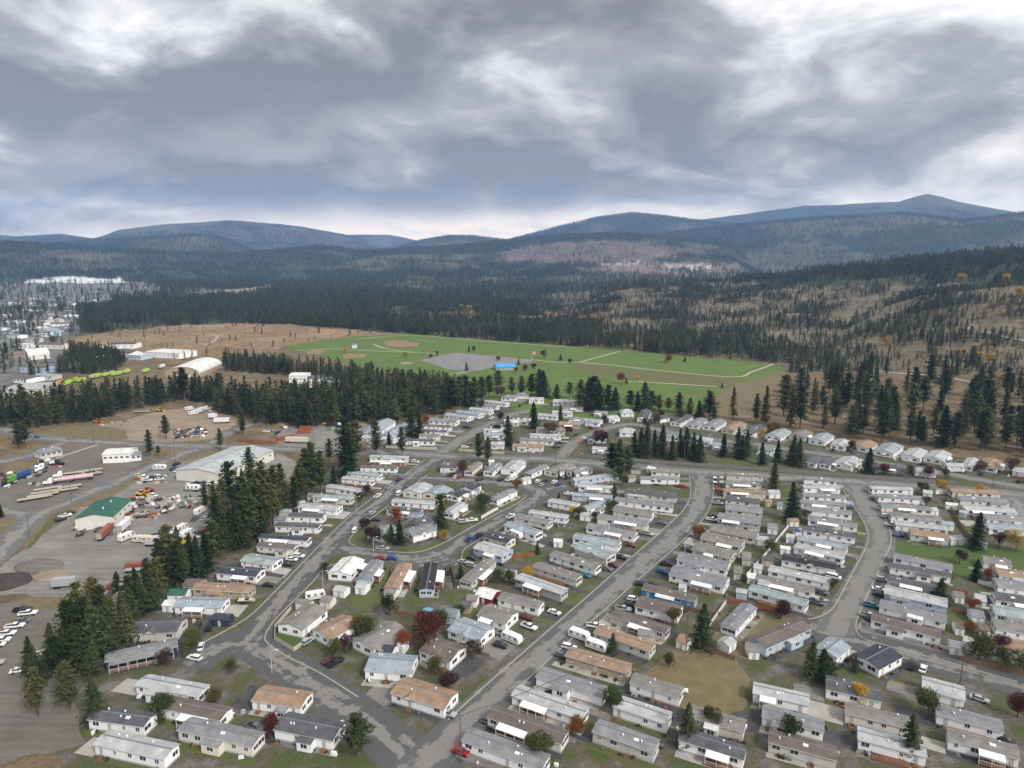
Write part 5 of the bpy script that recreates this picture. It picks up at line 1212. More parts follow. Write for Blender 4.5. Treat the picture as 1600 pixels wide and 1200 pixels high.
for c in [(467, 871, *A_, 'suv', 'white'), (456, 876, *A_, 'sedan', 'white'), (448, 884, *A_, 'pickup', 'black'), (420, 916, *A_, 'sedan', 'black'), (328, 982, 4, -8, 'pickup', 'black'), (309, 981, 4, -8, 'suv', 'black'), (314, 1013, 3, -12, 'sedan', 'white'), (304, 1031, -14, -3, 'suv', 'white'), (481, 1005, 16, -10, 'suv', 'silver'), (514, 1035, 14, -6, 'sedan', 'maroon'), (524, 1038, 14, -8, 'pickup', 'black'),
          (598, 859, 14, 1, 'pickup', 'silver'), (596, 874, 14, 2, 'sedan', 'red'), (613, 875, 14, 1, 'suv', 'blue'), (555, 831, 8, -12, 'van', 'white'), (735, 845, 14, -7, 'pickup', 'blue'), (748, 839, 12, -7, 'pickup', 'black'), (737, 874, 14, 4, 'sedan', 'black'), (738, 886, 14, 4, 'suv', 'silver'), (724, 880, 14, 3, 'sedan', 'silver'), (699, 895, 0, -12, 'pickup', 'black'), (866, 959, 12, 4, 'sedan', 'white'), (827, 982, 14, 5, 'pickup', 'white'), (824, 968, 13, 4, 'suv', 'maroon'), (782, 1011, 14, 4, 'suv', 'black'), (725, 1010, 14, 6, 'sedan', 'silver'), (914, 901, 12, 4, 'sedan', 'teal'),
          (986, 854, 12, 3, 'sedan', 'maroon'), (970, 873, 14, 4, 'pickup', 'black'), (958, 885, 12, 4, 'sedan', 'maroon'), (948, 891, 12, 3, 'sedan', 'grey'), (1011, 836, 13, 3, 'pickup', 'silver'), (1074, 860, 12, 3, 'suv', 'grey'), (1043, 884, 14, 2, 'pickup', 'black'), (1036, 896, 12, 3, 'suv', 'blue'), (1001, 915, 12, 1, 'suv', 'black'), (1018, 915, 12, 1, 'sedan', 'black'), (990, 939, 10, 2, 'suv', 'white'), (974, 954, 14, 2, 'pickup', 'silver'), (985, 948, 12, 2, 'suv', 'black'), (930, 981, 14, 2, 'pickup', 'white'), (876, 1026, 12, 3, 'sedan', 'grey'), (889, 1014, 12, 3, 'suv', 'white'),
          (1122, 788, 10, 1, 'pickup', 'silver'), (1113, 814, 12, 2, 'pickup', 'white'), (1100, 832, 12, 2, 'suv', 'white'), (1117, 808, 10, 2, 'sedan', 'maroon'), (1124, 768, 10, 0, 'suv', 'red'), (1066, 762, 12, 1, 'pickup', 'red'), (1034, 819, 12, 2, 'sedan', 'grey'), (840, 754, 6, -6, 'suv', 'white'), (846, 759, 6, -5, 'sedan', 'beige'), (852, 753, 6, -5, 'sedan', 'black'), (866, 755, 8, -5, 'suv', 'white'), (872, 759, 8, -4, 'sedan', 'blue'), (888, 773, 10, 0, 'sedan', 'white'),
          (924, 670, 9, 2, 'suv', 'red'), (900, 680, 6, -5, 'sedan', 'maroon'), (874, 693, 9, 0, 'sedan', 'black'), (869, 700, 9, 0, 'suv', 'black'), (883, 686, 9, 0, 'sedan', 'white'), (904, 711, 9, 0, 'pickup', 'orange'), (914, 687, 9, 0, 'suv', 'white'), (941, 666, 9, 2, 'sedan', 'grey'), (906, 692, 3, -6, 'sedan', 'orange'), (798, 809, 12, -6, 'pickup', 'white'), (737, 815, 12, -1, 'pickup', 'white'), (724, 817, 12, -1, 'suv', 'silver'), (590, 777, 12, -8, 'pickup', 'white'), (608, 763, 12, -8, 'pickup', 'silver'), (624, 751, 12, -8, 'pickup', 'blue'), (649, 723, 10, 1, 'suv', 'white'), (624, 773, 10, -8, 'van', 'white'), (635, 765, 12, -8, 'pickup', 'grey'), (581, 804, 12, -6, 'suv', 'silver'), (587, 814, 12, 0, 'sedan', 'black'), (695, 743, 6, -5, 'suv', 'silver'), (705, 743, 6, -5, 'suv', 'black'), (712, 747, 6, -5, 'sedan', 'white'), (717, 747, 6, -5, 'sedan', 'red'),
          (750, 742, 6, -5, 'suv', 'black'), (749, 751, 10, -2, 'sedan', 'black'), (782, 751, 8, -5, 'suv', 'black'), (795, 751, 8, -6, 'pickup', 'white'), (768, 655, 10, -5, 'pickup', 'white'), (730, 669, 9, 0, 'pickup', 'black'), (690, 692, 9, 0, 'sedan', 'silver'), (726, 700, 9, 0, 'suv', 'white'), (735, 696, 9, 0, 'sedan', 'grey'), (775, 644, 9, 0, 'suv', 'black'), (812, 635, 3, -6, 'pickup', 'black'), (819, 631, 3, -6, 'suv', 'grey'), (1382, 714, 3, -8, 'van', 'white'), (1417, 722, 9, 1, 'suv', 'white'), (1302, 704, 5, -6, 'sedan', 'black'), (1334, 709, 5, -6, 'sedan', 'grey'), (1195, 688, 4, -6, 'suv', 'grey'), (1202, 690, 4, -6, 'suv', 'white'), (1533, 742, 5, -6, 'sedan', 'black'), (1594, 754, 10, -2, 'suv', 'black'), (1366, 780, 10, 0, 'suv', 'silver'), (1384, 808, 10, 0, 'suv', 'white'), (1393, 822, 12, 0, 'pickup', 'white'), (1404, 838, 12, 0, 'sedan', 'blue'), (1326, 794, 10, 0, 'sedan', 'blue'), (1277, 689, 4, -6, 'sedan', 'black'), (1442, 727, 9, 1, 'sedan', 'black'),
          (1378, 908, *R_, 'suv', 'silver'), (1373, 923, *R_, 'sedan', 'white'), (1374, 931, *R_, 'sedan', 'black'), (1362, 949, *R_, 'pickup', 'teal'), (1358, 965, *R_, 'pickup', 'silver'), (1363, 971, *R_, 'suv', 'black'), (1302, 904, 12, 3, 'van', 'white'), (1284, 928, 12, 4, 'suv', 'grey'), (1276, 944, 14, 4, 'pickup', 'grey'), (1349, 1028, 3, -12, 'suv', 'white'), (1425, 1043, 4, -12, 'pickup', 'black'), (1442, 1048, 4, -11, 'sedan', 'white'), (1240, 985, 12, 2, 'suv', 'grey'), (1388, 949, *R_, 'sedan', 'white'), (815, 1090, 14, 5, 'pickup', 'white'), (765, 1132, 14, 5, 'suv', 'grey'), (720, 1178, 14, 5, 'sedan', 'red'), (305, 1090, 10, 3, 'suv', 'white'), (400, 1140, 10, 3, 'pickup', 'grey'), (1530, 1095, 12, 4, 'sedan', 'silver'), (1570, 1160, 12, 5, 'suv', 'black'), (700, 1118, 12, 4, 'suv', 'silver'), (1225, 1140, 12, 3, 'sedan', 'white')]:
    car(*c)
for c in [(44, 961, 18, -2, 'pickup', 'white'), (36, 955, 18, -2, 'pickup', 'black'), (24, 981, 18, -2, 'pickup', 'white'), (36, 973, 18, -2, 'suv', 'grey'), (10, 993, 18, -2, 'pickup', 'white'), (4, 1003, 18, -2, 'suv', 'white'), (-4, 1010, 18, -2, 'sedan', 'white'), (74, 1022, 14, -3, 'pickup', 'white'), (72, 1032, 14, -3, 'sedan', 'grey'), (30, 1050, 16, -3, 'sedan', 'white'), (-10, 1040, 16, -3, 'pickup', 'silver')]:
    car(*c, 'on the brown gravel car park at lower left')
for c in [(95, 814, 12, -3, 'suv', 'black'), (102, 808, 12, -3, 'pickup', 'white'), (108, 804, 12, -3, 'suv', 'black'), (270, 734, 8, -4, 'suv', 'blue'), (277, 737, 8, -4, 'sedan', 'white'), (285, 739, 8, -4, 'suv', 'white'), (292, 740, 8, -4, 'sedan', 'white'), (276, 727, 8, -4, 'pickup', 'black'), (289, 733, 8, -4, 'sedan', 'silver'), (309, 727, 8, -4, 'sedan', 'white'), (317, 723, 8, -4, 'suv', 'teal'), (326, 721, 8, -4, 'sedan', 'teal'), (334, 717, 8, -4, 'suv', 'black'), (218, 744, 9, 0, 'sedan', 'cream'), (224, 748, 9, 0, 'pickup', 'white'), (230, 752, 9, 0, 'pickup', 'white'), (240, 748, 9, 0, 'suv', 'black'), (249, 750, 9, -1, 'sedan', 'white'), (216, 750, 9, 1, 'sedan', 'orange'),
          (296, 760, 9, 0, 'suv', 'white'), (300, 765, 9, 0, 'pickup', 'silver'), (308, 756, 9, 0, 'sedan', 'black'), (318, 756, 9, 0, 'sedan', 'black'), (330, 757, 9, 0, 'suv', 'white'), (240, 776, 9, 2, 'suv', 'white'), (156, 828, 8, -2, 'sedan', 'grey'), (190, 808, 8, -5, 'suv', 'black'), (198, 806, 8, -5, 'sedan', 'red'), (305, 812, 8, -6, 'pickup', 'grey'), (320, 812, 10, -6, 'sedan', 'silver'), (244, 838, 9, 0, 'sedan', 'blue'), (254, 836, 9, 0, 'sedan', 'black'), (262, 835, 9, 0, 'suv', 'white'), (270, 842, 9, 0, 'sedan', 'black'), (310, 835, 9, -3, 'suv', 'maroon'), (318, 832, 9, -3, 'sedan', 'red'), (174, 928, 6, -8, 'sedan', 'maroon'), (172, 918, 6, -8, 'sedan', 'red')]:
    car(*c, 'in the gravel yard around the green-roofed workshop')
for i in range(16):
    car(276 + 2.9 * i + random.uniform(-1, 1), 682 - 0.75 * i + random.choice((0, -4, 3)), random.choice((6, -3)), random.choice((-3, -4)), random.choice(('sedan', 'sedan', 'suv')), random.choice(('black', 'grey', 'silver', 'blue', 'grey', 'rust')), 'in the scrap row at the dirt lot')
for c in [(416, 676, 8, 0, 'suv', 'white'), (423, 674, 8, 0, 'sedan', 'silver'), (434, 677, 8, -3, 'sedan', 'black')]: car(*c, 'beside the rust-brown fence')
for c in [(58, 684, 8, 1, 'sedan', 'blue'), (49, 683, 8, 1, 'sedan', 'silver')]: car(*c, 'on the road at far left')

CHASSIS = material('chassis', (0.03, 0.03, 0.032), 0.7, 0.1)
def wheels_at(root, pts, me=None):
    for p in pts: link('wheel', me or BIGWHEEL, root, p)
def camper(x, y, dx, dy, color='white', L=7.0, place=None):
    p, rz = heading(x, y, dx, dy); root = link('camper_trailer', None, None, (p.x, p.y, 0.08), rz)
    m = MB(); prof = [(-L / 2, 0.55), (L / 2 - 0.2, 0.55), (L / 2, 1.3), (L / 2 - 0.1, 2.2), (L / 2 - 0.7, 2.85), (-L / 2 + 0.4, 2.95), (-L / 2, 2.5)]
    m.prism(prof, -1.2, 1.2, axis='y'); m.build('body', PAINT[color], root)
    s = MB(); s.box(-L / 2 + 0.1, -1.215, 1.05, L / 2 - 0.4, -1.203, 1.3); s.build('stripe', PAINT['silver'], root)
    for i in range(3): link('window', WIN[2 if i == 1 else 0][2], root, (-L / 2 + 1.2 + i * (L - 2.4) / 2, -1.21, 1.55))
    h = MB(); h.box(L / 2, -0.06, 0.45, L / 2 + 1.1, 0.06, 0.55); h.build('hitch', CHASSIS, root)
    u = MB(); u.box(-0.7, -0.4, 2.95, 0.1, 0.4, 3.2); u.build('roof_unit', WHITE_METAL, root)
    wheels_at(root, [(sx, sy * 1.05, 0.34) for sx in (-0.4, 0.45) for sy in (-1, 1)], WHEEL)
    tag(root, '%s camper trailer %s' % (color, place or where_of(p, 80) or 'in the gravel yard'), 'camper', 'camper trailers'); return root
for c in [(800, 1003, 14, 6), (932, 1015, 14, 5), (905, 998, 14, 5), (493, 936, 12, -2), (803, 749, 10, -8), (806, 840, 10, 4)]: camper(*c)
for c in [(250, 734, 12, 0), (198, 843, 14, -6), (222, 847, 12, 0, 'cream'), (236, 848, 12, 0, 'cream'), (283, 830, 10, -6), (292, 838, 10, -6), (313, 802, 10, -6), (302, 700 + 66, 10, 0)]: camper(*c, place='in the gravel yard near the green-roofed workshop')
for c in [(296, 641, 10, -2), (310, 645, 10, -2), (320, 641, 8, -2), (302, 648, 9, -1)]: camper(*c, place='at the top of the dirt lot')
camper(534, 665, 8, -4, place='in the storage yard below the wood')
def clutter():
    """bins, pallets, woodpiles, tarps and scrap: too small to pick apart"""
    R = random.Random(12); mats = [PAINT['white'], PAINT['grey'], DECK, PAINT['rust'], PAINT['blue'], PAINT['beige'], CHASSIS, PAINT['silver']]
    def lump(b, p, a, l, w, h, m_):
        c, s_ = math.cos(a), math.sin(a); k = len(b.v); t = R.uniform(0.7, 1.0)
        for (x, y, z) in [(-l, -w, 0), (l, -w, 0), (l, w, 0), (-l, w, 0), (-l * t, -w * t, h), (l * t, -w * t, h * R.uniform(0.7, 1)), (l * t, w * t, h), (-l * t, w * t, h * R.uniform(0.7, 1))]: b.v.append((p.x + c * x - s_ * y, p.y + s_ * x + c * y, z))
        for q in [(4, 5, 6, 7), (0, 1, 5, 4), (1, 2, 6, 5), (2, 3, 7, 6), (3, 0, 4, 7)]: b.f.append(tuple(k + i for i in q)); b.m.append(m_)
    b = MB()
    for i in range(900):
        h = R.choice(HOMES); d = (h.b - h.a).normalized(); n_ = Vector((-d.y, d.x, 0)); L = (h.b - h.a).length
        if h.py < 700: continue
        p = h.a + d * R.uniform(-2, L + 1.5) + n_ * (h.w + R.uniform(0.6, 3.0) if R.random() < 0.6 else -R.uniform(0.6, 2.0))
        lump(b, p, math.atan2(d.y, d.x) + R.choice((0, 0, 0.4)), R.uniform(0.2, 1.0), R.uniform(0.2, 0.6), R.uniform(0.3, 1.2), R.choice((0, 0, 1, 1, 2, 2, 2, 3, 5, 6, 7)))
    stuff(b.build('garden_clutter', mats), 'bins, woodpiles and oddments lying about the gardens', 'clutter')
    b = MB()
    for (x0, y0, x1, y1, n) in ((205, 776, 330, 796, 130), (240, 838, 310, 850, 90), (215, 742, 260, 756, 40), (290, 758, 330, 768, 40), (272, 672, 322, 684, 120), (150, 826, 200, 836, 30), (190, 800, 250, 812, 40), (300, 634, 345, 645, 30), (60, 720, 95, 730, 30), (110, 736, 160, 742, 30), (0, 738, 70, 762, 40), (180, 915, 200, 935, 20), (140, 655, 200, 665, 20), (440, 664, 540, 674, 40)):
        for i in range(n):
            p = G(R.uniform(x0, x1), R.uniform(y0, y1)); lump(b, p, R.uniform(0, 3), R.uniform(0.3, 1.8), R.uniform(0.3, 0.9), R.uniform(0.3, 1.3), R.choice((0, 1, 1, 1, 2, 3, 5, 6, 6, 6, 7, 7)))
    stuff(b.build('yard_scrap', mats), 'scrap, pallets and machine parts lying about the yards', 'scrap')
clutter()
def boat(x, y, dx, dy, color, place=None):
    p, rz = heading(x, y, dx, dy); root = link('boat', None, None, (p.x, p.y, 0.08), rz)
    m = MB(); secs = [(-3.0, 1.05, 0.8), (0, 1.15, 0.8), (1.8, 0.85, 0.95), (3.0, 0.08, 1.25)]
    for (a, b) in zip(secs[:-1], secs[1:]):
        for s in (-1, 1):
            q = [(a[0], 0, 0.55), (b[0], 0, 0.55 + (0.35 if b[1] < 0.2 else 0)), (b[0], s * b[1], b[2] + 0.7), (a[0], s * a[1], a[2] + 0.7)]
            m.face(q if s < 0 else q[::-1])
        m.face([(a[0], -a[1], a[2] + 0.68), (b[0], -b[1], b[2] + 0.68), (b[0], b[1], b[2] + 0.68), (a[0], a[1], a[2] + 0.68)])
    m.face([(-3, -1.05, 1.5), (-3, 1.05, 1.5), (-3, 0, 0.55)]); m.build('hull', PAINT[color], root)
    g = MB(); loft(g, [(-0.6, 1.0, 0.75, 1.5), (-0.4, 0.3, 0.6, 2.05)]); g.build('windscreen', GLASS, root)
    t = MB(); t.box(-2.8, -0.7, 0.36, 3.8, -0.6, 0.46); t.box(-2.8, 0.6, 0.36, 3.8, 0.7, 0.46); t.box(-1.2, -1.1, 0.3, -1.0, 1.1, 0.36); t.build('trailer', CHASSIS, root)
    e = MB(); e.box(-3.4, -0.22, 0.9, -3.0, 0.22, 2.0); e.build('outboard_motor', CHASSIS, root)
    wheels_at(root, [(-1.1, s * 1.1, 0.34) for s in (-1, 1)], WHEEL)
    tag(root, '%s boat on trailer %s' % (color, place or where_of(p, 80)), 'boat', 'boats on trailers')
for b in [(386, 943, 12, 0, 'cream'), (1122, 750, 10, 0, 'white'), (1122, 757, 10, 0, 'white'), (1283, 942, 14, 5, 'silver'), (1234, 988, 14, -2, 'white')]: boat(*b)
boat(123, 826, 8, -5, 'white', 'beside the green-roofed workshop'); boat(262, 801, 10, -3, 'white', 'in the gravel yard by scrap'); boat(128, 836, 8, -5, 'grey', 'in front of the workshop gable')
def semi(x, y, dx, dy, color, place):
    p, rz = heading(x, y, dx, dy); root = link('truck_tractor', None, None, (p.x, p.y, 0.05), rz)
    c = MB(); c.box(-3.2, -0.45, 0.75, 2.8, 0.45, 1.0); c.build('chassis', CHASSIS, root)
    h = MB(); loft(h, [(1.0, 3.0, 0.85, 0.75), (1.0, 3.1, 0.95, 1.1), (1.0, 2.9, 0.8, 1.95)]); h.build('bonnet', PAINT[color], root)
    k = MB(); loft(k, [(-1.3, 1.1, 1.15, 0.85), (-1.3, 1.1, 1.2, 2.1), (-1.3, 0.7, 1.1, 3.0), (-1.3, 0.1, 1.0, 3.5)]); k.build('cab', PAINT[color], root)
    g = MB(); g.face([(1.112, -0.95, 2.1), (1.112, 0.95, 2.1), (0.74, 0.88, 2.9), (0.74, -0.88, 2.9)]); g.build('windscreen', GLASS, root)
    for s in (-1, 1):
        e = MB(); e.tube((-1.45, s * 0.95, 1.0), (-1.45, s * 0.95, 3.7), 0.09, 0.09, 6); e.build('exhaust_stack', VENT, root)
    wheels_at(root, [(2.2, s * 1.0, 0.52) for s in (-1, 1)] + [(xx, s * 0.95, 0.52) for xx in (-1.9, -2.95) for s in (-1, 1)])
    tag(root, '%s truck tractor %s' % (color, place), 'truck', 'trucks in the truck yard')
for i, cc in enumerate(('black', 'green', 'green', 'blue', 'blue', 'blue', 'grey', 'white', 'white', 'grey')):
    semi(8 + 7.2 * i, 757 - 2.9 * i, -6, 5, cc, 'in the row of tractors at the truck yard edge')
semi(78, 757, -12, 1.5, 'white', 'pulling the nearer pink tank trailers'); semi(93, 746, -12, 1.8, 'white', 'beside the upper flatbed trailers'); semi(92, 727, 8, 0, 'black', 'at the far end of the truck yard'); semi(76, 726, 8, 0, 'white', 'by the low beige office'); semi(66, 727, 8, -1, 'black', 'beside the office end')
def trailer(x, y, dx, dy, kind, color, L=13.0, label=None):
    p, rz = heading(x, y, dx, dy); root = link({'flat': 'flatbed_trailer', 'tank': 'tank_trailer', 'box': 'box_trailer'}[kind], None, None, (p.x, p.y, 0.05), rz)
    c = MB(); c.box(-L / 2, -0.5, 0.85, L / 2, 0.5, 1.1); c.build('chassis', CHASSIS, root)
    if kind == 'flat':
        d = MB(); d.box(-L / 2, -1.25, 1.103, L / 2, 1.25, 1.3); d.build('deck', PAINT[color], root)
        for i in range(3):
            q = MB(); q.box(-L / 2 + 0.3, -1.1 + i * 0.75, 1.303, L / 2 - 0.3, -0.5 + i * 0.75, 1.45 + 0.12 * (i % 2)); q.build('timber_load', PAINT[color], root)
        q = MB(); q.box(L / 2 - 0.1, -1.2, 1.303, L / 2, 1.2, 2.4); q.build('headboard', CHASSIS, root)
    elif kind == 'tank':
        t = MB(); t.tube((-L / 2 + 0.2, 0, 2.1), (L / 2 - 0.2, 0, 2.1), 1.05, 1.05, 16); t.build('tank', PAINT[color], root)
        for i in range(3):
            q = MB(); q.tube((-L / 4 + i * L / 4, 0, 3.1), (-L / 4 + i * L / 4, 0, 3.3), 0.3, 0.3, 8); q.build('hatch', VENT, root)
    else:
        t = MB(); t.box(-L / 2, -1.25, 1.103, L / 2, 1.25, 3.9); t.build('box', PAINT[color], root)
        q = MB()
        q.box(-L / 2 - 0.04, -1.15, 1.2, -L / 2 - 0.003, 1.15, 3.8); q.build('rear_door', PAINT['silver'], root)
    wheels_at(root, [(-L / 2 + 1.2 + i * 1.2, s * 0.95, 0.52) for i in range(2) for s in (-1, 1)])
    tag(root, label, 'trailer', 'trailers in the yards')
for i, (x, y, L) in enumerate([(55, 781, 15), (68, 776, 14), (74, 771, 14), (76, 766, 13), (104, 768, 11), (110, 763, 11)]): trailer(x, y, 14, -2.2, 'flat', 'beige', L, 'beige flatbed trailer in the stack beside the yard road')
for i, (x, y, L) in enumerate([(118, 746, 13), (120, 741, 13), (145, 743, 10), (146, 737, 10)]): trailer(x, y, 14, -1.8, 'flat', 'beige', L, 'beige flatbed trailer behind the pink tank trailers')
trailer(101, 754, -14, 1.8, 'tank', 'pink', 10, 'pale pink tank trailer behind the white tractor'); trailer(132, 750, -14, 1.8, 'tank', 'pink', 9, 'second pale pink tank trailer, nearest the yard road')
trailer(165, 838, 14, -12, 'box', 'rust', 12, 'red box trailer in front of the green-roofed workshop'); trailer(194, 828, 10, -9, 'box', 'white', 9, 'white box trailer right of the green-roofed workshop')
trailer(347, 661, -12, 0.3, 'box', 'white', 11, 'white box trailer at the right end of the dirt lot'); trailer(333, 654, 10, 0, 'box', 'white', 6, 'short white box trailer on the dirt lot'); trailer(464, 692, 14, 0.4, 'box', 'cream', 15, 'cream box trailer beside the rust-brown fence'); trailer(223, 645, 12, -0.6, 'flat', 'silver', 12, 'pale flatbed trailer at the wood by the dirt lot')
trailer(214, 894, 14, -0.5, 'flat', 'silver', 9, 'grey flatbed trailer in front of the rust container'); trailer(232, 882, 10, -1, 'flat', 'grey', 9, 'dark flatbed trailer behind the rust container'); trailer(242, 853, 10, 0, 'flat', 'silver', 8, 'grey flatbed trailer by the cream campers')
trailer(101, 918, 14, -1, 'box', 'silver', 8, 'pale trailer at the lower gravel yard edge')
def container(x, y, dx, dy, color, label, L=6.1):
    p, rz = heading(x, y, dx, dy); root = link('shipping_container', None, None, (p.x, p.y, 0.05), rz)
    m = MB(); n = int(L / 0.28); pr = []
    for i in range(n + 1): pr += [(-L / 2 + L * i / n, -1.2 - (0.04 if i % 2 else 0))]
    m.box(-L / 2, -1.2, 0, L / 2, 1.2, 2.6); m.build('box', PAINT[color], root)
    for i in range(n):
        pass
    r = MB()
    for i in range(n): r.box(-L / 2 + 0.06 + i * L / n, -1.25, 0.15, -L / 2 + 0.18 + i * L / n, -1.203, 2.45)
    r.build('side_ribs', PAINT[color], root)
    for s in (-1, 1):
        d = MB(); d.box(L / 2 + 0.003, 0.02 if s > 0 else -1.15, 0.1, L / 2 + 0.05, 1.15 if s > 0 else -0.02, 2.5); d.build('door', PAINT[color], root)
    tag(root, label, 'container')
container(210, 889, 14, -0.4, 'rust', 'rust-red shipping container in the lower gravel yard', 6.1)
container(475, 677, 10, -0.6, 'rust', 'rust-brown container in the storage yard', 9); container(478, 672, 10, -0.6, 'rust', 'rust-brown container at the back of the storage yard', 9); container(446, 687, 10, -2, 'rust', 'long rust-red container by the cream box trailer', 12)
def loader(x, y, dx, dy, color, label):
    p, rz = heading(x, y, dx, dy); root = link('wheel_loader', None, None, (p.x, p.y, 0.05), rz)
    b = MB(); loft(b, [(-3, 0.6, 0.9, 0.8), (-3, 0.6, 1.0, 1.3), (-2.8, 0.3, 0.85, 2.0)]); b.build('body', PAINT[color], root)
    c = MB(); loft(c, [(-0.9, 0.8, 0.75, 2.0), (-0.8, 0.5, 0.7, 3.2)]); c.build('cab', GLASS, root); r = MB(); r.box(-0.9, -0.78, 3.203, 0.6, 0.78, 3.35); r.build('cab_roof', PAINT[color], root)
    for s in (-1, 1):
        a = MB(); a.tube((0.6, s * 0.6, 1.5), (3.0, s * 0.6, 0.9), 0.14, 0.12, 6); a.build('arm', PAINT[color], root)
    k = MB(); k.prism([(3.0, 0.2), (4.2, 0.2), (4.1, 0.3), (3.2, 0.35), (3.1, 1.3), (2.9, 1.3)], -1.35, 1.35, axis='y'); k.build('bucket', PAINT[color], root)
    for sx in (-2.0, 1.4):
        for s in (-1, 1): link('wheel', BIGWHEEL, root, (sx, s * 1.0, 0.75), scale=1.45)
    tag(root, label, 'loader', 'loaders in the gravel yard')
loader(222, 775, 10, 0, 'yellow', 'yellow wheel loader in the upper gravel yard'); loader(231, 770, 8, -3, 'orange', 'orange wheel loader behind the yellow one'); loader(240, 890, 10, -9, 'yellow', 'yellow loader right of the rust container'); loader(292, 850, 10, -6, 'yellow', 'yellow loader by the tall row of pines'); loader(153, 661, 8, 0, 'orange', 'orange loader at the left end of dirt lot'); loader(250, 643, 8, 0, 'yellow', 'yellow loader at the back of the dirt lot'); loader(510, 664, 8, -2, 'yellow', 'yellow loader in the storage yard')
for i, (x, y, cc) in enumerate([(95, 600, 'orange'), (104, 602, 'lime-green'), (110, 599, 'lime-green'), (116, 597, 'lime-green'), (128, 597, 'lime-green'), (146, 591, 'lime-green'), (153, 590, 'lime-green'), (166, 588, 'lime-green'), (173, 586, 'lime-green'), (180, 587, 'lime-green'), (186, 586, 'lime-green'), (198, 583, 'lime-green'), (140, 603, 'white'), (133, 604, 'lime-green'), (228, 582, 'lime-green'), (253, 575, 'white'), (92, 602, 'yellow')]):
    trailer(x, y, 6, -2, 'box', cc, 11, '%s box truck body in the depot behind the wood' % cc)
# the packed vehicle storage at the edge of the far town: too small and many to pick apart
def town_cars():
    v, f, mi = [], [], []
    b = MB(); R = random.Random(3)
    for i in range(420):
        px = R.uniform(-30, 130); py = R.uniform(493, 522) - max(0, (px - 60)) * 0.1
        if R.random() < 0.35: px, py = R.uniform(150, 200), R.uniform(541, 556)
        p = G(px, py); a = R.choice((0.3, 1.8)) + R.uniform(-0.1, 0.1); c, s = math.cos(a), math.sin(a); m_ = R.randrange(4)
        k = len(b.v)
        for (x, y, z) in [(-2.2, -0.9, 0.3), (2.2, -0.9, 0.3), (2.2, 0.9, 0.3), (-2.2, 0.9, 0.3), (-2.2, -0.9, 0.95), (2.2, -0.9, 0.95), (2.2, 0.9, 0.95), (-2.2, 0.9, 0.95), (-1.3, -0.7, 1.5), (0.6, -0.7, 1.5), (0.6, 0.7, 1.5), (-1.3, 0.7, 1.5)]:
            b.v.append((p.x + c * x - s * y, p.y + s * x + c * y, z))
        for q in [(0, 1, 5, 4), (1, 2, 6, 5), (2, 3, 7, 6), (3, 0, 4, 7), (4, 5, 9, 8), (5, 6, 10, 9), (6, 7, 11, 10), (7, 4, 8, 11), (8, 9, 10, 11)]: b.f.append(tuple(k + i_ for i_ in q)); b.m.append(m_)
    stuff(b.build('packed_parked_cars', [PAINT['white'], PAINT['silver'], PAINT['grey'], PAINT['blue']]), 'packed rows of small parked cars at the town edge', 'cars')
town_cars()

# ------------------------------------------------------------------ fences, poles, cables, small things
WOODF = material('fence_timber', (0.21, 0.12, 0.07), 0.9, 0.25, 1.2); GREYF = material('fence_grey', (0.20, 0.195, 0.18), 0.9, 0.2, 1.0); WHITEF = material('fence_white', (0.66, 0.66, 0.64), 0.6, 0.05); RUSTF = material('fence_rust', (0.27, 0.10, 0.045), 0.9, 0.25, 1.0); CREAMF = material('fence_cream', (0.50, 0.46, 0.36), 0.8, 0.1)
def fence(px, h, mat, label, seg=2.6):
    P = [G(*p) for p in px]; root = link('fence', None, None, P[0])
    o = P[0]
    for a, b in zip(P[:-1], P[1:]):
        L = (b - a).length; n = max(1, round(L / seg)); d = (b - a) / L; rz = math.atan2(d.y, d.x); sl = L / n
        pm = MB(); k = max(3, int(sl / 0.3))
        for i in range(k): pm.box(0.06 + (sl - 0.12) * i / k, -0.03, 0.05, 0.06 + (sl - 0.12) * (i + 0.9) / k, 0.0 + 0.012 * (i % 2), h - 0.04 * (i % 2))
        pm.box(0.06, 0.016, h * 0.25, sl - 0.06, 0.06, h * 0.25 + 0.09); pm.box(0.06, 0.016, h * 0.75, sl - 0.06, 0.06, h * 0.75 + 0.09)
        me = pm.mesh('panel', mat)
        q = MB(); q.box(-0.055, -0.055, 0, 0.055, 0.055, h + 0.1); pmsh = q.mesh('post', mat)
        for i in range(n):
            p = a + d * (sl * i) - o
            link('panel', me, root, p, rz); link('post', pmsh, root, p, rz)
        link('post', pmsh, root, b - o, rz)
    tag(root, label, 'fence')
fence([(896, 713), (950, 717), (985, 721), (1080, 728), (1140, 732)], 2.0, GREYF, 'left half of the long grey fence along the cross road', 4)
fence([(1142, 732), (1280, 742), (1400, 751), (1490, 757)], 2.0, GREYF, 'right half of the long grey fence along the cross road', 4)
fence([(603, 700), (640, 702), (683, 703)], 1.9, CREAMF, 'cream fence in front of the upper street homes', 3.5)
fence([(717, 705), (760, 708), (788, 710)], 1.9, CREAMF, 'cream fence right of the upper street corner', 3.5)
fence([(789, 709), (848, 713)], 1.9, GREYF, 'grey fence beside the tan-roofed cream home', 3.5)
fence([(372, 690), (400, 693), (432, 694)], 2.2, RUSTF, 'rust-brown fence along the cross road by containers', 3.5)
fence([(1108, 980), (1134, 944)], 1.7, WHITEF, 'white fence right of the tall fir in the front gardens')
fence([(1136, 942), (1180, 951), (1214, 958)], 1.9, RUSTF, 'rust-brown fence behind the lone white mobile home')
fence([(1160, 910), (1188, 878)], 1.8, WHITEF, 'white fence running between the two middle home rows')
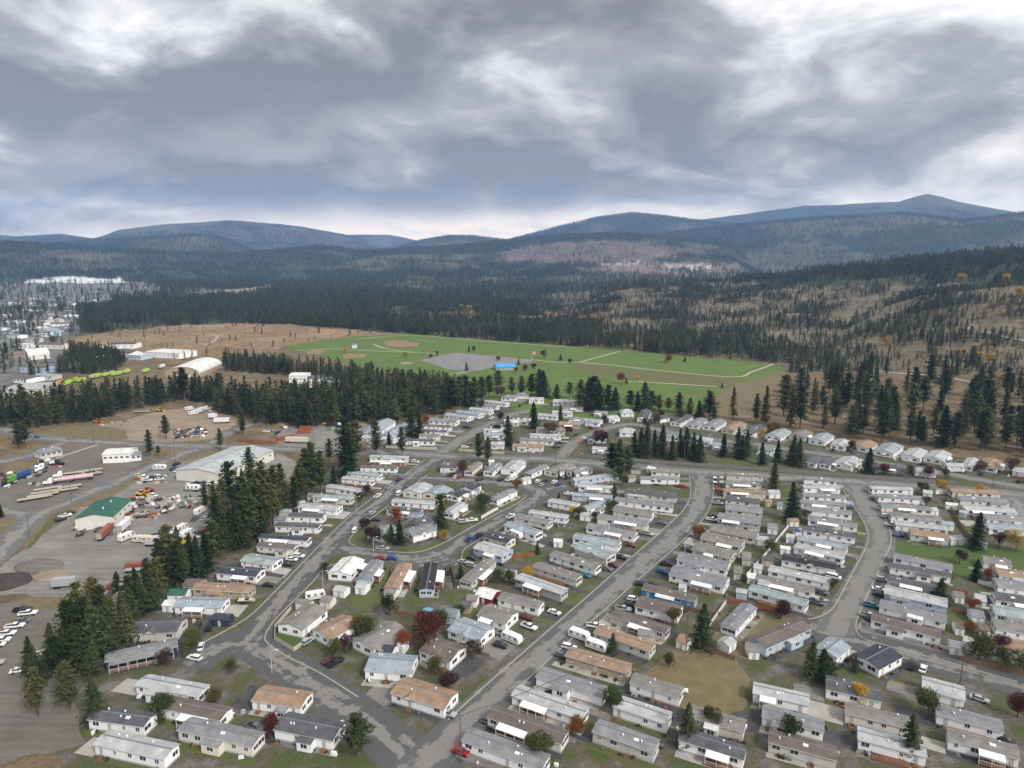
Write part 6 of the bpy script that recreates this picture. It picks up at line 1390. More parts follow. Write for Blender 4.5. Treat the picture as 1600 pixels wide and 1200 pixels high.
fence([(1190, 876), (1232, 824), (1234, 810)], 1.8, WHITEF, 'white fence beyond, between the middle home rows')
fence([(455, 953), (430, 982), (429, 1000), (459, 1018), (480, 1003)], 1.5, CREAMF, 'pale timber fence round the bright green corner lawn')
fence([(618, 960), (644, 965), (668, 972)], 1.7, WOODF, 'brown fence behind the red autumn tree')
fence([(614, 1024), (640, 1032), (668, 1046)], 1.7, CREAMF, 'pale timber fence left of the brown-roofed house')
fence([(800, 872), (836, 869)], 1.7, RUSTF, 'rust fence beside the pale-blue home')
fence([(1500, 1032), (1560, 1046), (1625, 1062)], 1.6, WOODF, 'brown timber fence along the lower right street')
fence([(1528, 912), (1557, 920)], 1.6, WHITEF, 'white fence above the sheds at far right')
fence([(1468, 1013), (1486, 1018)], 1.5, WHITEF, 'short white fence at the brown-roofed white home')
fence([(1090, 1012), (1120, 1022), (1148, 1032)], 1.5, WOODF, 'dark timber fence at the dry corner')
fence([(1066, 950), (1100, 960), (1128, 962)], 1.5, WOODF, 'dark fence right of the blue home')
fence([(1486, 955), (1518, 962)], 1.6, WOODF, 'brown fence behind the right street homes')
fence([(1486, 925), (1512, 930)], 1.6, RUSTF, 'rust fence behind the right street homes')
fence([(612, 890), (606, 925)], 1.5, WOODF, 'brown fence left of the tan-roofed home')
fence([(704, 886), (712, 920)], 1.6, WOODF, 'brown fence right of the black-roofed home')
fence([(1476, 781), (1500, 822), (1520, 850)], 1.7, WOODF, 'long brown fence between the two right-hand home rows')
fence([(752, 811), (778, 796)], 1.6, WHITEF, 'white fence along the loop street bend')
# concrete blocks edging the truck yard
for i in range(14):
    x, y = 90 + 4.6 * i, 716 - 1.5 * i; b = MB(); b.prism([(-0.4, 0), (0.4, 0), (0.3, 0.75), (-0.3, 0.75)], -1.1, 1.1); p, rz = heading(x, y, 6, -2)
    tag(b.build('barrier_block', CONCRETE, None, (p.x, p.y, 0.03), rz), 'pale concrete block in the line edging the truck yard', 'barrier', 'concrete blocks of the truck yard')
POLEM = material('pole_wood', (0.13, 0.10, 0.08), 0.9, 0.2, 1.0); WIREM = material('cable', (0.10, 0.10, 0.10), 0.6, 0.1)
POLES = {}
def pole(key, x, y, h, arm_deg, label):
    p = G(x, y); root = link('utility_pole', None, None, p, math.radians(arm_deg)); POLES[key] = (p, h, math.radians(arm_deg))
    m = MB(); m.tube((0, 0, -0.1), (0, 0, h), 0.17, 0.11, 8); m.build('shaft', POLEM, root)
    a = MB(); a.box(-1.3, -0.06, h - 0.7, 1.3, 0.06, h - 0.56); a.build('crossarm', POLEM, root)
    for s in (-1.2, -0.5, 0.5, 1.2):
        i = MB(); i.tube((s, 0, h - 0.559), (s, 0, h - 0.35), 0.05, 0.05, 6); i.build('insulator', VENT, root)
    tag(root, label, 'utility pole', 'utility poles')
pole('a', 1072, 1020, 14, 40, 'tall utility pole at the dry corner in front'); pole('b', 720, 1190, 13, 40, 'utility pole at the bottom by the centre street')
pole('c', 1500, 1068, 13, -60, 'utility pole by the lower right street'); pole('d', 46, 838, 13, 60, 'utility pole on the verge of the yard road at left'); pole('e', 112, 785, 12, 60, 'utility pole beside the beige flatbed trailers'); pole('f', 274, 722, 13, 60, 'utility pole beside the yard road junction'); pole('g', 273, 690, 12, 0, 'utility pole at the dirt lot'); pole('h', 147, 694, 11, 0, 'utility pole beside the cross road at left')
pole('i', 491, 697, 13, 90, 'utility pole at the storage yard entrance'); pole('j', 868, 727, 12, 90, 'utility pole at the north street corner'); pole('k', 1069, 722, 14, 90, 'pale utility pole among the firs on fence lawn'); pole('l', 1340, 744, 13, 90, 'utility pole behind the long grey fence at right'); pole('m', 1551, 762, 14, 90, 'utility pole at the far right junction'); pole('n', 725, 712, 12, 90, 'utility pole at the upper street corner'); pole('o', 54, 690, 12, 0, 'utility pole at the far left road'); pole('p', 923, 718, 11, 90, 'utility pole by the grey fence\'s left end'); pole('q', 357, 697, 11, 90, 'utility pole at the lane mouth')
def cable(k1, k2, label):
    (p, h1, a1), (q, h2, a2) = POLES[k1], POLES[k2]
    root = link('power_line', None, None, p)
    for s in (-1.2, -0.5, 0.5, 1.2):
        A = Vector((math.cos(a1) * s, math.sin(a1) * s, h1 - 0.35)); B = q - p + Vector((math.cos(a2) * s, math.sin(a2) * s, h2 - 0.35))
        m = MB(); n = 14; pts = [A.lerp(B, i / n) - Vector((0, 0, 0.028 * (B - A).length * 4 * (i / n) * (1 - i / n))) for i in range(n + 1)]
        for u, v in zip(pts[:-1], pts[1:]): m.tube(u, v, 0.022, 0.022, 4, cap=False)
        m.build('cable', WIREM, root)
    tag(root, label, 'power line')
cable('a', 'b', 'power cables from the dry corner pole towards lower left'); cable('a', 'c', 'power cables from the dry corner pole to lower right'); cable('k', 'l', 'power cables above the long grey fence'); cable('d', 'e', 'power cables along the yard road at left'); cable('p', 'k', 'power cables above the fence lawn firs'); cable('l', 'm', 'power cables above the right end of the grey fence'); cable('e', 'f', 'power cables beside the flatbed trailers'); cable('j', 'p', 'short power cables at the north street corner')
def street_lamp(x, y, label, h=7.5):
    root = link('street_lamp', None, None, G(x, y))
    m = MB(); m.tube((0, 0, 0), (0, 0, h), 0.1, 0.06, 8); m.build('post', VENT, root)
    a = MB(); a.tube((0, 0, h - 0.05), (1.6, 0, h + 0.25), 0.05, 0.04, 6); a.build('arm', VENT, root)
    l = MB(); l.box(1.4, -0.15, h + 0.15, 2.1, 0.15, h + 0.3); l.build('lamp_head', WHITE_METAL, root)
    tag(root, label, 'street lamp', 'street lamps')
street_lamp(584, 866, 'street lamp at the loop street corner by purple trees'); street_lamp(557, 799, 'street lamp midway along the left street'); street_lamp(835, 793, 'street lamp at the loop street bend'); street_lamp(1358, 776, 'street lamp at the top of the right street'); street_lamp(505, 922, 'street lamp by the white-roofed house'); street_lamp(425, 1052, 'street lamp at the front street'); street_lamp(1070, 868, 'street lamp midway along the centre street')
root = link('flagpole', None, None, G(831, 568)); m = MB(); m.tube((0, 0, 0), (0, 0, 14), 0.12, 0.07, 8); m.build('post', WHITE_METAL, root)
FLAGR, FLAGW = material('flag_red', (0.55, 0.03, 0.03), 0.8, 0.05), material('flag_white', (0.75, 0.75, 0.75), 0.8, 0.03)
m = MB()
for i in range(16):
    f0 = lambda t: (0.1 + 5 * t, 0.25 * math.sin(t * 7) * t)
    (x0, y0), (x1, y1) = f0(i / 16), f0((i + 1) / 16); mi = 0 if (i < 4 or i >= 12) else 1
    m.face([(x0, y0, 11 - 0.3 * i / 16), (x1, y1, 11 - 0.3 * (i + 1) / 16), (x1, y1, 13.8 - 0.3 * (i + 1) / 16), (x0, y0, 13.8 - 0.3 * i / 16)], mi)
fl = m.build('flag', [FLAGR, FLAGW], root)
leaf = [(0, 0.9), (0.2, 0.5), (0.4, 0.6), (0.32, 0.15), (0.55, 0.3), (0.62, 0.15), (0.85, 0.1), (0.7, -0.1), (0.78, -0.25), (0.4, -0.4), (0.42, -0.55), (0.06, -0.5), (0.06, -0.95), (-0.06, -0.95), (-0.06, -0.5), (-0.42, -0.55), (-0.4, -0.4), (-0.78, -0.25), (-0.7, -0.1), (-0.85, 0.1), (-0.62, 0.15), (-0.55, 0.3), (-0.32, 0.15), (-0.4, 0.6), (-0.2, 0.5)]
me = bpy.data.meshes.new('maple_leaf'); vv = [(2.6 + x * 0.9, 0.25 * math.sin(((2.5 + x * 0.9) / 5) * 7) * 0.5 - 0.06, 12.25 + z) for x, z in leaf]
me.from_pydata(vv, [], [tuple(t) for t in tessellate_polygon([[Vector((x, z, 0)) for x, z in leaf]])]); me.materials.append(FLAGR); link('maple_leaf', me, fl)
tag(root, 'tall white flagpole with a red and white flag by the pavilion', 'flagpole')
root = link('garden_pool', None, None, G(669, 956)); m = MB(); m.tube((0, 0, 0), (0, 0, 0.9), 1.9, 1.9, 20, cap=False); m.build('wall', PAINT['blue'], root)
m = MB(); m.tube((0, 0, 0.6), (0, 0, 0.75), 1.88, 1.88, 20); m.build('water', material('pool_water', (0.12, 0.32, 0.42), 0.08, 0.1), root); tag(root, 'round blue garden pool behind the black-roofed home', 'pool')
for (x, y, cc, lb) in [(1246, 836, 'blue', 'white pop-up tent with blue top behind right street homes')]:
    root = link('garden_tent', None, None, G(x, y)); m = MB(); m.box(-1.5, -1.5, 0, 1.5, 1.5, 2.0); m.build('sides', WHITEF, root)
    m = MB(); m.face([(-1.6, -1.6, 2.003), (1.6, -1.6, 2.003), (0, 0, 3.0)]); m.face([(1.6, -1.6, 2.003), (1.6, 1.6, 2.003), (0, 0, 3.0)]); m.face([(1.6, 1.6, 2.003), (-1.6, 1.6, 2.003), (0, 0, 3.0)]); m.face([(-1.6, 1.6, 2.003), (-1.6, -1.6, 2.003), (0, 0, 3.0)]); m.build('top', PAINT['blue'], root); tag(root, lb, 'tent')
# spoil heaps in the yard
def heap(x, y, r, h, mat, label):
    p = G(x, y); bm = bmesh.new(); R = random.Random(x)
    bmesh.ops.create_icosphere(bm, subdivisions=4, radius=1)
    for v in bm.verts:
        n = float(fbm(np.array(v.co.x * 2.0 + x), np.array(v.co.y * 2.0 + y))); v.co = Vector((v.co.x * r * (0.8 + 0.4 * n), v.co.y * r * 0.7 * (0.8 + 0.4 * n), max(v.co.z, -0.1) * h * (0.3 + 1.2 * n)))
    me = bpy.data.meshes.new('spoil_heap'); bm.to_mesh(me); bm.free(); me.materials.append(mat); o = link('spoil_heap', me, None, p); tag(o, label, 'heap')
heap(62, 885, 9, 2.0, GRAVEL2, 'low brown spoil heap in the lower gravel yard'); heap(8, 910, 10, 2.6, material('dark_soil', (0.05, 0.045, 0.042), 0.95, 0.3, 0.5), 'dark soil heap at the left frame edge'); heap(80, 900, 7, 1.4, DIRT, 'pale rubble heap in the lower gravel yard'); heap(214, 668, 14, 1.2, DIRT, 'low pale heap on the dirt lot')

# ------------------------------------------------------------------ single trees
_U = ['', 'first', 'second', 'third', 'fourth', 'fifth', 'sixth', 'seventh', 'eighth', 'ninth', 'tenth', 'eleventh', 'twelfth', 'thirteenth', 'fourteenth', 'fifteenth', 'sixteenth', 'seventeenth', 'eighteenth', 'nineteenth']
_T = {20: ('twentieth', 'twenty-'), 30: ('thirtieth', 'thirty-'), 40: ('fortieth', 'forty-'), 50: ('fiftieth', 'fifty-'), 60: ('sixtieth', 'sixty-'), 70: ('seventieth', 'seventy-'), 80: ('eightieth', 'eighty-'), 90: ('ninetieth', 'ninety-')}
def nth(n):
    if n < 20: return _U[n]
    a, b = _T[n // 10 * 10]
    return a if n % 10 == 0 else b + _U[n % 10]
NT = {'n': 0}
def tree(kind, x, y, h, label, group=None, z=None, p=None, wide=1.0):
    R = random.Random(int(x * 31 + y * 17)); p = p or G(x, y)
    me, tr = R.choice(TREES[kind]); base = 20 if kind in ('pine', 'fir', 'larch') else 6
    s = h / base; w = s * R.uniform(0.88, 1.15) * wide
    if kind in ('pine', 'fir', 'larch') and h < 12: w *= 1.25
    root = link({'pine': 'pine_tree', 'fir': 'fir_tree', 'larch': 'larch_tree'}.get(kind, 'garden_tree'), None, None, p, R.uniform(0, 6.28))
    root.scale = (w, w, s)
    link('trunk', tr, root); link('crown', me, root)
    tag(root, label, 'tree', group); NT['n'] += 1
    return root
def h_of(x, y, top):
    a, b, c = ray(x, y); k = CAM_H / -c
    return (y - top) / FPX * k / cT * 1.02
ROWTREES = [(48, 1052, 992), (84, 1042, 970), (128, 1010, 908), (152, 992, 902), (184, 928, 893), (124, 1058, 975), (152, 1042, 942), (178, 1014, 930), (195, 1007, 922), (148, 1066, 1010), (222, 962, 900), (240, 952, 895), (266, 918, 818), (254, 922, 840), (290, 914, 858), (312, 907, 836), (106, 1046, 985), (208, 985, 915), (278, 925, 850), (300, 905, 832), (324, 893, 830), (334, 880, 812),
            (346, 872, 788), (372, 858, 780), (392, 850, 762), (362, 805, 722), (394, 775, 700), (412, 818, 722), (430, 815, 728), (446, 803, 752), (322, 798, 757), (335, 800, 752), (350, 812, 748), (380, 830, 745), (402, 840, 760), (488, 776, 692), (478, 773, 702), (502, 773, 705), (418, 800, 735), (460, 800, 745), (384, 812, 735), (368, 835, 760), (60, 1072, 1005), (92, 1068, 990), (140, 1022, 930), (166, 1000, 912), (112, 1020, 935), (165, 1030, 945), (205, 962, 898), (232, 935, 872), (216, 945, 885), (262, 900, 826), (282, 895, 822), (250, 938, 870), (340, 845, 775), (356, 850, 780), (400, 825, 750), (440, 790, 725), (470, 785, 722), (425, 830, 755)]
for i, (x, y, t) in enumerate(sorted(ROWTREES, key=lambda q: -q[1])): tree('fir' if (x * 7) % 3 < 1 else 'pine', x, y, h_of(x, y, t), '%s conifer from the near end of the diagonal row beside the gravel yard' % nth(i + 1), 'conifers of the diagonal tree row', wide=0.92)
SINGLE = [(522, 763, 728, 'fir', 'small fir at the top end of the diagonal tree row'), (515, 722, 686, 'pine', 'left pine of the clump beside the cross road'), (540, 739, 655, 'pine', 'tallest pine of the clump beside the cross road'), (556, 729, 660, 'pine', 'right pine of the clump beside the cross road'), (546, 744, 684, 'fir', 'front fir of the clump beside the cross road'), (588, 711, 657, 'pine', 'tall slim pine at the storage buildings'), (608, 698, 675, 'fir', 'small fir between the storage buildings'),
          (345, 703, 670, 'pine', 'lone pine at the lane mouth'), (380, 679, 642, 'pine', 'pine beside the lane into the wood'), (234, 713, 672, 'pine', 'lone pine beside the white workshop'), (248, 712, 697, 'pine', 'short pine next to the white workshop pine'), (260, 686, 650, 'pine', 'lone pine at the dirt lot front'), (30, 702, 655, 'pine', 'left pine of the pair at the far left road'), (40, 699, 660, 'pine', 'right pine of the pair at far left road'), (2, 808, 788, 'fir', 'small fir at the left frame edge'), (628, 713, 668, 'pine', 'slim pine at the cream fence'), (642, 682, 640, 'fir', 'big fir left of the upper street homes'), (656, 684, 646, 'fir', 'second big fir left of the upper street homes'),
          (748, 723, 678, 'pine', 'left pine of the pair on the cross road verge'), (762, 722, 684, 'pine', 'right pine of the pair on cross road verge'), (794, 697, 650, 'fir', 'dark fir among the upper block homes'), (834, 670, 628, 'fir', 'slim fir below the field edge homes'), (876, 656, 632, 'fir', 'round fir beside the cream long home'), (690, 824, 778, 'fir', 'slim fir inside the loop street'), (624, 851, 812, 'fir', 'dark fir between the two grey houses in loop'), (612, 845, 818, 'fir', 'shorter fir between grey houses in loop'), (968, 752, 688, 'pine', 'tallest pine of the big clump by cross road bend'), (956, 748, 694, 'pine', 'left pine of the big clump by cross road bend'), (980, 749, 697, 'pine', 'right pine of the big clump by cross road bend'), (960, 779, 757, 'fir', 'small fir beside the long white home'),
          (1208, 768, 716, 'fir', 'dark fir at the cross road right of centre street'), (1236, 814, 752, 'fir', 'tall fir behind the right street homes'), (1356, 739, 700, 'fir', 'fir behind the grey fence at right'), (1524, 858, 800, 'fir', 'large fir on the wide green lawn'), (1469, 941, 903, 'fir', 'full fir among the right street homes'), (1524, 908, 873, 'fir', 'round fir at the wide lawn edge'), (1266, 1058, 998, 'fir', 'left fir of the pair at the lower street'), (1286, 1060, 1012, 'fir', 'right fir of the pair at lower street'), (1336, 1050, 1022, 'fir', 'small fir beside the blue-grey house'), (1096, 1012, 940, 'fir', 'tall dark fir at the dry corner'), (958, 1022, 988, 'fir', 'full fir between the tan-roofed homes'), (840, 866, 846, 'fir', 'small blue spruce behind the pale-blue home'), (720, 904, 882, 'fir', 'small spruce below the loop bulb'),
          (873, 749, 733, 'fir', 'leftmost slim cedar of three by the parking apron'), (884, 749, 734, 'fir', 'middle slim cedar of three by parking apron'), (895, 749, 734, 'fir', 'rightmost slim cedar of three by parking apron'), (873, 783, 768, 'fir', 'slim cedar by the loop bend'), (1414, 926, 912, 'fir', 'small cedar in front of a beige home'), (729, 579, 566, 'fir', 'small fir at the car park corner'), (810, 570, 560, 'fir', 'small fir behind the pavilion'), (1128, 606, 597, 'fir', 'round bush-like fir at the lower field'), (979, 599, 589, 'fir', 'lone fir on the lower field'), (733, 549, 540, 'fir', 'small fir behind the car park'), (1070, 565, 557, 'fir', 'small fir on the upper field'), (876, 563, 553, 'fir', 'small fir right of the flagpole'), (60, 1120, 1040, 'pine', 'left pine at the bottom left corner'), (110, 1110, 1030, 'pine', 'middle pine at the bottom left corner'), (150, 1130, 1050, 'fir', 'right fir at the bottom left corner'), (1420, 1185, 1110, 'fir', 'fir at the bottom right homes'), (1075, 1165, 1095, 'fir', 'fir at the bottom middle homes'), (560, 1180, 1110, 'pine', 'pine beside the front street bottom')]
for (x, y, t, k, lb) in SINGLE: tree(k, x, y, h_of(x, y, t), lb, wide=0.6 if 'cedar' in lb else 1.0)
FENCETREES = [(1000, 713, 668), (1010, 715, 662), (1022, 712, 672), (1034, 715, 664), (1050, 719, 680), (1062, 713, 670), (1072, 713, 668), (1092, 721, 680), (1130, 714, 678), (1152, 713, 668), (1166, 713, 672), (1158, 718, 680), (1190, 726, 690), (1214, 722, 686), (1236, 722, 690), (1248, 730, 686), (1240, 724, 680), (1083, 719, 676), (990, 712, 674)]
for i, (x, y, t) in enumerate(sorted(FENCETREES)): tree('fir', x, y, h_of(x, y, t), '%s dark fir from the left behind the long grey fence' % nth(i + 1), 'firs behind the long grey fence')
FIELDTREES = [(870, 624, 600), (890, 622, 598), (908, 642, 595), (918, 641, 594), (926, 641, 590), (936, 641, 598), (950, 640, 602), (960, 640, 606), (985, 642, 611), (996, 642, 612), (1008, 642, 598), (1018, 642, 612), (1030, 643, 618), (1045, 644, 622), (1060, 645, 614), (1078, 647, 622), (1076, 652, 630), (1092, 655, 626), (1108, 655, 612), (1115, 657, 634), (778, 612, 580), (800, 616, 590), (814, 618, 588), (830, 620, 585), (842, 620, 578), (849, 621, 580), (752, 630, 590), (742, 632, 590), (728, 634, 588), (764, 624, 588), (718, 636, 590), (706, 640, 592)]
for i, (x, y, t) in enumerate(sorted(FIELDTREES)): tree('pine' if x % 3 else 'fir', x, y, h_of(x, y, t), '%s conifer from the left between the homes and green field' % nth(i + 1), 'conifers along the green field', wide=1.35)
BELT = [(1135, 655), (1215, 612), (1290, 590), (1460, 588), (1680, 596), (1720, 738), (1580, 716), (1400, 694), (1300, 682), (1190, 666)]
R = random.Random(21); got = []
while len(got) < 118:
    x, y = R.uniform(1130, 1720), 588 + 150 * R.random()
    if not in_poly(np.array(x), np.array(y), BELT): continue
    dense = float(fbm(np.array(x / 45.0), np.array(y / 22.0), 2))
    edge = y > 588 + (x - 1135) * 0.155 + 48
    if R.random() > (0.95 if edge else 0.40 + 0.4 * (dense > 0.5)): continue
    if any(abs(x - a) < 7 and abs(y - b) < 5 for a, b in got): continue
    got.append((x, y))
for (x, y) in got:
    k = R.choice(('pine', 'pine', 'pine', 'pine', 'fir', 'larch')); p = G(x, y); p.z = max(0, H1(p.x, p.y)); h = R.uniform(18, 33) * (0.9 if y < 640 else 1)
    nh = nearest_home(p); lb = {'pine': 'tall pine', 'fir': 'dark fir', 'larch': 'yellow-green larch'}[k]
    tree(k, x, y, h, '%s in the open wood behind the %s' % (lb, nh.ref), 'trees of the open wood at right', p=p)
AUT = [(582, 852, 6.5, 'purple', 'purple-leaved tree at the loop street corner'), (571, 830, 5, 'purple', 'smaller purple tree beside the left street'), (507, 898, 4, 'purple', 'dark round tree by the white-roofed house'), (664, 1012, 9.5, 'red', 'large deep red tree behind the brown-roofed house'), (629, 1014, 5.5, 'orange', 'orange tree left of the large red tree'), (740, 1030, 5, 'brown', 'russet shrub right of the brown-roofed house'), (619, 817, 6, 'orange', 'orange tree inside the loop street'), (606, 850, 4, 'green', 'green shrub by the grey house in loop'), (752, 800, 7.5, 'green', 'round green tree inside the loop street'), (690, 790, 5, 'green', 'green tree behind the slim loop fir'), (724, 741, 7, 'brown', 'russet tree at the top of the loop'), (808, 765, 4.5, 'orange', 'orange shrub at the loop bend'), (895, 808, 4, 'yellow', 'yellow shrub by the parking apron homes'), (905, 810, 4.5, 'olive', 'olive shrub beside the yellow shrub'), (694, 845, 4, 'yellow', 'yellow shrub at the grey house porch'),
       (577, 1003, 7, 'green', 'dark green tree between two houses in front'), (562, 1000, 6.5, 'olive', 'olive tree behind the tan-roofed house'), (610, 962, 6.5, 'green', 'green tree behind the tan-roofed white home'), (520, 1026, 5, 'green', 'green shrub before the tan-roofed house'), (540, 1018, 4, 'purple', 'dark shrub beside the taupe-roofed house'), (685, 985, 6, 'green', 'green tree left of the blue-grey house'), (780, 913, 5, 'green', 'green shrub by small cream shed'), (796, 915, 5, 'green', 'second green shrub by small cream shed'), (682, 1056, 5, 'green', 'green shrub in front of the brown-roofed house'), (824, 905, 4.5, 'yellow', 'straw-coloured bush by the taupe-roofed long home'), (297, 1022, 7, 'green', 'bright green bush in front of the grey-roofed house'), (262, 1040, 5, 'brown', 'russet hedge beside the navy home'), (364, 1050, 3.5, 'olive', 'yellowing shrub at the front street'), (392, 858, 4, 'green', 'green shrub behind the cream home'), (576, 776, 5.5, 'purple', 'dark purple tree on the left street'), (563, 784, 4, 'green', 'green shrub beside the dark purple tree'),
       (1092, 842, 5, 'orange', 'russet tree beside the centre street'), (1052, 978, 5, 'olive', 'olive shrub behind the brown-roofed white home'), (1046, 1042, 4, 'olive', 'olive shrub at the dry corner'), (1220, 968, 6, 'purple', 'dark purple tree by the rust fence'), (1220, 958, 4, 'brown', 'pale brown shrub by the rust fence'), (1205, 866, 5, 'green', 'green tree behind the beige homes'), (1160, 916, 4, 'green', 'green shrub by the white fence'), (1300, 922, 3.5, 'olive', 'olive shrub at a right street home end'), (1499, 880, 4.5, 'purple', 'round dark purple tree on the wide lawn'), (1560, 856, 6, 'purple', 'purple tree beside the yellow tree'), (1588, 862, 8, 'yellow', 'large golden yellow tree at the right edge'), (1528, 1034, 8.5, 'olive', 'large olive tree among sheds at right'), (1545, 908, 4, 'orange', 'orange shrub by the white fence at right'), (1520, 955, 4, 'orange', 'orange shrub between sheds at right'), (1514, 990, 4, 'orange', 'second orange shrub between sheds at right'), (1562, 1022, 5, 'purple', 'dark shrub before the tan-roofed right home'), (1570, 1046, 6, 'olive', 'olive hedge bush at lower right'), (1599, 1052, 6, 'green', 'green hedge bush at lower right corner'), (1299, 1060, 4, 'green', 'green shrub left of the blue-grey house'),
       (1468, 771, 6, 'yellow', 'bright yellow tree below the grey fence'), (1530, 773, 5, 'yellow', 'yellow bush at the far right junction'), (1383, 743, 5.5, 'red', 'red tree behind the grey fence'), (1420, 746, 6, 'brown', 'russet tree behind the grey fence'), (1450, 747, 6, 'red', 'second red tree behind the grey fence'), (1477, 748, 5, 'brown', 'small russet tree at grey fence end'), (1331, 706, 6, 'red', 'dark red tree among forest edge homes'), (1530, 738, 6, 'brown', 'brown tree between the last forest edge homes'), (1580, 740, 8, 'brown', 'rusty brown tree at the right edge'), (1190, 682, 5, 'yellow', 'yellow tree behind the forest edge homes'), (1202, 678, 6, 'orange', 'orange tree behind the forest edge homes'), (1210, 676, 6, 'olive', 'olive tree behind the forest edge homes'), (940, 698, 9, 'purple', 'wide purple tree along the north street'), (888, 680, 5, 'red', 'red shrub by the north street home'), (858, 682, 8, 'brown', 'broad russet tree in the upper block'), (946, 662, 6, 'red', 'red tree near the field edge homes'), (1024, 662, 7, 'brown', 'russet tree right of the upright grey home'), (1010, 670, 7, 'red', 'red shrub at the north street bend'), (1062, 658, 8, 'brown', 'brown tree by the forest edge'), (1032, 655, 6, 'purple', 'purple tree by the forest edge'),
       (782, 622, 9, 'brown', 'broad brown tree behind the hipped houses'), (753, 640, 7, 'olive', 'yellow-green tree at the wood corner'), (663, 663, 6, 'orange', 'orange tree at the wood edge'), (778, 565, 5, 'red', 'red tree at the car park'), (741, 549, 6, 'red', 'dark red tree behind the car park'), (851, 560, 9, 'brown', 'rust tree right of the flagpole'), (806, 584, 6, 'orange', 'orange tree by the pavilion'), (820, 580, 6, 'red', 'red tree by the pavilion'), (834, 578, 6, 'red', 'rust-red tree near the flagpole'), (971, 600, 9, 'orange', 'orange tree on the lower field'), (995, 596, 5, 'yellow', 'yellow tree on the field bank'), (1043, 567, 9, 'orange', 'orange tree on the upper field'), (633, 559, 6, 'yellow', 'yellow tree beside the field path'), (540, 552, 6, 'yellow', 'yellow tree by the ball diamonds'), (891, 568, 5, 'olive', 'olive bush near the field path'), (673, 560, 5, 'brown', 'brown tree at the car park edge'), (683, 556, 5, 'brown', 'second brown tree at car park edge'),
       (974, 760, 5, 'green', 'green shrub by the long hedge'), (955, 800, 5, 'green', 'green tree between middle block homes'), (930, 815, 4, 'green', 'green shrub behind cream homes'), (1440, 772, 5, 'green', 'green shrub at the right homes'), (1448, 790, 4, 'brown', 'brown shrub behind the right homes'), (1258, 812, 4, 'brown', 'brown shrub by a right street home'), (778, 677, 5, 'green', 'round green shrub in the upper block'), (783, 658, 6, 'green', 'round green tree at the upper street'), (720, 960, 3, 'green', 'small green shrub behind the timber shed'), (330, 1108, 5, 'olive', 'olive tree at the bottom left homes'), (250, 1125, 6, 'green', 'green tree between bottom left homes'), (420, 1150, 5, 'red', 'red tree at the bottom left street'), (960, 1115, 6, 'green', 'green tree at the bottom middle homes'), (900, 1150, 5, 'orange', 'orange tree at the bottom middle homes'), (1110, 1140, 5, 'olive', 'olive tree at the bottom homes'), (1230, 1160, 6, 'green', 'green tree at the bottom right homes'), (1340, 1100, 5, 'yellow', 'yellow tree at the bottom right homes'), (1450, 1120, 6, 'green', 'round green tree at the bottom right street'), (1590, 1120, 6, 'red', 'red tree at the bottom right corner'), (700, 1085, 5, 'purple', 'purple tree at the centre street bottom'), (840, 1190, 6, 'green', 'green tree at the very bottom edge')]
for (x, y, h, k, lb) in AUT: tree(k, x, y, h * 1.22, lb, 'garden trees and shrubs')
YEL = [(1385, 540, 9), (1497, 560, 9), (1505, 559, 8), (1530, 566, 9), (1545, 570, 9), (1500, 443, 14), (1572, 446, 14), (1594, 465, 12), (1560, 600, 8), (720, 485, 12), (733, 487, 12)]
for i, (x, y, h) in enumerate(sorted(YEL)):
    p = GT(x, y); tree('yellow', x, y, h * 1.2, '%s golden yellow tree from the left on the far hillside' % nth(i + 1), 'golden trees of the hillside', p=p)
left = 300 - sum(1 for o in col.objects if o.get('category') == 'tree' and o.name.split('.')[0] in ('pine_tree', 'fir_tree', 'larch_tree'))
poly = STANDS[0][0]; R = random.Random(9); n = 0; spots = []
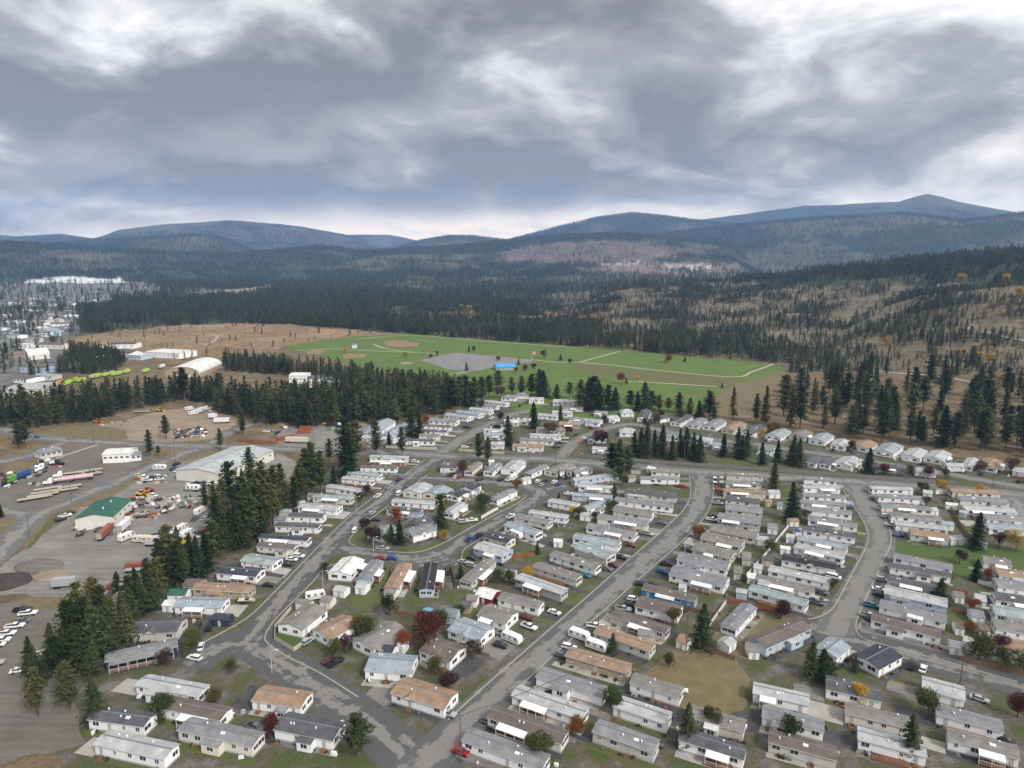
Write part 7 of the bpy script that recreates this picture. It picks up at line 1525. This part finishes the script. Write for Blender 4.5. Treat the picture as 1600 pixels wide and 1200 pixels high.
while n < left:
    x, y = R.uniform(-40, 740), R.uniform(622, 672)
    if in_poly(np.array(x), np.array(y), poly) and not in_poly(np.array(x), np.array(y - 0), [(p[0], p[1] - 14) for p in poly]):
        spots.append((x, y)); n += 1
for i, (x, y) in enumerate(sorted(spots)): tree(R.choice(('pine', 'pine', 'fir')), x, y, R.uniform(20, 30), '%s conifer from the left at the near edge of the dense wood' % nth(i + 1), 'conifers at the edge of the left wood')
print('conifers', NT['n'], left)

# low cover between the homes: tufts and small bushes nobody could count
def undergrowth():
    v, f = [], []; R = random.Random(4)
    for i in range(1700):
        h = R.choice(HOMES); d = (h.b - h.a).normalized(); n_ = Vector((-d.y, d.x, 0)); L = (h.b - h.a).length
        if h.py < 690: continue
        s = R.choice((-1, 1)); p = h.a + d * R.uniform(-1, L + 1) + n_ * (h.w + R.uniform(0.5, 1.6) if s > 0 else -R.uniform(0.5, 1.0))
        r = R.uniform(0.25, 0.7)
        for j in range(14):
            c = p + Vector((R.gauss(0, r * 0.6), R.gauss(0, r * 0.6), abs(R.gauss(r * 0.6, r * 0.4)))); a = Vector((R.gauss(0, 1), R.gauss(0, 1), R.gauss(0, 1))).normalized(); b = a.orthogonal() * 0.22; a = a * 0.25
            k = len(v); v.extend([tuple(c - a - b), tuple(c - a + b), tuple(c + a)]); f.append((k, k + 1, k + 2))
    me = bpy.data.meshes.new('garden_undergrowth'); me.from_pydata(v, [], f); me.materials.append(leaf_mat('bush_leaves', (0.075, 0.085, 0.03), (0.06, 0.045, 0.025), 0)); me.update()
    stuff(link('garden_undergrowth', me), 'low bushes and weeds along the home walls', 'undergrowth')
undergrowth()

# ------------------------------------------------------------------ tell look-alikes apart by how near they stand
SHARED_OK = ()
from collections import defaultdict
same = defaultdict(list)
for o in col.objects:
    if o.parent is None and o.get('label') and o.get('category') and o.get('group') not in SHARED_OK: same[o['label']].append(o)
for lb, os_ in same.items():
    if len(os_) < 2: continue
    os_.sort(key=lambda o: o.location.xy.length)
    for i, o in enumerate(os_):
        o['label'] = ('nearest ' if i == 0 else nth(i + 1) + '-nearest ') + lb
for o in col.objects:
    lb = o.get('label')
    if lb and len(lb.split()) > 16: o['label'] = lb.replace(' the ', ' ')
